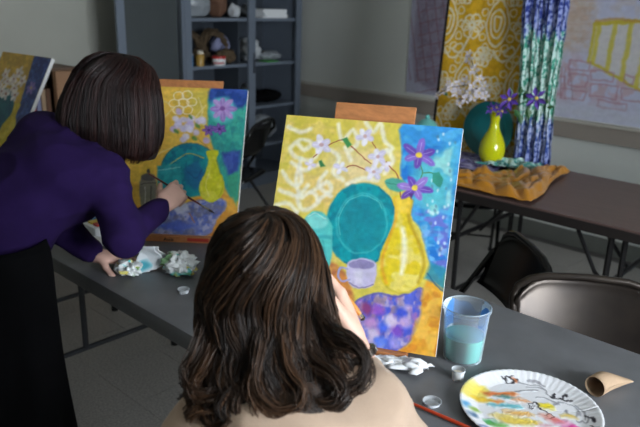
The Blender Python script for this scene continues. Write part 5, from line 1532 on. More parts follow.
# ================================================================== easels and canvases
def easel_and_canvas(br, ang, lean, W, H, ops, base, label_e, label_c, seed, res=(230, 290), ledge_w=0.34, board_w=0.22, board_top=0.045, name_ink=False, wob=6.0, tint=1.0):
    """br: lower right corner of the canvas, ang: world angle from right to left corner, lean: tilt back"""
    br = Vector(br)
    e = Vector((math.cos(ang), math.sin(ang), 0))
    n = Vector((math.sin(ang), -math.cos(ang), 0))
    if n.dot(CAM_F) < 0:
        n = -n
    up = Vector((0, 0, math.cos(lean))) + n * math.sin(lean)
    back = n * math.cos(lean) - Vector((0, 0, math.sin(lean)))
    R3 = Matrix((-e, back, up)).transposed()          # local x right, y backwards, z up
    mid = br + e * (W / 2)
    c = tag(empty('painting', mid), label_c, 'painting')
    th = 0.018
    MB().box(R3 @ Vector((0, th / 2 + .0006, H / 2)), (W, th, H), R3).build('stretched_canvas', M['canvas'], c)
    ra = Ras(res[0], res[1], base, H / W, seed, wob).run(ops)
    img = 255 * (np.clip(ra.strokes(0.09, 34, 70), 0, 255) / 255) ** tint
    us, vs_ = np.meshgrid(np.linspace(-W / 2, W / 2, res[0]), np.linspace(H, 0, res[1]))
    Rn = np.array(R3)
    P = us[..., None] * Rn[:, 0] + vs_[..., None] * Rn[:, 2]
    grid_mesh('painted_face', P, img, M['paint'], c)
    # easel
    E = tag(empty('table_easel', (mid.x, mid.y, 0.74)), label_e, 'easel')
    rel = Vector((0, 0, mid.z - 0.74))
    f3 = Matrix((-e, n, Vector((0, 0, 1)))).transposed()
    MB().box(f3 @ Vector((0, 0.012, 0.0115)), (ledge_w, 0.05, 0.023), f3, 0.002).build('ledge', M['wood'], E)
    MB().box(rel + R3 @ Vector((0, th + 0.008, (H + board_top - .02) / 2 + .01)), (board_w, 0.012, H + board_top + .0), R3, 0.002).build('backboard', M['wood'], E)
    for s in (-1, 1):
        MB().box(f3 @ Vector((s * (board_w / 2 - 0.015), 0.14, 0.008)), (0.02, 0.22, 0.016), f3, 0.002).build('base_rail', M['wood_lt'], E)
    top = rel + R3 @ Vector((0, th + 0.016, H * 0.72))
    foot = f3 @ Vector((0, 0.0, 0.0)) + n * (top.dot(n) + 0.06) + Vector((0, 0, 0.006))
    MB().tube([top, foot], 0.009, 6).build('rear_strut', M['wood_lt'], E)
    if name_ink:
        # hand-lettered name on the front of the ledge, and a red pencil mark
        k = 0.0013
        strokes = [[(0, 0), (3, 9), (6, 0)], [(1.4, 3.5), (5, 3.5)], [(7.5, 5), (9, 0), (11, 5)], [(13, 0), (13, 5)], [(13, 7), (13, 7.8)],
                   [(16, 2.5), (17, 0.3), (19, 0.3), (20, 2.5), (19, 4.7), (17, 4.7), (16, 2.5)]]
        mb = MB()
        for st_ in strokes:
            mb.tube([f3 @ Vector((-0.022 + x * k * 1.25, -0.0135, 0.004 + y * k * 1.25)) for x, y in st_], 0.0016, 4)
        mb.build('lettering', M['ink'], E)
        MB().box(f3 @ Vector((0.098, -0.0131, 0.012)), (0.075, 0.0016, 0.011), f3).build('pencil_mark', M['red_ink'], E)
    return c, E, R3, mid


R_ = math.radians
easel_and_canvas((-0.748, 1.245, 0.765), R_(207), R_(24), 0.457, 0.559, PAINT_A, (212, 190, 66), 'wooden table easel holding the large bright painting in front',
                 'large bright still life painting with yellow vase, purple flowers and teal plate', 1, (300, 370), 0.32, 0.21, 0.05, wob=3.0, tint=.80)
easel_and_canvas((-1.709, 1.441, 0.765), R_(220), R_(32), 0.457, 0.559, PAINT_B, (222, 172, 62), 'wooden table easel with a name inked on its ledge',
                 'painting the woman in purple is working on, with lavender blossoms', 2, (230, 280), 0.40, 0.26, 0.04, True, wob=4.0, tint=.86)
easel_and_canvas((-3.2, 1.3, 0.765), R_(185), R_(29), 0.457, 0.559, PAINT_C, (196, 158, 62), 'wooden table easel at the far left edge',
                 'darker still life painting with white side edge at the far left', 3, (130, 160), 0.34, 0.22, -0.05)

# ================================================================== wall papers
def wall_paper(name, label, x0, x1, z0, z1, img, th=0.006, sag=0.0):
    t_ = tag(empty(name, ((x0 + x1) / 2, YB, z0)), label, 'drawing')
    W, H = x1 - x0, z1 - z0
    MB().box((0, -th / 2 - .001, H / 2), (W, th, H)).build('backing_sheet', M['paper'], t_)
    ny, nx = img.shape[:2]
    us, vs_ = np.meshgrid(np.linspace(-W / 2 + .004, W / 2 - .004, nx), np.linspace(H - .004, 0.004, ny))
    P = np.stack([us, np.full_like(us, -th - 0.002), vs_], -1)
    grid_mesh('crayon_drawing', P, img, M['attr_paper'], t_)
    return t_


r = Ras(240, 220, (206, 208, 230), 0.9, 5, 5)
wall_ops = [('n', (212, 202, 206), .6, 40, [(0, 0), (1000, 0), (1000, 500), (0, 500)], (6, 5)),
            ('p', (214, 196, 182), .8, 60, [(0, 0), (210, 0), (190, 560), (0, 600)]),
            ('n', (206, 180, 160), .6, 30, [(0, 0), (230, 0), (190, 560), (0, 600)], (14, 14)),
            ('n', (206, 178, 188), .8, 60, [(0, 620), (1000, 620), (1000, 880), (0, 880)], (10, 8)),
            ('p', (226, 222, 220), .9, 10, [(225, 400), (1000, 330), (1000, 600), (560, 790), (225, 640)])]
for i in range(9):
    x = 240 + i * 85
    wall_ops.append(('l', (222, 208, 84), .85, 8, [(x + 8, 415 - i * 8), (x, 645 + (i * 42 if i < 4 else 168 - (i - 4) * 30))], 26))
wall_ops += [('l', (214, 196, 70), .95, 6, [(225, 415), (1000, 340)], 22), ('s', (216, 200, 80), .95, 6, [(225, 420), (215, 640), (560, 800), (1000, 610)], 16),
             ('l', (206, 160, 90), .7, 6, [(225, 400), (330, 385), (440, 392), (560, 372), (700, 372), (1000, 330)], 14)]
for (x, y, w_, h_) in [(110, 640, 120, 60), (240, 690, 130, 60), (120, 720, 110, 80), (250, 770, 150, 80), (420, 700, 60, 50), (420, 780, 130, 70), (560, 820, 140, 60), (80, 820, 150, 60), (720, 770, 140, 80), (870, 720, 120, 90), (300, 865, 160, 45), (20, 740, 80, 120), (600, 740, 100, 60), (860, 830, 130, 60)]:
    wall_ops.append(('s', (186, 134, 150), .6, 6, [(x, y), (x + w_, y + 6), (x + w_ - 5, y + h_), (x + 4, y + h_ - 4), (x, y)], 9))
for x in (40, 55, 70, 90, 120):
    wall_ops.append(('l', (170, 130, 140), .6, 6, [(x, 690), (x - 20 + x * .5, 880)], 8))
for y in range(60, 560, 46):
    wall_ops.append(('l', (200, 165, 140), .4, 6, [(10, y), (200, y - 10)], 6))
wall_ops.append(('p', (206, 208, 222), .8, 40, [(0, 915), (1000, 900), (1000, 1000), (0, 1000)]))
wall_paper('wall_drawing', 'big crayon drawing of brick wall and yellow striped banner on the back wall', -1.97, -0.82, 0.862, 1.90, r.run(wall_ops).strokes(.04))
r = Ras(120, 180, (150, 142, 160), 1.4, 6, 5)
o2 = [('p', (176, 176, 196), .9, 20, [(0, 0), (90, 0), (110, 900), (1000, 930), (1000, 1000), (0, 1000)]), ('n', (134, 122, 140), .7, 20, [(100, 0), (1000, 0), (1000, 920), (110, 920)], (8, 10)), ('p', (90, 130, 100), .8, 14, [(60, 10), (1000, 0), (1000, 90), (100, 90)])]
for k in range(-6, 14):
    o2.append(('l', (128, 78, 84), .55, 8, [(120 + k * 110, 100), (120 + k * 110 + 260, 900)], 12))
    o2.append(('l', (128, 78, 84), .45, 8, [(120, 100 + k * 90), (1000, 100 + k * 90 - 160)], 12))
wall_paper('wall_drawing', 'dim lavender drawing with red crosshatched lines left of the yellow tapestry', -3.12, -2.42, 0.885, 1.85, r.run(o2).strokes(.05))

# ================================================================== still life on the far table
TZ = 0.74
# tapestry stretched on a board
tp = tag(empty('tapestry_board', (-1.90, 3.42, TZ)), 'yellow tapestry with white floral scrolls on an upright board', 'tapestry')
TW, TH_, tl = 0.62, 1.15, R_(4)
R3 = Matrix.Rotation(-tl, 3, 'X')
MB().box(R3 @ Vector((0, 0.012, TH_ / 2)), (TW, 0.014, TH_), R3).build('board', M['shelf_brown'], tp)
MB().box(R3 @ Vector((-TW / 2 - .006, 0.006, TH_ / 2)), (0.014, 0.03, TH_), R3).build('edge_strip', M['edge_dark'], tp)
r = Ras(260, 440, (224, 176, 44), TH_ / TW, 9, 4)
ops = [('n', (196, 148, 30), .5, 10, [(0, 0), (1000, 0), (1000, 1000), (0, 1000)], (9, 16))]
WH = (236, 226, 200)


def loop(cx, cy, rx, ry, a0=0, a1=360, n=14):
    return [(cx + rx * math.cos(math.radians(a0 + (a1 - a0) * i / (n - 1))), cy + ry * math.sin(math.radians(a0 + (a1 - a0) * i / (n - 1)))) for i in range(n)]


def motif(cx, cy, s):
    k = 0.54                                   # v units are stretched by the sheet's aspect
    for q in (1.0, 0.62, 0.3):
        ops.append(('l', WH, .9, 5, [(cx, cy - 150 * s * k * q), (cx + 70 * s * q, cy - 40 * s * k), (cx + 60 * s * q, cy + 60 * s * k * q), (cx, cy + 130 * s * k * q), (cx - 60 * s * q, cy + 60 * s * k * q), (cx - 70 * s * q, cy - 40 * s * k), (cx, cy - 150 * s * k * q)], 20))
    for i in range(14):
        a = i / 14 * 6.283
        ops.append(('l', WH, .85, 5, loop(cx + 105 * s * math.cos(a), cy + 175 * s * k * math.sin(a), 22 * s, 22 * s * k, 0, 360, 8), 14))


def flower(cx, cy, s):
    k = 0.54
    for i in range(6):
        a = i / 6 * 6.283
        ops.append(('l', WH, .9, 5, loop(cx + 42 * s * math.cos(a), cy + 42 * s * k * math.sin(a), 30 * s, 30 * s * k, 0, 360, 9), 18))
    ops.append(('l', WH, .9, 5, loop(cx, cy, 18 * s, 18 * s * k, 0, 360, 8), 16))


for j in range(4):
    for i in range(-1, 2):
        cx, cy = 260 + 520 * i + (260 if j % 2 else 0), 90 + j * 285
        motif(cx, cy, 1.45)
        flower(cx + 265, cy + 10, 1.5)
        flower(cx - 100, cy + 150, 1.2)
        ops.append(('l', WH, .9, 5, [(cx, cy + 120), (cx + 80, cy + 165), (cx + 180, cy + 140), (cx + 260, cy + 60)], 20))
        ops.append(('l', WH, .9, 5, [(cx + 90, cy + 120), (cx + 170, cy + 95), (cx + 200, cy + 120), (cx + 150, cy + 142), (cx + 100, cy + 130)], 18))
img = r.run(ops).strokes(.06)
us, vs_ = np.meshgrid(np.linspace(-TW / 2, TW / 2, 260), np.linspace(TH_, 0, 440))
P = np.stack([us, -0.002 + 0.004 * np.sin(us * 40 + vs_ * 7) * 0.5, vs_], -1) @ np.array(R3).T
grid_mesh('printed_fabric', P, img, M['attr_cloth'], tp)

# striped scarf hanging over the right of the board and trailing on the table
sc_ = tag(empty('scarf', (-1.60, 3.36, TZ)), 'blue and green speckled crinkled scarf hanging beside the tapestry', 'scarf')
nx, ny = 90, 260
U, V = np.meshgrid(np.linspace(-1, 1, nx), np.linspace(0, 1, ny))
hw_ = 0.115 + 0.01 * np.sin(V * 7) - .018 * np.clip((V - .6) / .4, 0, 1)
cx_ = -0.015 + 0.10 * V
zz = 1.16 * (1 - V)
fold = 0.009 * np.sin(U * 13 + V * 3.0 + np.sin(V * 5)) + 0.006 * np.sin(U * 31 + V * 5 + 1) + .004 * np.sin(V * 60 + U * 9)
P = np.stack([cx_ + U * hw_, -0.035 + fold + 0.075 * (1 - V) - 0.03 * V, zz + 0.004], -1)
rg = np.random.default_rng(21)
sp = vnoise(ny, nx, 120, 40, rg) * .6 + vnoise(ny, nx, 60, 70, rg) * .4
sp2 = vnoise(ny, nx, 40, 18, rg)


def band(v, stops):
    xs = [s_[0] for s_ in stops]
    return np.stack([np.interp(v, xs, [s_[1][c_] for s_ in stops]) for c_ in range(3)], -1)


vv = V + (sp2 - .5) * .10
dark = band(vv, [(0, (40, 52, 120)), (.34, (44, 58, 128)), (.40, (60, 84, 150)), (.44, (66, 150, 128)), (.76, (62, 140, 116)), (.80, (58, 84, 148)), (1, (40, 56, 124))])
lite = band(vv, [(0, (120, 132, 190)), (.38, (150, 160, 206)), (.44, (190, 218, 210)), (.76, (200, 220, 214)), (.80, (180, 190, 220)), (1, (130, 142, 196))])
mk = np.clip((sp - .47) * 7 + .5, 0, 1)[..., None]
o = grid_mesh('hanging_cloth', P, dark * (1 - mk) + lite * mk, M['attr_cloth'], sc_)
o.modifiers.new('thick', 'SOLIDIFY').thickness = 0.003


def crumple(name, label, cat, corners, h0, seed, m, colfun, n=(70, 50), amp=0.03, f=9.0, top=False, edge=0.004):
    """a cloth lying on a table: corners give its outline in plan, folds rise above the top"""
    nx_, ny_ = n
    U_, V_ = np.meshgrid(np.linspace(0, 1, nx_), np.linspace(0, 1, ny_))
    c0, c1, c2, c3 = [np.array(c_) for c_ in corners]
    q = (c0 * ((1 - U_) * (1 - V_))[..., None] + c1 * (U_ * (1 - V_))[..., None] + c2 * (U_ * V_)[..., None] + c3 * ((1 - U_) * V_)[..., None])
    rg_ = np.random.default_rng(seed)
    wob_ = (vnoise(ny_, nx_, 7, 9, rg_) - .5) * 0.05
    q = q + wob_[..., None]
    hgt = np.abs(vnoise(ny_, nx_, f * .7, f, rg_) - .5) * 2 * amp + np.abs(vnoise(ny_, nx_, f * 1.8, f * 2.2, rg_) - .5) * amp
    ed = np.clip(np.minimum(np.minimum(U_, 1 - U_), np.minimum(V_, 1 - V_)) * 14, 0, 1)
    zz_ = h0 + edge + hgt * (0.35 + 0.65 * ed)
    ctr = q.reshape(-1, 2).mean(0)
    P_ = np.stack([q[..., 0] - ctr[0], q[..., 1] - ctr[1], zz_ - h0], -1)
    o_ = grid_mesh(name, P_, colfun(U_, V_, rg_) if colfun else None, m)
    o_.location = (ctr[0], ctr[1], h0)
    md_ = o_.modifiers.new('thick', 'SOLIDIFY')
    md_.thickness = 0.003
    return tag(o_, label, cat)


def lavcol(U_, V_, rg_):
    s_ = vnoise(*U_.shape, 26, 26, rg_)[..., None]
    s2_ = vnoise(*U_.shape, 40, 40, rg_)[..., None]
    c_ = np.array((112, 104, 164.)) * (1 - s_) + np.array((186, 180, 206.)) * s_
    return np.where(s2_ > .62, np.array((70, 62, 104.)), c_)


def mintcol(U_, V_, rg_):
    s_ = np.clip((vnoise(*U_.shape, 30, 22, rg_)[..., None] - .45) * 5 + .5, 0, 1)
    return np.array((70, 146, 140.)) * (1 - s_) + np.array((196, 222, 214.)) * s_


crumple('patterned_cloth', 'lavender and grey patterned cloth under the yellow vase', 'cloth', [(-2.2, 2.98), (-1.60, 3.06), (-1.62, 3.38), (-2.2, 3.36)], TZ, 31, M['attr_cloth'], lavcol, amp=.012, f=10)
crumple('scarf_tail', 'mint and white end of the scarf bunched right of the vase', 'cloth', [(-1.72, 3.12), (-1.46, 3.20), (-1.44, 3.33), (-1.66, 3.28)], TZ + .016, 32, M['attr_cloth'], mintcol, amp=.03, f=8)
oc = tag(empty('satin_cloth', (-1.75, 2.87, TZ)), 'crumpled ochre gold satin cloth along the table edge', 'cloth')
nx, ny = 130, 60
U, V = np.meshgrid(np.linspace(0, 1, nx), np.linspace(0, 1, ny))
rg = np.random.default_rng(44)
fpt = np.array([(-2.0, 2.70), (-1.80, 2.685), (-1.61, 2.68), (-1.47, 2.685), (-1.32, 2.68), (-1.22, 2.70), (-1.235, 2.85), (-1.30, 3.06), (-1.335, 3.26), (-1.335, 3.34)])
bpt = np.array([(-2.05, 2.86), (-1.85, 2.84), (-1.70, 2.86), (-1.65, 2.97), (-1.60, 3.06), (-1.55, 3.12), (-1.52, 3.20), (-1.46, 3.30), (-1.40, 3.35), (-1.335, 3.37)])
tt = np.linspace(0, 1, 10)
xf, yfr = np.interp(U, tt, fpt[:, 0]), np.interp(U, tt, fpt[:, 1])
xb, ybk = np.interp(U, tt, bpt[:, 0]), np.interp(U, tt, bpt[:, 1])
xx = xf + (xb - xf) * V
yy = yfr + (ybk - yfr) * V + (vnoise(ny, nx, 6, 14, rg) - .5) * .05 * np.clip(1 - np.abs(V - .5) * 2, 0, 1)
rid = np.abs(vnoise(ny, nx, 5, 11, rg) - .5) * .07 + np.abs(vnoise(ny, nx, 11, 24, rg) - .5) * .03
ed = np.clip(np.minimum(np.minimum(U, 1 - U) * 14, np.minimum(V, 1 - V) * 7), 0, 1)
P = np.stack([xx + 1.75, yy - 2.87, 0.008 + rid * (.25 + .75 * ed) + .014 * ed], -1)
o = grid_mesh('drape', P, None, M['satin'], oc)
o.modifiers.new('thick', 'SOLIDIFY').thickness = 0.003

# teal plate leaning on the board
pl = tag(empty('display_plate', (-1.81, 3.345, TZ + .014)), 'round teal plate propped upright behind the yellow vase', 'plate')
R3 = Matrix.Rotation(R_(-76), 3, 'X') @ Matrix.Rotation(math.pi, 3, 'X')
pc = Vector((0, 0.018, 0.152))
R3 = Matrix.Rotation(R_(90 - 8), 3, 'X')
MB().lathe([(0, 0.0), (.085, 0.0), (.10, .010), (.150, .022), (.153, .025), (.150, .028), (.10, .016), (.085, .007), (0, .007)], pc, 48, R3).build('dish', M['teal'], pl, True)
rim = MB().lathe([(.098, .0165), (.102, .0185), (.106, .0175)], pc, 48, R3).build('ridge', M['teal'], pl, True)
# yellow vase
va = tag(empty('vase', (-1.705, 3.215, TZ + .012)), 'glossy yellow bottle vase with narrow neck on the far table', 'vase')
prof = [(0, 0), (.036, 0), (.05, .012), (.064, .04), (.069, .075), (.064, .11), (.05, .145), (.034, .175), (.0255, .20), (.023, .225), (.0255, .25), (.034, .272), (.037, .278), (.033, .279), (.024, .262), (.020, .22), (.02, .20), (0, .19)]
MB().lathe(prof, n=40).build('body', M['yellow'], va, True, 60)
# white mug
mg = tag(empty('mug', (-1.905, 3.085, TZ + .012)), 'small white mug half hidden behind the large painting', 'mug')
MB().lathe([(0, 0), (.030, 0), (.036, .01), (.041, .07), (.043, .085), (.040, .085), (.037, .07), (.031, .012), (0, .010)], n=28).build('body', M['white_cer'], mg, True)
MB().tube([(-.036, 0, .068), (-.058, 0, .066), (-.066, 0, .045), (-.055, 0, .024), (-.034, 0, .02)], .0055).build('handle', M['white_cer'], mg, True)
# turquoise canister
jr = tag(empty('lidded_jar', (-2.07, 3.13, TZ + .012)), 'turquoise lidded jar left of the teal plate, mostly hidden', 'jar')
MB().lathe([(0, 0), (.05, 0), (.06, .02), (.062, .12), (.05, .15), (.05, .16), (0, .16)], n=28).build('body', M['turq'], jr, True)
MB().lathe([(.057, .16), (.057, .17), (.035, .192), (.012, .20), (.014, .212), (.006, .222), (0, .222)], n=28).build('lid', M['turq'], jr, True)


# flowers in the vase
def petal_flower(mb_list, c, nrm_, R, n, m, parent, name='blossom'):
    n_ = Vector(nrm_).normalized()
    u = n_.orthogonal().normalized()
    v = n_.cross(u)
    mb = MB()
    for i in range(n):
        a = i * 2 * math.pi / n + random.uniform(-.15, .15)
        d = u * math.cos(a) + v * math.sin(a)
        s = n_.cross(d)
        r = R * random.uniform(.85, 1.1)
        base, mid_, tip = Vector(c), Vector(c) + d * r * .55 + n_ * r * .18, Vector(c) + d * r + n_ * r * random.uniform(-.05, .25)
        w_ = r * .30 if n < 6 else r * .22
        pts = [base, mid_ - s * w_, tip, mid_ + s * w_]
        vs__ = [mb.bm.verts.new(p_) for p_ in pts]
        vm = mb.bm.verts.new(mid_ - n_ * r * .1)
        for q in range(4):
            mb.bm.faces.new((vs__[q], vs__[(q + 1) % 4], vm))
    b_ = mb.build(name, m, parent)
    MB().lathe([(0, 0), (R * .16, R * .02), (R * .12, R * .14), (0, R * .18)], c, 8, n_.to_track_quat('Z', 'Y').to_matrix()).build('centre', M['pistil'], b_)
    return b_


def leafmesh(c, d, L_, m, parent):
    d = Vector(d).normalized()
    s = d.cross(Vector((0.2, -.8, .5))).normalized() * L_ * .28
    c = Vector(c)
    nn = d.cross(s).normalized() * L_ * .1
    mb = MB()
    ps = [c, c + d * L_ * .45 - s + nn, c + d * L_, c + d * L_ * .45 + s + nn]
    v_ = [mb.bm.verts.new(p_) for p_ in ps]
    mb.bm.faces.new((v_[0], v_[1], v_[2]))
    mb.bm.faces.new((v_[0], v_[2], v_[3]))
    return mb.build('leaf', m, parent)


br_ = tag(empty('blossom_branch', (-1.705, 3.215, TZ + .21)), 'branch of small white blossoms reaching left from the vase', 'flowers')
mt = (0.0, 0.0, 0.07)
tw1 = [(0, 0, 0), (-.015, 0, .07), (-.06, -.01, .15), (-.11, -.02, .21), (-.15, -.02, .28)]
tw2 = [(-.06, -.01, .15), (-.15, -.03, .17), (-.23, -.04, .155), (-.30, -.05, .12)]
tw3 = [(-.03, 0, .10), (-.10, -.03, .115), (-.18, -.05, .10)]
for tw_ in (tw1, tw2, tw3):
    tw_ = [(x * 1.12, y, z * 1.28 - (.015 if z > .1 else 0)) for x, y, z in tw_]
    MB().tube(tw_, [.003] + [.0022] * (len(tw_) - 1), 5).build('twig', M['stem'], br_, True)
for (x, z, s_) in [(-.06, .175, 1), (-.09, .20, 1), (-.12, .235, 1.2), (-.155, .275, 1.2), (-.15, .30, .8), (-.12, .165, 1.1), (-.16, .185, 1.1), (-.20, .17, 1), (-.23, .15, 1.1), (-.27, .135, 1), (-.30, .115, .9), (-.10, .125, 1.1), (-.14, .115, 1.1), (-.18, .095, 1), (-.08, .145, 1.2), (-.21, .13, 1), (-.05, .135, 1), (-.25, .17, .8), (-.13, .14, 1.2), (-.175, .14, 1.1)]:
    petal_flower(None, (x * 1.12, -.03 + random.uniform(-.02, .01), z * 1.28 - .015), (random.uniform(-.5, .5), -1, random.uniform(-.1, .6)), 0.030 * s_, 5, M['white_petal'], br_)
for (x, z) in [(-.12, .255), (-.2, .19), (-.045, .16), (-.29, .13), (-.15, .16)]:
    leafmesh((x, -.02, z), (random.uniform(-1, .5), -.3, random.uniform(.2, 1)), .032, M['leaf'], br_)
cl_ = tag(empty('clematis_stem', (-1.700, 3.215, TZ + .21)), 'violet flowers with green leaves leaning right out of the vase', 'flowers')
for tw_ in ([(0, 0, 0), (.012, 0, .07), (.045, -.02, .115), (.085, -.04, .145)], [(.012, 0, .07), (.09, -.01, .12), (.16, -.02, .155), (.225, -.02, .17)], [(.16, -.02, .155), (.22, -.01, .15), (.27, -.01, .14)], [(0, 0, .05), (.01, -.03, .10)]):
    MB().tube(tw_, .0022, 5).build('stem', M['leaf'], cl_, True)
for c_, R in (((.085, -.045, .160), .062), ((.222, -.03, .180), .062), ((-.01, -.04, .10), .038), ((.05, -.04, .095), .042), ((.02, -.045, .11), .036)):
    petal_flower(None, c_, (random.uniform(-.2, .3), -1, .35), R, 6, M['lav_petal'], cl_, 'flower')
for c_, d_, L_ in (((.15, -.02, .16), (.2, 0, 1), .055), ((.10, -.01, .11), (.6, 0, -.7), .06), ((.17, -.01, .13), (.3, 0, -1), .065), ((.27, -.01, .14), (.9, 0, .2), .04), ((.26, -.01, .15), (.4, 0, 1), .035), ((.07, 0, .17), (-.3, 0, 1), .05), ((.20, 0, .19), (.2, 0, 1), .05), ((.12, -.01, .18), (.1, 0, 1), .05), ((.13, 0, .09), (.2, 0, -1), .06)):
    leafmesh(c_, d_, L_, M['leaf'], cl_)

# ================================================================== things on the front table
# deli cup of painting water
cu = tag(empty('water_cup', (-0.726, 1.333, TZ)), 'clear plastic cup of milky turquoise water beside the large painting', 'cup')
hgt = .139
MB().lathe([(.0445, .003), (.046, .0), (.0545, hgt - .012), (.0575, hgt - .010), (.0585, hgt - .002), (.0565, hgt), (.0545, hgt - .004)], n=44).build('wall', M['cup'], cu, True)
MB().lathe([(0, .004), (.0435, .004), (.0485, .062), (0, .062)], n=44).build('water', M['water'], cu, True, 50)
MB().lathe([(.0490, .066), (.0535, hgt - .018)], n=44, fl=lambda r_, z_, a_: (r_, z_ + (.012 * math.sin(a_ * 3) + .006 * math.sin(a_ * 7)) * (1 if z_ > .07 else .2))).build('paint_smear', M['blue_smear'], cu, True)
# fluted paper plate used as palette
pp = tag(empty('paper_plate', (-0.499, 1.232, TZ)), 'fluted white paper plate smeared with paints and printed with black scrolls', 'plate')
NA, NR = 200, 90
PRAD = 0.148
th_ = np.linspace(0, 2 * np.pi, NA + 1)
rr_ = np.linspace(0.0, 1.0, NR)
RR, TT = np.meshgrid(rr_, th_, indexing='ij')
zp = np.where(RR < .72, .004, .004 + .014 * np.clip((RR - .72) / .28, 0, 1) ** 1.2)
zp = zp + .0006 * np.sin(TT * 60) * np.clip((RR - .68) / .1, 0, 1) - .002 * np.clip((RR - .97) / .03, 0, 1)
# plate-local axes: x to image right, y away
ax_, ay_ = np.array([CAM_R.x, CAM_R.y]), np.array([-CAM_R.y, CAM_R.x])
ax_ /= np.linalg.norm(ax_)
ay_ /= np.linalg.norm(ay_)
lx_, ly_ = RR * np.cos(TT), RR * np.sin(TT)
wx_ = (lx_ * ax_[0] + ly_ * ay_[0]) * PRAD
wy_ = (lx_ * ax_[1] + ly_ * ay_[1]) * PRAD
pr_ = Ras(8, 8, (236, 236, 240))
pr_.ny, pr_.nx = lx_.shape
pr_.img = np.ones(lx_.shape + (3,)) * np.array((238, 238, 242.))
n1 = vnoise(NR, NA + 1, 18, 40, np.random.default_rng(5)) - .5
n2 = vnoise(NR, NA + 1, 18, 40, np.random.default_rng(6)) - .5
pr_.X = (lx_ * .5 + .5) * 1000 + n1 * 30
pr_.Y = (.5 - ly_ * .5) * 1000 + n2 * 30
pr_.asp = 1.0


def bl(cx, cy, rx, ry, rot=0):
    return [(cx + rx * math.cos(t) * math.cos(rot) - ry * math.sin(t) * math.sin(rot), cy + rx * math.cos(t) * math.sin(rot) + ry * math.sin(t) * math.cos(rot)) for t in [i * .5236 for i in range(12)]]


K, G = (34, 32, 40), (150, 150, 158)
po = []
for pts in ([(520, 120), (590, 150), (660, 170), (700, 230)], [(560, 190), (640, 200), (700, 240), (690, 300)], [(600, 110), (660, 130), (700, 180)], [(480, 270), (560, 230), (640, 250)], [(700, 430), (760, 400), (830, 420), (860, 500), (820, 560), (760, 540), (770, 490)], [(860, 430), (890, 520), (870, 600)], [(600, 330), (680, 350), (740, 420)], [(800, 610), (860, 640), (900, 600)]):
    po.append(('l', G, .8, 8, pts, 16))
for pts in ([(430, 100), (450, 70), (480, 100), (470, 140), (440, 140), (430, 100)], [(420, 110), (405, 80)], [(470, 80), (500, 60)], [(490, 110), (520, 100)], [(700, 300), (740, 340), (800, 340), (830, 300)], [(730, 330), (740, 290), (760, 270)], [(780, 340), (810, 370), (850, 360)], [(520, 430), (560, 400), (590, 430), (570, 470), (610, 500), (650, 560), (620, 600)], [(540, 450), (520, 480)], [(880, 560), (920, 600), (910, 660)], [(640, 540), (600, 560)], [(860, 700), (900, 740)]):
    po.append(('l', K, .95, 6, pts, 17))
po.append(('p', (206, 120, 70), .9, 10, bl(500, 105, 14, 20)))
for col, cx, cy, rx, ry, rot, a in [((238, 214, 70), 150, 290, 120, 90, -.5, .75), ((240, 226, 120), 130, 210, 70, 60, 0, .6), ((236, 190, 40), 190, 380, 80, 35, .2, .85), ((222, 110, 48), 300, 300, 95, 26, .1, .9), ((228, 120, 50), 410, 300, 60, 22, -.1, .9), ((60, 130, 130), 360, 335, 60, 16, .1, .9), ((226, 130, 60), 290, 400, 45, 18, .1, .9), ((230, 150, 90), 470, 370, 60, 20, .2, .8), ((80, 180, 196), 330, 450, 120, 20, .03, .9), ((120, 200, 210), 400, 465, 60, 18, 0, .8), ((232, 176, 90), 410, 540, 110, 30, .15, .85), ((238, 206, 70), 380, 640, 150, 40, .1, .85), ((240, 214, 110), 300, 590, 110, 40, .2, .7), ((60, 160, 90), 170, 660, 40, 34, 0, .95), ((110, 180, 80), 230, 690, 80, 26, .2, .85), ((130, 170, 60), 100, 530, 40, 24, .2, .9), ((220, 60, 150), 740, 700, 56, 34, .1, .9), ((236, 150, 190), 690, 640, 60, 40, 0, .7), ((214, 96, 90), 640, 610, 60, 30, .4, .7), ((236, 214, 40), 640, 445, 52, 36, .3, .95), ((230, 190, 60), 760, 560, 60, 20, .3, .7), ((230, 150, 130), 600, 560, 50, 30, 0, .6), ((90, 110, 170), 120, 750, 40, 20, 0, .8), ((96, 60, 150), 220, 800, 90, 24, .1, .85), ((60, 130, 200), 500, 760, 90, 26, 0, .8), ((150, 90, 180), 640, 800, 80, 26, 0, .8), ((70, 150, 200), 40, 480, 30, 40, 0, .8), ((50, 90, 130), 60, 600, 30, 30, 0, .8), ((200, 80, 60), 420, 850, 80, 26, 0, .8), ((230, 190, 70), 560, 860, 70, 26, 0, .8), ((214, 150, 170), 560, 680, 60, 30, 0, .5)]:
    po.append(('p', col, a, 22, bl(cx, cy, rx, ry, rot)))
    po.append(('p', tuple(min(255, c_ + 18) for c_ in col), a * .7, 12, bl(cx + rx * .2, cy - ry * .2, rx * .5, ry * .4, rot)))
pr_.run(po)
sd = ((pr_.img - 238).min(-1) < -25)
zp = zp + np.where(sd & (RR < .75), .0015 * (vnoise(NR, NA + 1, 30, 70, np.random.default_rng(8))), 0)
P = np.stack([wx_, wy_, zp], -1)
o = grid_mesh('plate_dish', P[:, ::-1], pr_.img[:, ::-1], M['paint'], pp)
o.modifiers.new('thick', 'SOLIDIFY').thickness = -0.0016
mk_ = M['paint']
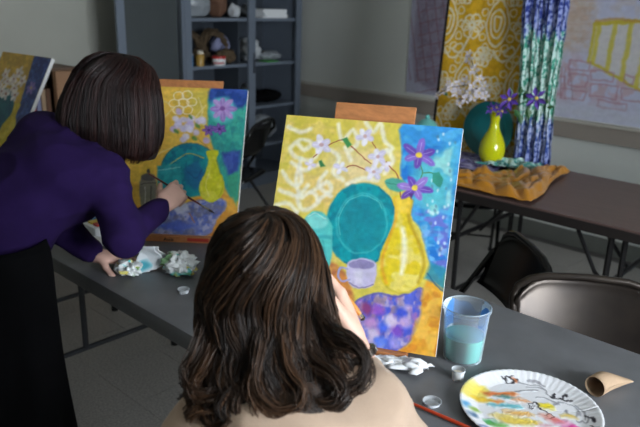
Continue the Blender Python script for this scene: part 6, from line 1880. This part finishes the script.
# cardboard tube, squeezed at its far end
tb = tag(empty('cardboard_tube', (-0.425, 1.393, TZ + 0.0245)), 'empty brown cardboard roll lying beside the paper plate', 'tube')
dirv = Vector((0.16, 0.99, 0)).normalized()
nx, ny = 36, 16
A, B = np.meshgrid(np.linspace(0, 2 * np.pi, nx), np.linspace(0, 1, ny))
sq = np.clip((B - .35) / .65, 0, 1) ** 1.3
ra_ = 0.0238
side = np.array([dirv.y, -dirv.x, 0])
hx = ra_ * np.cos(A) * (1 + .35 * sq)
hz = ra_ * np.sin(A) * (1 - .72 * sq) - .012 * sq
ln = 0.095 * B + .018 * np.cos(A) * sq
P = ln[..., None] * np.array(dirv) + hx[..., None] * side + hz[..., None] * np.array([0, 0, 1.])
o = grid_mesh('roll', P, None, M['card'], tb)
o.modifiers.new('thick', 'SOLIDIFY').thickness = 0.0015


def small_cup(label, c, r0, h_, fill=True):
    nm = 'paint_cup' if fill else 'cup_lid'
    t_ = tag(empty(nm, c), label, 'cup' if fill else 'lid')
    MB().lathe([(0, .001), (r0 * .86, .0), (r0 * .96, h_), (r0 * 1.06, h_), (r0 * 1.06, h_ * .86)], n=24).build('shell', M['clearcap'], t_, True)
    if fill:
        MB().lathe([(0, .002), (r0 * .8, .002), (r0 * .86, h_ * .6), (0, h_ * .6)], n=24).build('paint', M['paste'], t_, True)
    return t_


small_cup('small clear cup of cream paint left of the paper plate', (-0.679, 1.236, TZ), .0155, .026)
small_cup('flat clear lid near the red handled brush', (-0.664, 1.108, TZ), .020, .008, False)
small_cup('tiny clear lid below the paint stained tissues', (-1.50, 1.066, TZ), .017, .012, False)


def brush(label, p0, p1, r, hm, tip=True, parent_name='paint_brush'):
    p0, p1 = Vector(p0), Vector(p1)
    t_ = tag(empty(parent_name, p0), label, 'brush')
    d_ = p1 - p0
    MB().tube([d_ * 0, d_ * .12, d_ * .5, d_ * .78], [r * .45, r * .75, r, r * .8], 10).build('handle', hm, t_, True)
    MB().tube([d_ * .78, d_ * .90], [r * .85, r * .95], 10).build('ferrule', M['ferrule'], t_, True)
    MB().tube([d_ * .90, d_ * .95, d_], [r * .9, r * 1.0, r * .2], 10).build('bristles', M['bristle'], t_, True)
    return t_


brush('long red handled paint brush lying on the table beside the plate', (-0.735, 1.067, TZ + .006), (-0.465, 1.09, TZ + .0065), .0042, M['red_handle'])


def tissue_col(U_, V_, rg_):
    base_ = np.ones(U_.shape + (3,)) * np.array((236, 240, 240.))
    for col, th1, f_ in (((70, 190, 190.), .70, 5), ((226, 206, 90.), .72, 6), ((120, 170, 110.), .76, 6)):
        s_ = vnoise(*U_.shape, f_, f_, rg_)
        a_ = np.clip((s_ - th1) * 9, 0, .8)[..., None]
        base_ = base_ * (1 - a_) + np.array(col) * a_
    return base_


def wad(name, label, c, size, seed, amp, colfun=tissue_col, stretch=1.0):
    n_ = 40
    U_, V_ = np.meshgrid(np.linspace(0, 2 * np.pi, n_ * 2), np.linspace(0.02, np.pi - .02, n_))
    rg_ = np.random.default_rng(seed)
    nz = np.abs(vnoise(n_, n_ * 2, 6, 11, rg_) - .5) * 2 + np.abs(vnoise(n_, n_ * 2, 13, 22, rg_) - .5)
    nz[:, -1] = nz[:, 0]
    r_ = 1 - amp * nz
    P_ = np.stack([size[0] * r_ * np.sin(V_) * np.cos(U_), size[1] * r_ * np.sin(V_) * np.sin(U_), size[2] * np.clip(r_ * np.cos(V_), -.8, 2) + size[2] * .8], -1)
    o_ = grid_mesh(name, P_, colfun(U_, V_, rg_), M['tissue'])
    o_.location = c
    return tag(o_, label, 'tissue')


wad('crumpled_tissue', 'crumpled white tissue with yellow and green stains, right of the other', (-1.625, 1.145, TZ + .001), (.075, .062, .04), 5, .5)
wad('crumpled_tissue', 'low crumpled white tissue end lying near the table edge', (-1.725, 1.025, TZ + .001), (.062, .045, .026), 7, .5)
ft = tag(empty('folded_tissue', (-1.705, 1.065, TZ + .002)), 'folded white paper towel standing up with a teal stain', 'tissue')
nx, ny = 24, 30
U, V = np.meshgrid(np.linspace(-1, 1, nx), np.linspace(0, 1, ny))
rg = np.random.default_rng(13)
wv = (vnoise(ny, nx, 5, 4, rg) - .5) * .02
P = np.stack([U * .038 * ax_[0] + wv, U * .038 * ax_[1] + .02 * np.sin(V * 3 + U) + wv, V * .085 + .006 * U], -1)
stc = np.ones((ny, nx, 3)) * np.array((234, 238, 242.))
a_ = np.clip(1.4 - np.hypot((U + .35) * 2.2, (V - .25) * 5), 0, 1)[..., None] * .85
stc = stc * (1 - a_) + np.array((60, 170, 190.)) * a_
o = grid_mesh('front_fold', P, stc, M['tissue'], ft)
o.modifiers.new('thick', 'SOLIDIFY').thickness = 0.004
o = grid_mesh('rear_fold', P * np.array([1, 1, .9]) + np.array([-.012, .022, 0]), stc * .0 + np.array((238, 240, 242.)), M['tissue'], ft)
o.modifiers.new('thick', 'SOLIDIFY').thickness = 0.004
crumple('paper_scrap', 'white paper scrap between the sleeve and the large painting', 'paper', [(-.86, 1.135), (-.745, 1.165), (-.765, 1.215), (-.86, 1.19)], TZ + .001, 51, M['paper'], None, (30, 20), .022, 5)
# bits on the table beyond the standing woman's arm
bx_ = tag(empty('paint_box', (-2.16, 1.17, TZ)), 'small open paint box behind the woman in purple', 'box')
MB().box((0, 0, .018), (.16, .11, .036), bev=.003).build('tray', M['paper'], bx_)
MB().box((0, .07, .07), (.16, .008, .10), Matrix.Rotation(-.25, 3, 'X'), .002).build('lid', M['paper'], bx_)
for i, m_ in enumerate((M['red_lid'], M['blue_can'], M['pistil'], M['red_lid'])):
    MB().box((-.055 + i * .036, -.0, .039), (.028, .08, .008)).build('pan', m_, bx_)
tag(MB().box((-2.04, 1.10, TZ + .006), (.09, .06, .01), rotz(.5), .002).build('paper_pad', M['paper']), 'white paper pad by the left hand on the table', 'paper')


# ================================================================== people
def head_prims(S_, C, fwd, up, s=1.0):
    C = np.array(C, float)
    fwd, up = nrm(fwd), nrm(np.array(up) - np.dot(up, nrm(fwd)) * nrm(fwd))
    side = np.cross(fwd, up)
    B_ = np.stack([side, fwd, up], 1)
    at = lambda x, y, z: C + side * x * s + fwd * y * s + up * z * s
    S_.ell(at(0, -.012, .02), np.array((.073, .090, .090)) * s, B_, 0.03)
    S_.ell(at(0, .025, -.045), np.array((.056, .062, .068)) * s, B_, 0.04)
    S_.ell(at(0, .058, -.092), np.array((.024, .022, .018)) * s, B_, 0.03)          # chin
    S_.cap(at(0, .084, .015), at(0, .104, -.025), .009 * s, .013 * s, .012)          # nose
    S_.ell(at(0, .083, -.058), np.array((.024, .010, .006)) * s, B_, .008)           # upper lip
    S_.ell(at(0, .081, -.069), np.array((.020, .010, .007)) * s, B_, .008)           # lower lip
    for q in (-1, 1):
        S_.ell(at(q * .031, .086, .012), np.array((.016, .012, .010)) * s, B_, neg=True)
        S_.ell(at(q * .031, .073, .012), np.array((.012, .012, .0115)) * s, B_, .004)  # eyes in their sockets
        S_.cap(at(q * .014, .086, .03), at(q * .05, .074, .032), .007 * s, .006 * s, .012)
        S_.ell(at(q * .074, -.008, -.01), np.array((.009, .020, .032)) * s, B_, .01)  # ears


def hair_lines(C, right, back, up, prof, nlock, per, pts, gap, wave, freq, seed, cols, curl=0.0, lenvar=.1, start=.5, spread=.055, turn=None, hang=None, swirl=0.0, whorl=0.0):
    rg_ = np.random.default_rng(seed)
    C = np.array(C, float)
    right, back, up = nrm(right), nrm(back), nrm(up)
    xs = [p_[0] for p_ in prof]
    lines, rad, col = [], [], []
    c0, c1 = np.array(cols[0], float), np.array(cols[1], float)
    for L_ in range(nlock):
        phi = (rg_.random() * 2 - 1) * math.pi
        ph = (phi * 1.7 + rg_.normal() * .7, rg_.random() * 6.283)
        ln_ = (1 - lenvar * rg_.random()) * (.80 if (curl > .01 and abs(phi) > 1.75) else 1)
        fr = freq * rg_.uniform(.9, 1.1)
        s_off = rg_.random() ** 1.4 * start
        rho = curl * rg_.uniform(.5, 1.3) * (1 if rg_.random() < .6 else -.7)
        if phi < -.3:
            rho *= .55
        s_c = rg_.uniform(.70, .86)
        lift = rg_.uniform(-.5, 1)
        tone = rg_.random()
        dph = rg_.normal() * swirl
        tw_ = rg_.uniform(-.8, .8)
        for k in range(per):
            p2 = phi + rg_.normal() * spread
            s0 = s_off + rg_.random() * .06
            s_ = np.linspace(s0, ln_ * rg_.uniform(.94, 1.03), pts)
            sb = np.minimum(s_, s_c) if curl > .01 else s_
            rx = np.interp(sb, xs, [p_[1] for p_ in prof])
            ry = np.interp(sb, xs, [p_[2] for p_ in prof])
            z_ = np.interp(sb, xs, [p_[3] for p_ in prof])
            grow = np.clip((s_ - .22) / .5, 0, 1)
            inn = 1 - .05 * np.exp(-(s_ - s0) * 14) + .03 * lift * grow
            wv = wave * grow
            tang = wv * np.sin(6.283 * fr * s_ + ph[0]) + wv * .35 * np.sin(6.283 * fr * 2.3 * s_ + ph[1])
            rdl = wv * .7 * np.cos(6.283 * fr * s_ + ph[0] + 1.0) + rg_.normal() * .003
            if curl > .01:
                r0 = rho * rg_.uniform(.85, 1.15)
                th_c = np.clip(s_ - s_c, 0, None) * .40 / abs(r0)
                rdl = rdl + r0 * (1 - np.cos(th_c))
                z_ = z_ - abs(r0) * np.sin(th_c)
                tang = tang + r0 * tw_ * th_c * .35
            else:
                e_ = np.clip((s_ - .78) / .22, 0, 1)
                rdl = rdl - abs(rho) * e_ ** 2
            a_ = p2 * (1 - gap / math.pi * np.clip(s_ / .35, 0, 1)) + dph * grow + whorl * np.clip(1 - s_ / .40, 0, 1) ** 1.4
            u_ = np.stack([np.sin(a_) * np.ones_like(s_), np.cos(a_) * np.ones_like(s_)], -1)
            X_ = rx * u_[:, 0] * inn + rdl * u_[:, 0] + tang * u_[:, 1]
            Y_ = ry * u_[:, 1] * inn + rdl * u_[:, 1] - tang * u_[:, 0]
            P_ = C + X_[:, None] * right + Y_[:, None] * back + z_[:, None] * up
            if hang is not None:
                P_ = P_ + hang(s_, p2)
            lines.append(P_)
            rad.append(rg_.uniform(.0007, .0012))
            t_ = np.clip(.75 * tone + .25 * rg_.random(), 0, 1) ** 1.6
            col.append(c0 * (1 - t_) + c1 * t_)
    return np.array(lines), rad, col


def hair_shell(name, C, right, back, up, prof, gap, m, parent, shrink=.93, hang=None):
    C = np.array(C, float)
    right, back, up = nrm(right), nrm(back), nrm(up)
    n_, k = 48, 22
    xs = [p_[0] for p_ in prof]
    s_ = np.linspace(0.0, .93, k)
    A_ = np.linspace(-math.pi, math.pi, n_)
    S2, A2 = np.meshgrid(s_, A_, indexing='ij')
    A2 = A2 * (1 - gap / math.pi * np.clip(S2 / .35, 0, 1))
    rx = np.interp(S2, xs, [p_[1] for p_ in prof]) * shrink
    ry = np.interp(S2, xs, [p_[2] for p_ in prof]) * shrink
    z_ = np.interp(S2, xs, [p_[3] for p_ in prof]) - .006
    wob_ = 1 + .03 * np.sin(A2 * 9 + S2 * 6)
    P_ = C + (rx * np.sin(A2) * wob_)[..., None] * right + (ry * np.cos(A2) * wob_)[..., None] * back + z_[..., None] * up
    if hang is not None:
        P_ = P_ + hang(S2.ravel(), A2.ravel()).reshape(P_.shape)
    o_ = grid_mesh(name, P_, None, m, parent)
    o_.modifiers.new('thick', 'SOLIDIFY').thickness = 0.006
    return o_


def blob_child(S_, name, m, parent, disp=None):
    return S_.build(name, m, parent, disp)


# ------------------------------------------------------------------ standing woman in purple, bent over the table
hip = np.array((-1.915, .695, .86))
wai = np.array((-1.918, .800, .955))
che = np.array((-1.905, .905, 1.045))
shc = np.array((-1.915, .975, 1.115))
rsh = np.array((-1.750, .985, 1.050))
lsh = np.array((-2.070, .960, 1.13))
nek = np.array((-1.915, 1.045, 1.165))
hed = np.array((-1.885, 1.118, 1.238))
reb = np.array((-1.635, .965, .895))
rwr = np.array((-1.735, 1.166, .930))
leb = np.array((-1.950, .905, .885))
lwr = np.array((-1.848, .985, .778))
S = SDF((-2.30, .40, 0.0), (-1.42, 1.42, 1.42), .0055)
S.ell(hip + (0, .0, -.03), (.135, .095, .10), k=.05)
S.cap(hip, wai, .09, .09, .05).cap(wai, che, .09, .10, .05).cap(che, shc, .10, .07, .05).cap(lsh, rsh, .045, .045, .04)
S.cap(shc, nek, .055, .048, .03).cap(nek, hed, .048, .05, .02)
S.chain([rsh, reb, rwr], [.046, .036, .024], .03).chain([lsh, leb, lwr], [.046, .036, .024], .03)
for q in (-1, 1):
    hp = hip + (q * .085, 0, -.03)
    S.chain([hp, hp + (0, .02, -.36), hp + (0, -.01, -.76)], [.075, .05, .033], .04)
    S.cap(hp + (0, -.02, -.79), hp + (0, .12, -.805), .030, .022, .02)
head_prims(S, hed, (.22, .80, -.60), (.10, .55, .82))
th1 = hand(S, rwr, (-.22, .86, .38), (-.66, .25, -.70), True, [(.55, .8, .5), (.7, .9, .6), (.8, 1.0, .6), (.9, 1.0, .6)], .95, thumb=(.75, .55, .5))
th2 = hand(S, lwr, (.62, .76, -.16), (0, 0, -1), False, [(.12, .15, .1), (.12, .15, .1), (.15, .2, .1), (.2, .2, .1)], .92, spread=.16)
stander = S.build('person', M['skin2'])
tag(stander, 'standing woman in purple sweater and black skirt bending to paint with a brush', 'person')
S = SDF((-2.32, .44, .76), (-1.44, 1.25, 1.25), .006)
sp = nrm(shc - hip)
dp = nrm(np.cross((1, 0, 0), sp))
B3 = np.stack([np.array((1., 0, 0)), sp, dp], 1)
S.ell(hip + sp * .01, (.180, .13, .138), B3, .05).ell(hip + (0, -.03, -.06), (.172, .12, .10), None, .05).ell(wai, (.158, .13, .120), B3, .06).ell(che, (.178, .12, .128), B3, .06).ell(che + (0, .04, -.06), (.15, .08, .09), None, .05)
S.cap(lsh + (.04, 0, -.01), rsh + (-.02, 0, 0), .060, .062, .09).cap(lsh + (.05, -.03, 0), wai + (-.06, 0, .02), .055, .08, .09).cap(shc, nek, .068, .062, .04)
S.cut((-1.80, 0, .795), (-.16, 0, -1))
S.chain([rsh, reb + (rsh - reb) * .05, reb, rwr + (reb - rwr) * .12], [.062, .050, .046, .036], .03)
S.chain([lsh, leb, lwr + (leb - lwr) * .12], [.066, .054, .037], .035)
S.build('sweater', M['purple'], stander, cloth_disp(.008, 9, 4, (1, 1, 1.6)))
# skirt
n_, k_ = 72, 30
V, F = [], []
for j in range(k_):
    t = j / (k_ - 1)
    z = .905 - .86 * t
    a_ = np.interp(t, [0, .12, .4, 1], [.176, .200, .205, .215])
    b_ = np.interp(t, [0, .12, .4, 1], [.142, .150, .155, .185])
    cy_ = np.interp(t, [0, .15, 1], [.690, .683, .675])
    for i in range(n_):
        a = i / n_ * 6.2832
        fo = 1 + (.055 * math.sin(a * 9 + 1.3 * math.sin(t * 4)) + .03 * math.sin(a * 14 + 2)) * min(1, max(0, t - .1) * 1.6)
        V.append((-1.885 + a_ * fo * math.cos(a), cy_ + b_ * fo * math.sin(a), z))
for j in range(k_ - 1):
    for i in range(n_):
        F.append((j * n_ + i, j * n_ + (i + 1) % n_, (j + 1) * n_ + (i + 1) % n_, (j + 1) * n_ + i))
sk = pyd('skirt', V, F, M['black_cloth'], stander)
sk.modifiers.new('thick', 'SOLIDIFY').thickness = .004
for q in (-1, 1):
    hp = hip + (q * .085, 0, -.03)
    S = SDF((hp[0] - .08, .5, 0.0), (hp[0] + .08, .98, .16), .006)
    S.cap((hp[0], .665, .036), (hp[0], .80, .030), .040, .034, .03).cap((hp[0], .665, .05), (hp[0], .67, .09), .036, .040, .02)
    S.build('shoe', M['black_cloth'], stander)
C_ = hed + np.array((-.003, -.004, .010))
prof = [(0, .0, .0, .145), (.10, .05, .055, .142), (.2, .088, .095, .118), (.32, .115, .125, .078), (.45, .130, .142, .028), (.6, .138, .150, -.030), (.75, .140, .150, -.085), (.9, .134, .140, -.130), (1, .118, .122, -.152)]
upv = nrm((.02, .16, 1))
rgt = nrm((1, -.15, 0))
bck = np.cross(upv, rgt) * -1
if bck[1] > 0:
    bck = -bck


def hang1(s_, a_):
    # the bent head lets the side hair swing forward and down, the nape hair stays short on the collar
    s_ = np.asarray(s_)
    a_ = np.asarray(a_) * np.ones_like(s_)
    g = np.clip((s_ - .4) / .6, 0, 1)
    nape = np.exp(-(a_ / .8) ** 2)
    side_ = np.exp(-((a_ - 1.9) / .9) ** 2)
    return (g * (nape * .035 - side_ * .03))[:, None] * np.array((0, 0, 1.)) + (g * side_ * .02)[:, None] * np.array((0.3, 1., 0)) + (g * nape * -.02)[:, None] * np.array((.6, .6, 0.))


hair_shell('hair', C_, rgt, bck, upv, prof, .7, M['hair_in1'], stander, .93, hang1)
ls, rd, cs = hair_lines(C_, rgt, bck, upv, prof, 170, 30, 20, .7, .003, 1.2, 4, ((24, 13, 13), (70, 40, 35)), .006, .10, .55, .05, hang=hang1, whorl=.5)
strand_mesh('hair_strands', ls, [q * .85 for q in rd], cs, M['hair'], stander)
brush('fine dark handled brush held by the woman in purple', (-1.838, 1.185, 1.012), (-1.7935, 1.417, .838), .0040, M['dark_handle'])

# ------------------------------------------------------------------ seated woman in tan
fw = nrm((-.743, .669, 0))
sd_ = nrm((.669, .743, 0))
hip = np.array((-.565, .545, .545))
wai = np.array((-.585, .575, .72))
che = np.array((-.610, .600, .86))
shc = np.array((-.640, .632, .945))
rsh = shc + sd_ * .128 + np.array((-.005, .01, .0))
lsh = shc - sd_ * .128 + np.array((0, 0, -.04))
nek = np.array((-.662, .645, 1.04))
hed = np.array((-.722, .690, 1.140))
reb = np.array((-.530, .820, .822))
rwr = np.array((-.630, .794, 1.004))
leb = np.array((-.865, .570, .735))
lwr = np.array((-.850, .745, .625))
S = SDF((-1.20, .28, 0.0), (-.36, 1.12, 1.30), .0047)
S.ell(hip, (.15, .15, .10), k=.05).cap(hip, wai, .12, .105, .06).cap(wai, che, .105, .11, .06).cap(che, shc, .11, .075, .06).cap(lsh, rsh, .048, .048, .05)
S.cap(shc, nek, .058, .050, .03).cap(nek, hed, .050, .05, .02)
S.chain([rsh, reb, rwr], [.048, .038, .0245], .03).chain([lsh, leb, lwr], [.048, .038, .0245], .03)
for q in (-1, 1):
    hp = hip + sd_ * q * .085
    kn_ = hp + fw * .40 + np.array((0, 0, .0))
    an_ = kn_ + fw * .02 - np.array((0, 0, .45))
    S.chain([hp, kn_, an_], [.078, .056, .035], .04)
    S.cap(an_ - fw * .03 - np.array((0, 0, .03)), an_ + fw * .13 - np.array((0, 0, .05)), .032, .026, .02)
head_prims(S, hed + np.array((-.010, -.004, -.020)), (-.70, .66, -.28), (-.22, .18, .95), .92)
th3 = hand(S, rwr, (-.50, .10, .66), (-.62, -.66, .10), True, [(.35, .8, .5), (.35, .8, .5), (.4, .9, .5), (.5, .9, .6)], 1.12, thumb=(.8, .45, .3))
hand(S, lwr, (-.3, .9, -.25), (.2, .1, -1), False, [(.3, .4, .3)] * 4, .95)
sitter = S.build('person', M['skin'])
tag(sitter, 'seated woman with long wavy brown hair and tan sweater seen from behind', 'person')
S = SDF((-1.05, .30, .48), (-.34, 1.05, 1.06), .006)
S.cap(hip + (0, 0, .02), wai, .150, .135, .06).cap(wai, che, .135, .135, .07).cap(che, shc + (0, 0, -.03), .135, .10, .07)
S.ell(che, (.155, .11, .13), np.stack([sd_, fw, np.array((0, 0, 1.))], 1), .06)
S.cap(lsh, rsh, .056, .058, .07).cap(shc, nek - (0, 0, .02), .070, .064, .05)
S.cut((0, 0, .50), (0, 0, -1))
S.chain([rsh, reb, rwr + (reb - rwr) * .20], [.060, .050, .036], .04)
S.chain([lsh, leb, lwr + (leb - lwr) * .12], [.058, .052, .037], .04)
S.ell(nek + (0, 0, .03), (.058, .058, .05), neg=True)
S.build('sweater', M['tan'], sitter, cloth_disp(.010, 9, 8, (1, 1, 1.6)))
S = SDF((-1.20, .28, 0.02), (-.36, 1.12, .66), .007)
S.ell(hip + (0, 0, -.01), (.165, .165, .10), k=.05)
for q in (-1, 1):
    hp = hip + sd_ * q * .085
    kn_ = hp + fw * .40
    an_ = kn_ + fw * .02 - np.array((0, 0, .40))
    S.chain([hp, kn_, an_], [.092, .070, .058], .03)
S.build('trousers', M['denim'], sitter, cloth_disp(.006, 9, 3))
for q in (-1, 1):
    an_ = hip + sd_ * q * .085 + fw * .42 - np.array((0, 0, .45))
    S = SDF(an_ + (-.22, -.22, -.10), an_ + (.22, .22, .08), .007)
    S.cap(an_ - fw * .03 + (0, 0, -.055), an_ + fw * .14 + (0, 0, -.062), .040, .033, .03)
    S.build('shoe', M['black_cloth'], sitter)
# shirt collar standing out of the sweater neck
n_ = 40
V, F = [], []
for j, (rr2, z2) in enumerate(((.060, -.045), (.066, -.012), (.062, .020), (.064, .022), (.082, -.015), (.104, -.058))):
    for i in range(n_):
        a = i / n_ * 6.2832
        p_ = nek + sd_ * rr2 * 1.08 * math.cos(a) + fw * rr2 * math.sin(a) + np.array((0, 0, z2 + .004 * math.sin(a * 3)))
        V.append(p_)
for j in range(5):
    for i in range(n_):
        F.append((j * n_ + i, j * n_ + (i + 1) % n_, (j + 1) * n_ + (i + 1) % n_, (j + 1) * n_ + i))
pyd('shirt_collar', V, F, M['collar'], sitter)
# wrist watch
wc = rwr + (reb - rwr) * .03
ax = Vector(nrm(reb - rwr))
Rw = ax.to_track_quat('Z', 'Y').to_matrix()
wt = MB()
for i in range(18):
    a = i / 18 * 6.2832
    p_ = Vector(wc) + Rw @ Vector((0.0298 * math.cos(a), 0.0298 * math.sin(a), 0))
    wt.box(p_, (.006, .0088, .012), Rw @ rotz(a), .0012)
wo = wt.build('watch_band', M['watch_dark'], sitter)
for a0 in range(0, 18, 3):
    a = a0 / 18 * 6.2832 + .05
    MB().box(Vector(wc) + Rw @ Vector((.0318 * math.cos(a), .0318 * math.sin(a), 0)), (.005, .006, .010), Rw @ rotz(a), .001).build('link', M['silver'], wo)
brush('short orange brush handle in the seated woman\'s fist', tuple(Vector((-.678, .814, 1.088))), (-.644, .828, 1.046), .0052, M['orange_handle'])

prof2 = [(0, .0, .0, .128), (.08, .036, .042, .124), (.16, .063, .074, .106), (.26, .085, .100, .068), (.36, .096, .110, .020), (.47, .102, .113, -.032), (.58, .109, .112, -.080), (.70, .124, .112, -.128), (.82, .134, .112, -.172), (.92, .138, .110, -.205), (1, .130, .105, -.235)]
up2 = nrm((-.03, .03, 1))
rg2 = nrm((.70, .714, 0))
bk2 = nrm((.714, -.70, 0))
C2 = hed + np.array((-.008, -.014, -.016))


def hang2(s_, a_):
    s_ = np.asarray(s_)
    a_ = np.asarray(a_) * np.ones_like(s_)
    g = np.clip((s_ - .4) / .6, 0, 1)
    r_side = np.exp(-((a_ - 1.2) / .8) ** 2)
    bk_ = np.exp(-(a_ / 1.3) ** 2)
    return (g * (.045 + .065 * bk_))[:, None] * bk2 + (g * r_side * .015)[:, None] * rg2 + (g * (.010 + .028 * np.exp(-((a_ + 1.5) / .9) ** 2)))[:, None] * rg2 + (g * bk_ * -.01)[:, None] * up2


hair_shell('hair', C2, rg2, bk2, up2, [(p_[0], p_[1], p_[2], p_[3]) for p_ in prof2], .5, M['hair_in2'], sitter, .88, hang2)
ls, rd, cs = hair_lines(C2, rg2, bk2, up2, prof2, 240, 27, 27, .5, .019, 3.0, 12, ((24, 16, 11), (94, 64, 41)), .024, .20, .5, .05, hang=hang2, swirl=.10, whorl=1.5)


def push_out(L_, a, b, r):
    """hair resting on the body: points inside a limb slide to its surface"""
    a, b = np.array(a), np.array(b)
    ab = b - a
    t = np.clip(((L_ - a) @ ab) / (ab @ ab), 0, 1)
    v = L_ - a - t[..., None] * ab
    d = np.linalg.norm(v, axis=-1, keepdims=True) + 1e-9
    return np.where(d < r, a + t[..., None] * ab + v / d * r, L_)


def depth_in(L_, a, b, r):
    a, b = np.array(a), np.array(b)
    ab = b - a
    t = np.clip(((L_ - a) @ ab) / (ab @ ab), 0, 1)
    return r - np.linalg.norm(L_ - a - t[..., None] * ab, axis=-1)


BODY = ((che, shc, .112), (lsh, rsh, .064), (shc, nek - np.array((0, 0, .02)), .074), (rsh, reb, .064), (lsh, leb, .062))


def rest_on_body(L_):
    L_ = np.array(L_)
    pen = np.max([depth_in(L_, *q) + (0.0 if i in (0, 2) else .009) for i, q in enumerate(BODY)], axis=0)
    n_ = L_.shape[1]
    for i in np.nonzero((pen > .013).any(1))[0]:
        j = max(6, int(np.argmax(pen[i] > .022)))           # ends where it meets the shoulder
        t = np.linspace(0, j, n_)
        k0 = np.clip(t.astype(int), 0, n_ - 2)
        f_ = (t - k0)[:, None]
        L_[i] = L_[i][k0] * (1 - f_) + L_[i][k0 + 1] * f_
    for q in BODY:
        L_ = push_out(L_, *q)
    return L_


strand_mesh('hair_strands', rest_on_body(ls), rd, cs, M['hair'], sitter)

# loose curls at the ends, lying on the sweater
CURLS = [
    [(-0.62, 0.684, 1.109), (-0.588, 0.676, 1.09), (-0.558, 0.682, 1.089), (-0.536, 0.689, 1.074), (-0.525, 0.682, 1.053), (-0.529, 0.665, 1.037), (-0.546, 0.649, 1.036), (-0.56, 0.648, 1.047), (-0.558, 0.662, 1.059)],
    [(-0.616, 0.652, 1.093), (-0.586, 0.648, 1.069), (-0.553, 0.652, 1.058), (-0.535, 0.653, 1.039), (-0.535, 0.638, 1.023), (-0.552, 0.623, 1.022), (-0.567, 0.621, 1.033)],
    [(-0.624, 0.618, 1.079), (-0.597, 0.602, 1.051), (-0.568, 0.604, 1.03), (-0.565, 0.591, 1.01), (-0.585, 0.572, 1.006), (-0.607, 0.565, 1.019), (-0.61, 0.575, 1.034)],
    [(-0.645, 0.592, 1.08), (-0.632, 0.568, 1.047), (-0.612, 0.562, 1.023), (-0.589, 0.571, 1.013), (-0.572, 0.59, 1.022), (-0.575, 0.601, 1.038)],
    [(-0.714, 0.561, 1.089), (-0.71, 0.538, 1.062), (-0.714, 0.519, 1.04), (-0.701, 0.516, 1.022), (-0.68, 0.527, 1.02), (-0.676, 0.542, 1.031)],
    [(-0.682, 0.567, 1.084), (-0.673, 0.547, 1.054), (-0.658, 0.538, 1.032), (-0.637, 0.546, 1.024), (-0.627, 0.56, 1.036), (-0.639, 0.563, 1.049)],
]
rg_ = np.random.default_rng(77)


def crom(pts, n):
    pts = np.array(pts)
    t = np.linspace(0, len(pts) - 1.0001, n)
    i = t.astype(int)
    f = (t - i)[:, None]
    g = lambda q: pts[np.clip(q, 0, len(pts) - 1)]
    a, b, c, d = g(i - 1), g(i), g(i + 1), g(i + 2)
    return 0.5 * (2 * b + (c - a) * f + (2 * a - 5 * b + 4 * c - d) * f ** 2 + (3 * b - a - 3 * c + d) * f ** 3)


ls, rd, cs = [], [], []
for path in CURLS:
    base = crom(path, 27)
    for sub in range(3):
        so_ = rg_.normal(size=3) * .006
        tone = rg_.random()
        for k in range(28):
            off = rg_.normal(size=3) * .0045
            w_ = np.linspace(1.5, .55, 27)[:, None]
            cut_ = rg_.uniform(.75, 1)
            q = crom(base[:max(10, int(27 * cut_))], 27)
            ls.append(q + (off + so_) * w_ + (rg_.normal(size=3) * .0015)[None] * np.sin(np.linspace(0, 9, 27))[:, None])
            rd.append(rg_.uniform(.0007, .0012))
            t_ = np.clip(.7 * tone + .3 * rg_.random(), 0, 1) ** 1.6
            cs.append(np.array((24, 16, 11.)) * (1 - t_) + np.array((94, 64, 41.)) * t_)
strand_mesh('hair_curls', rest_on_body(np.array(ls)), rd, cs, M['hair'], sitter)
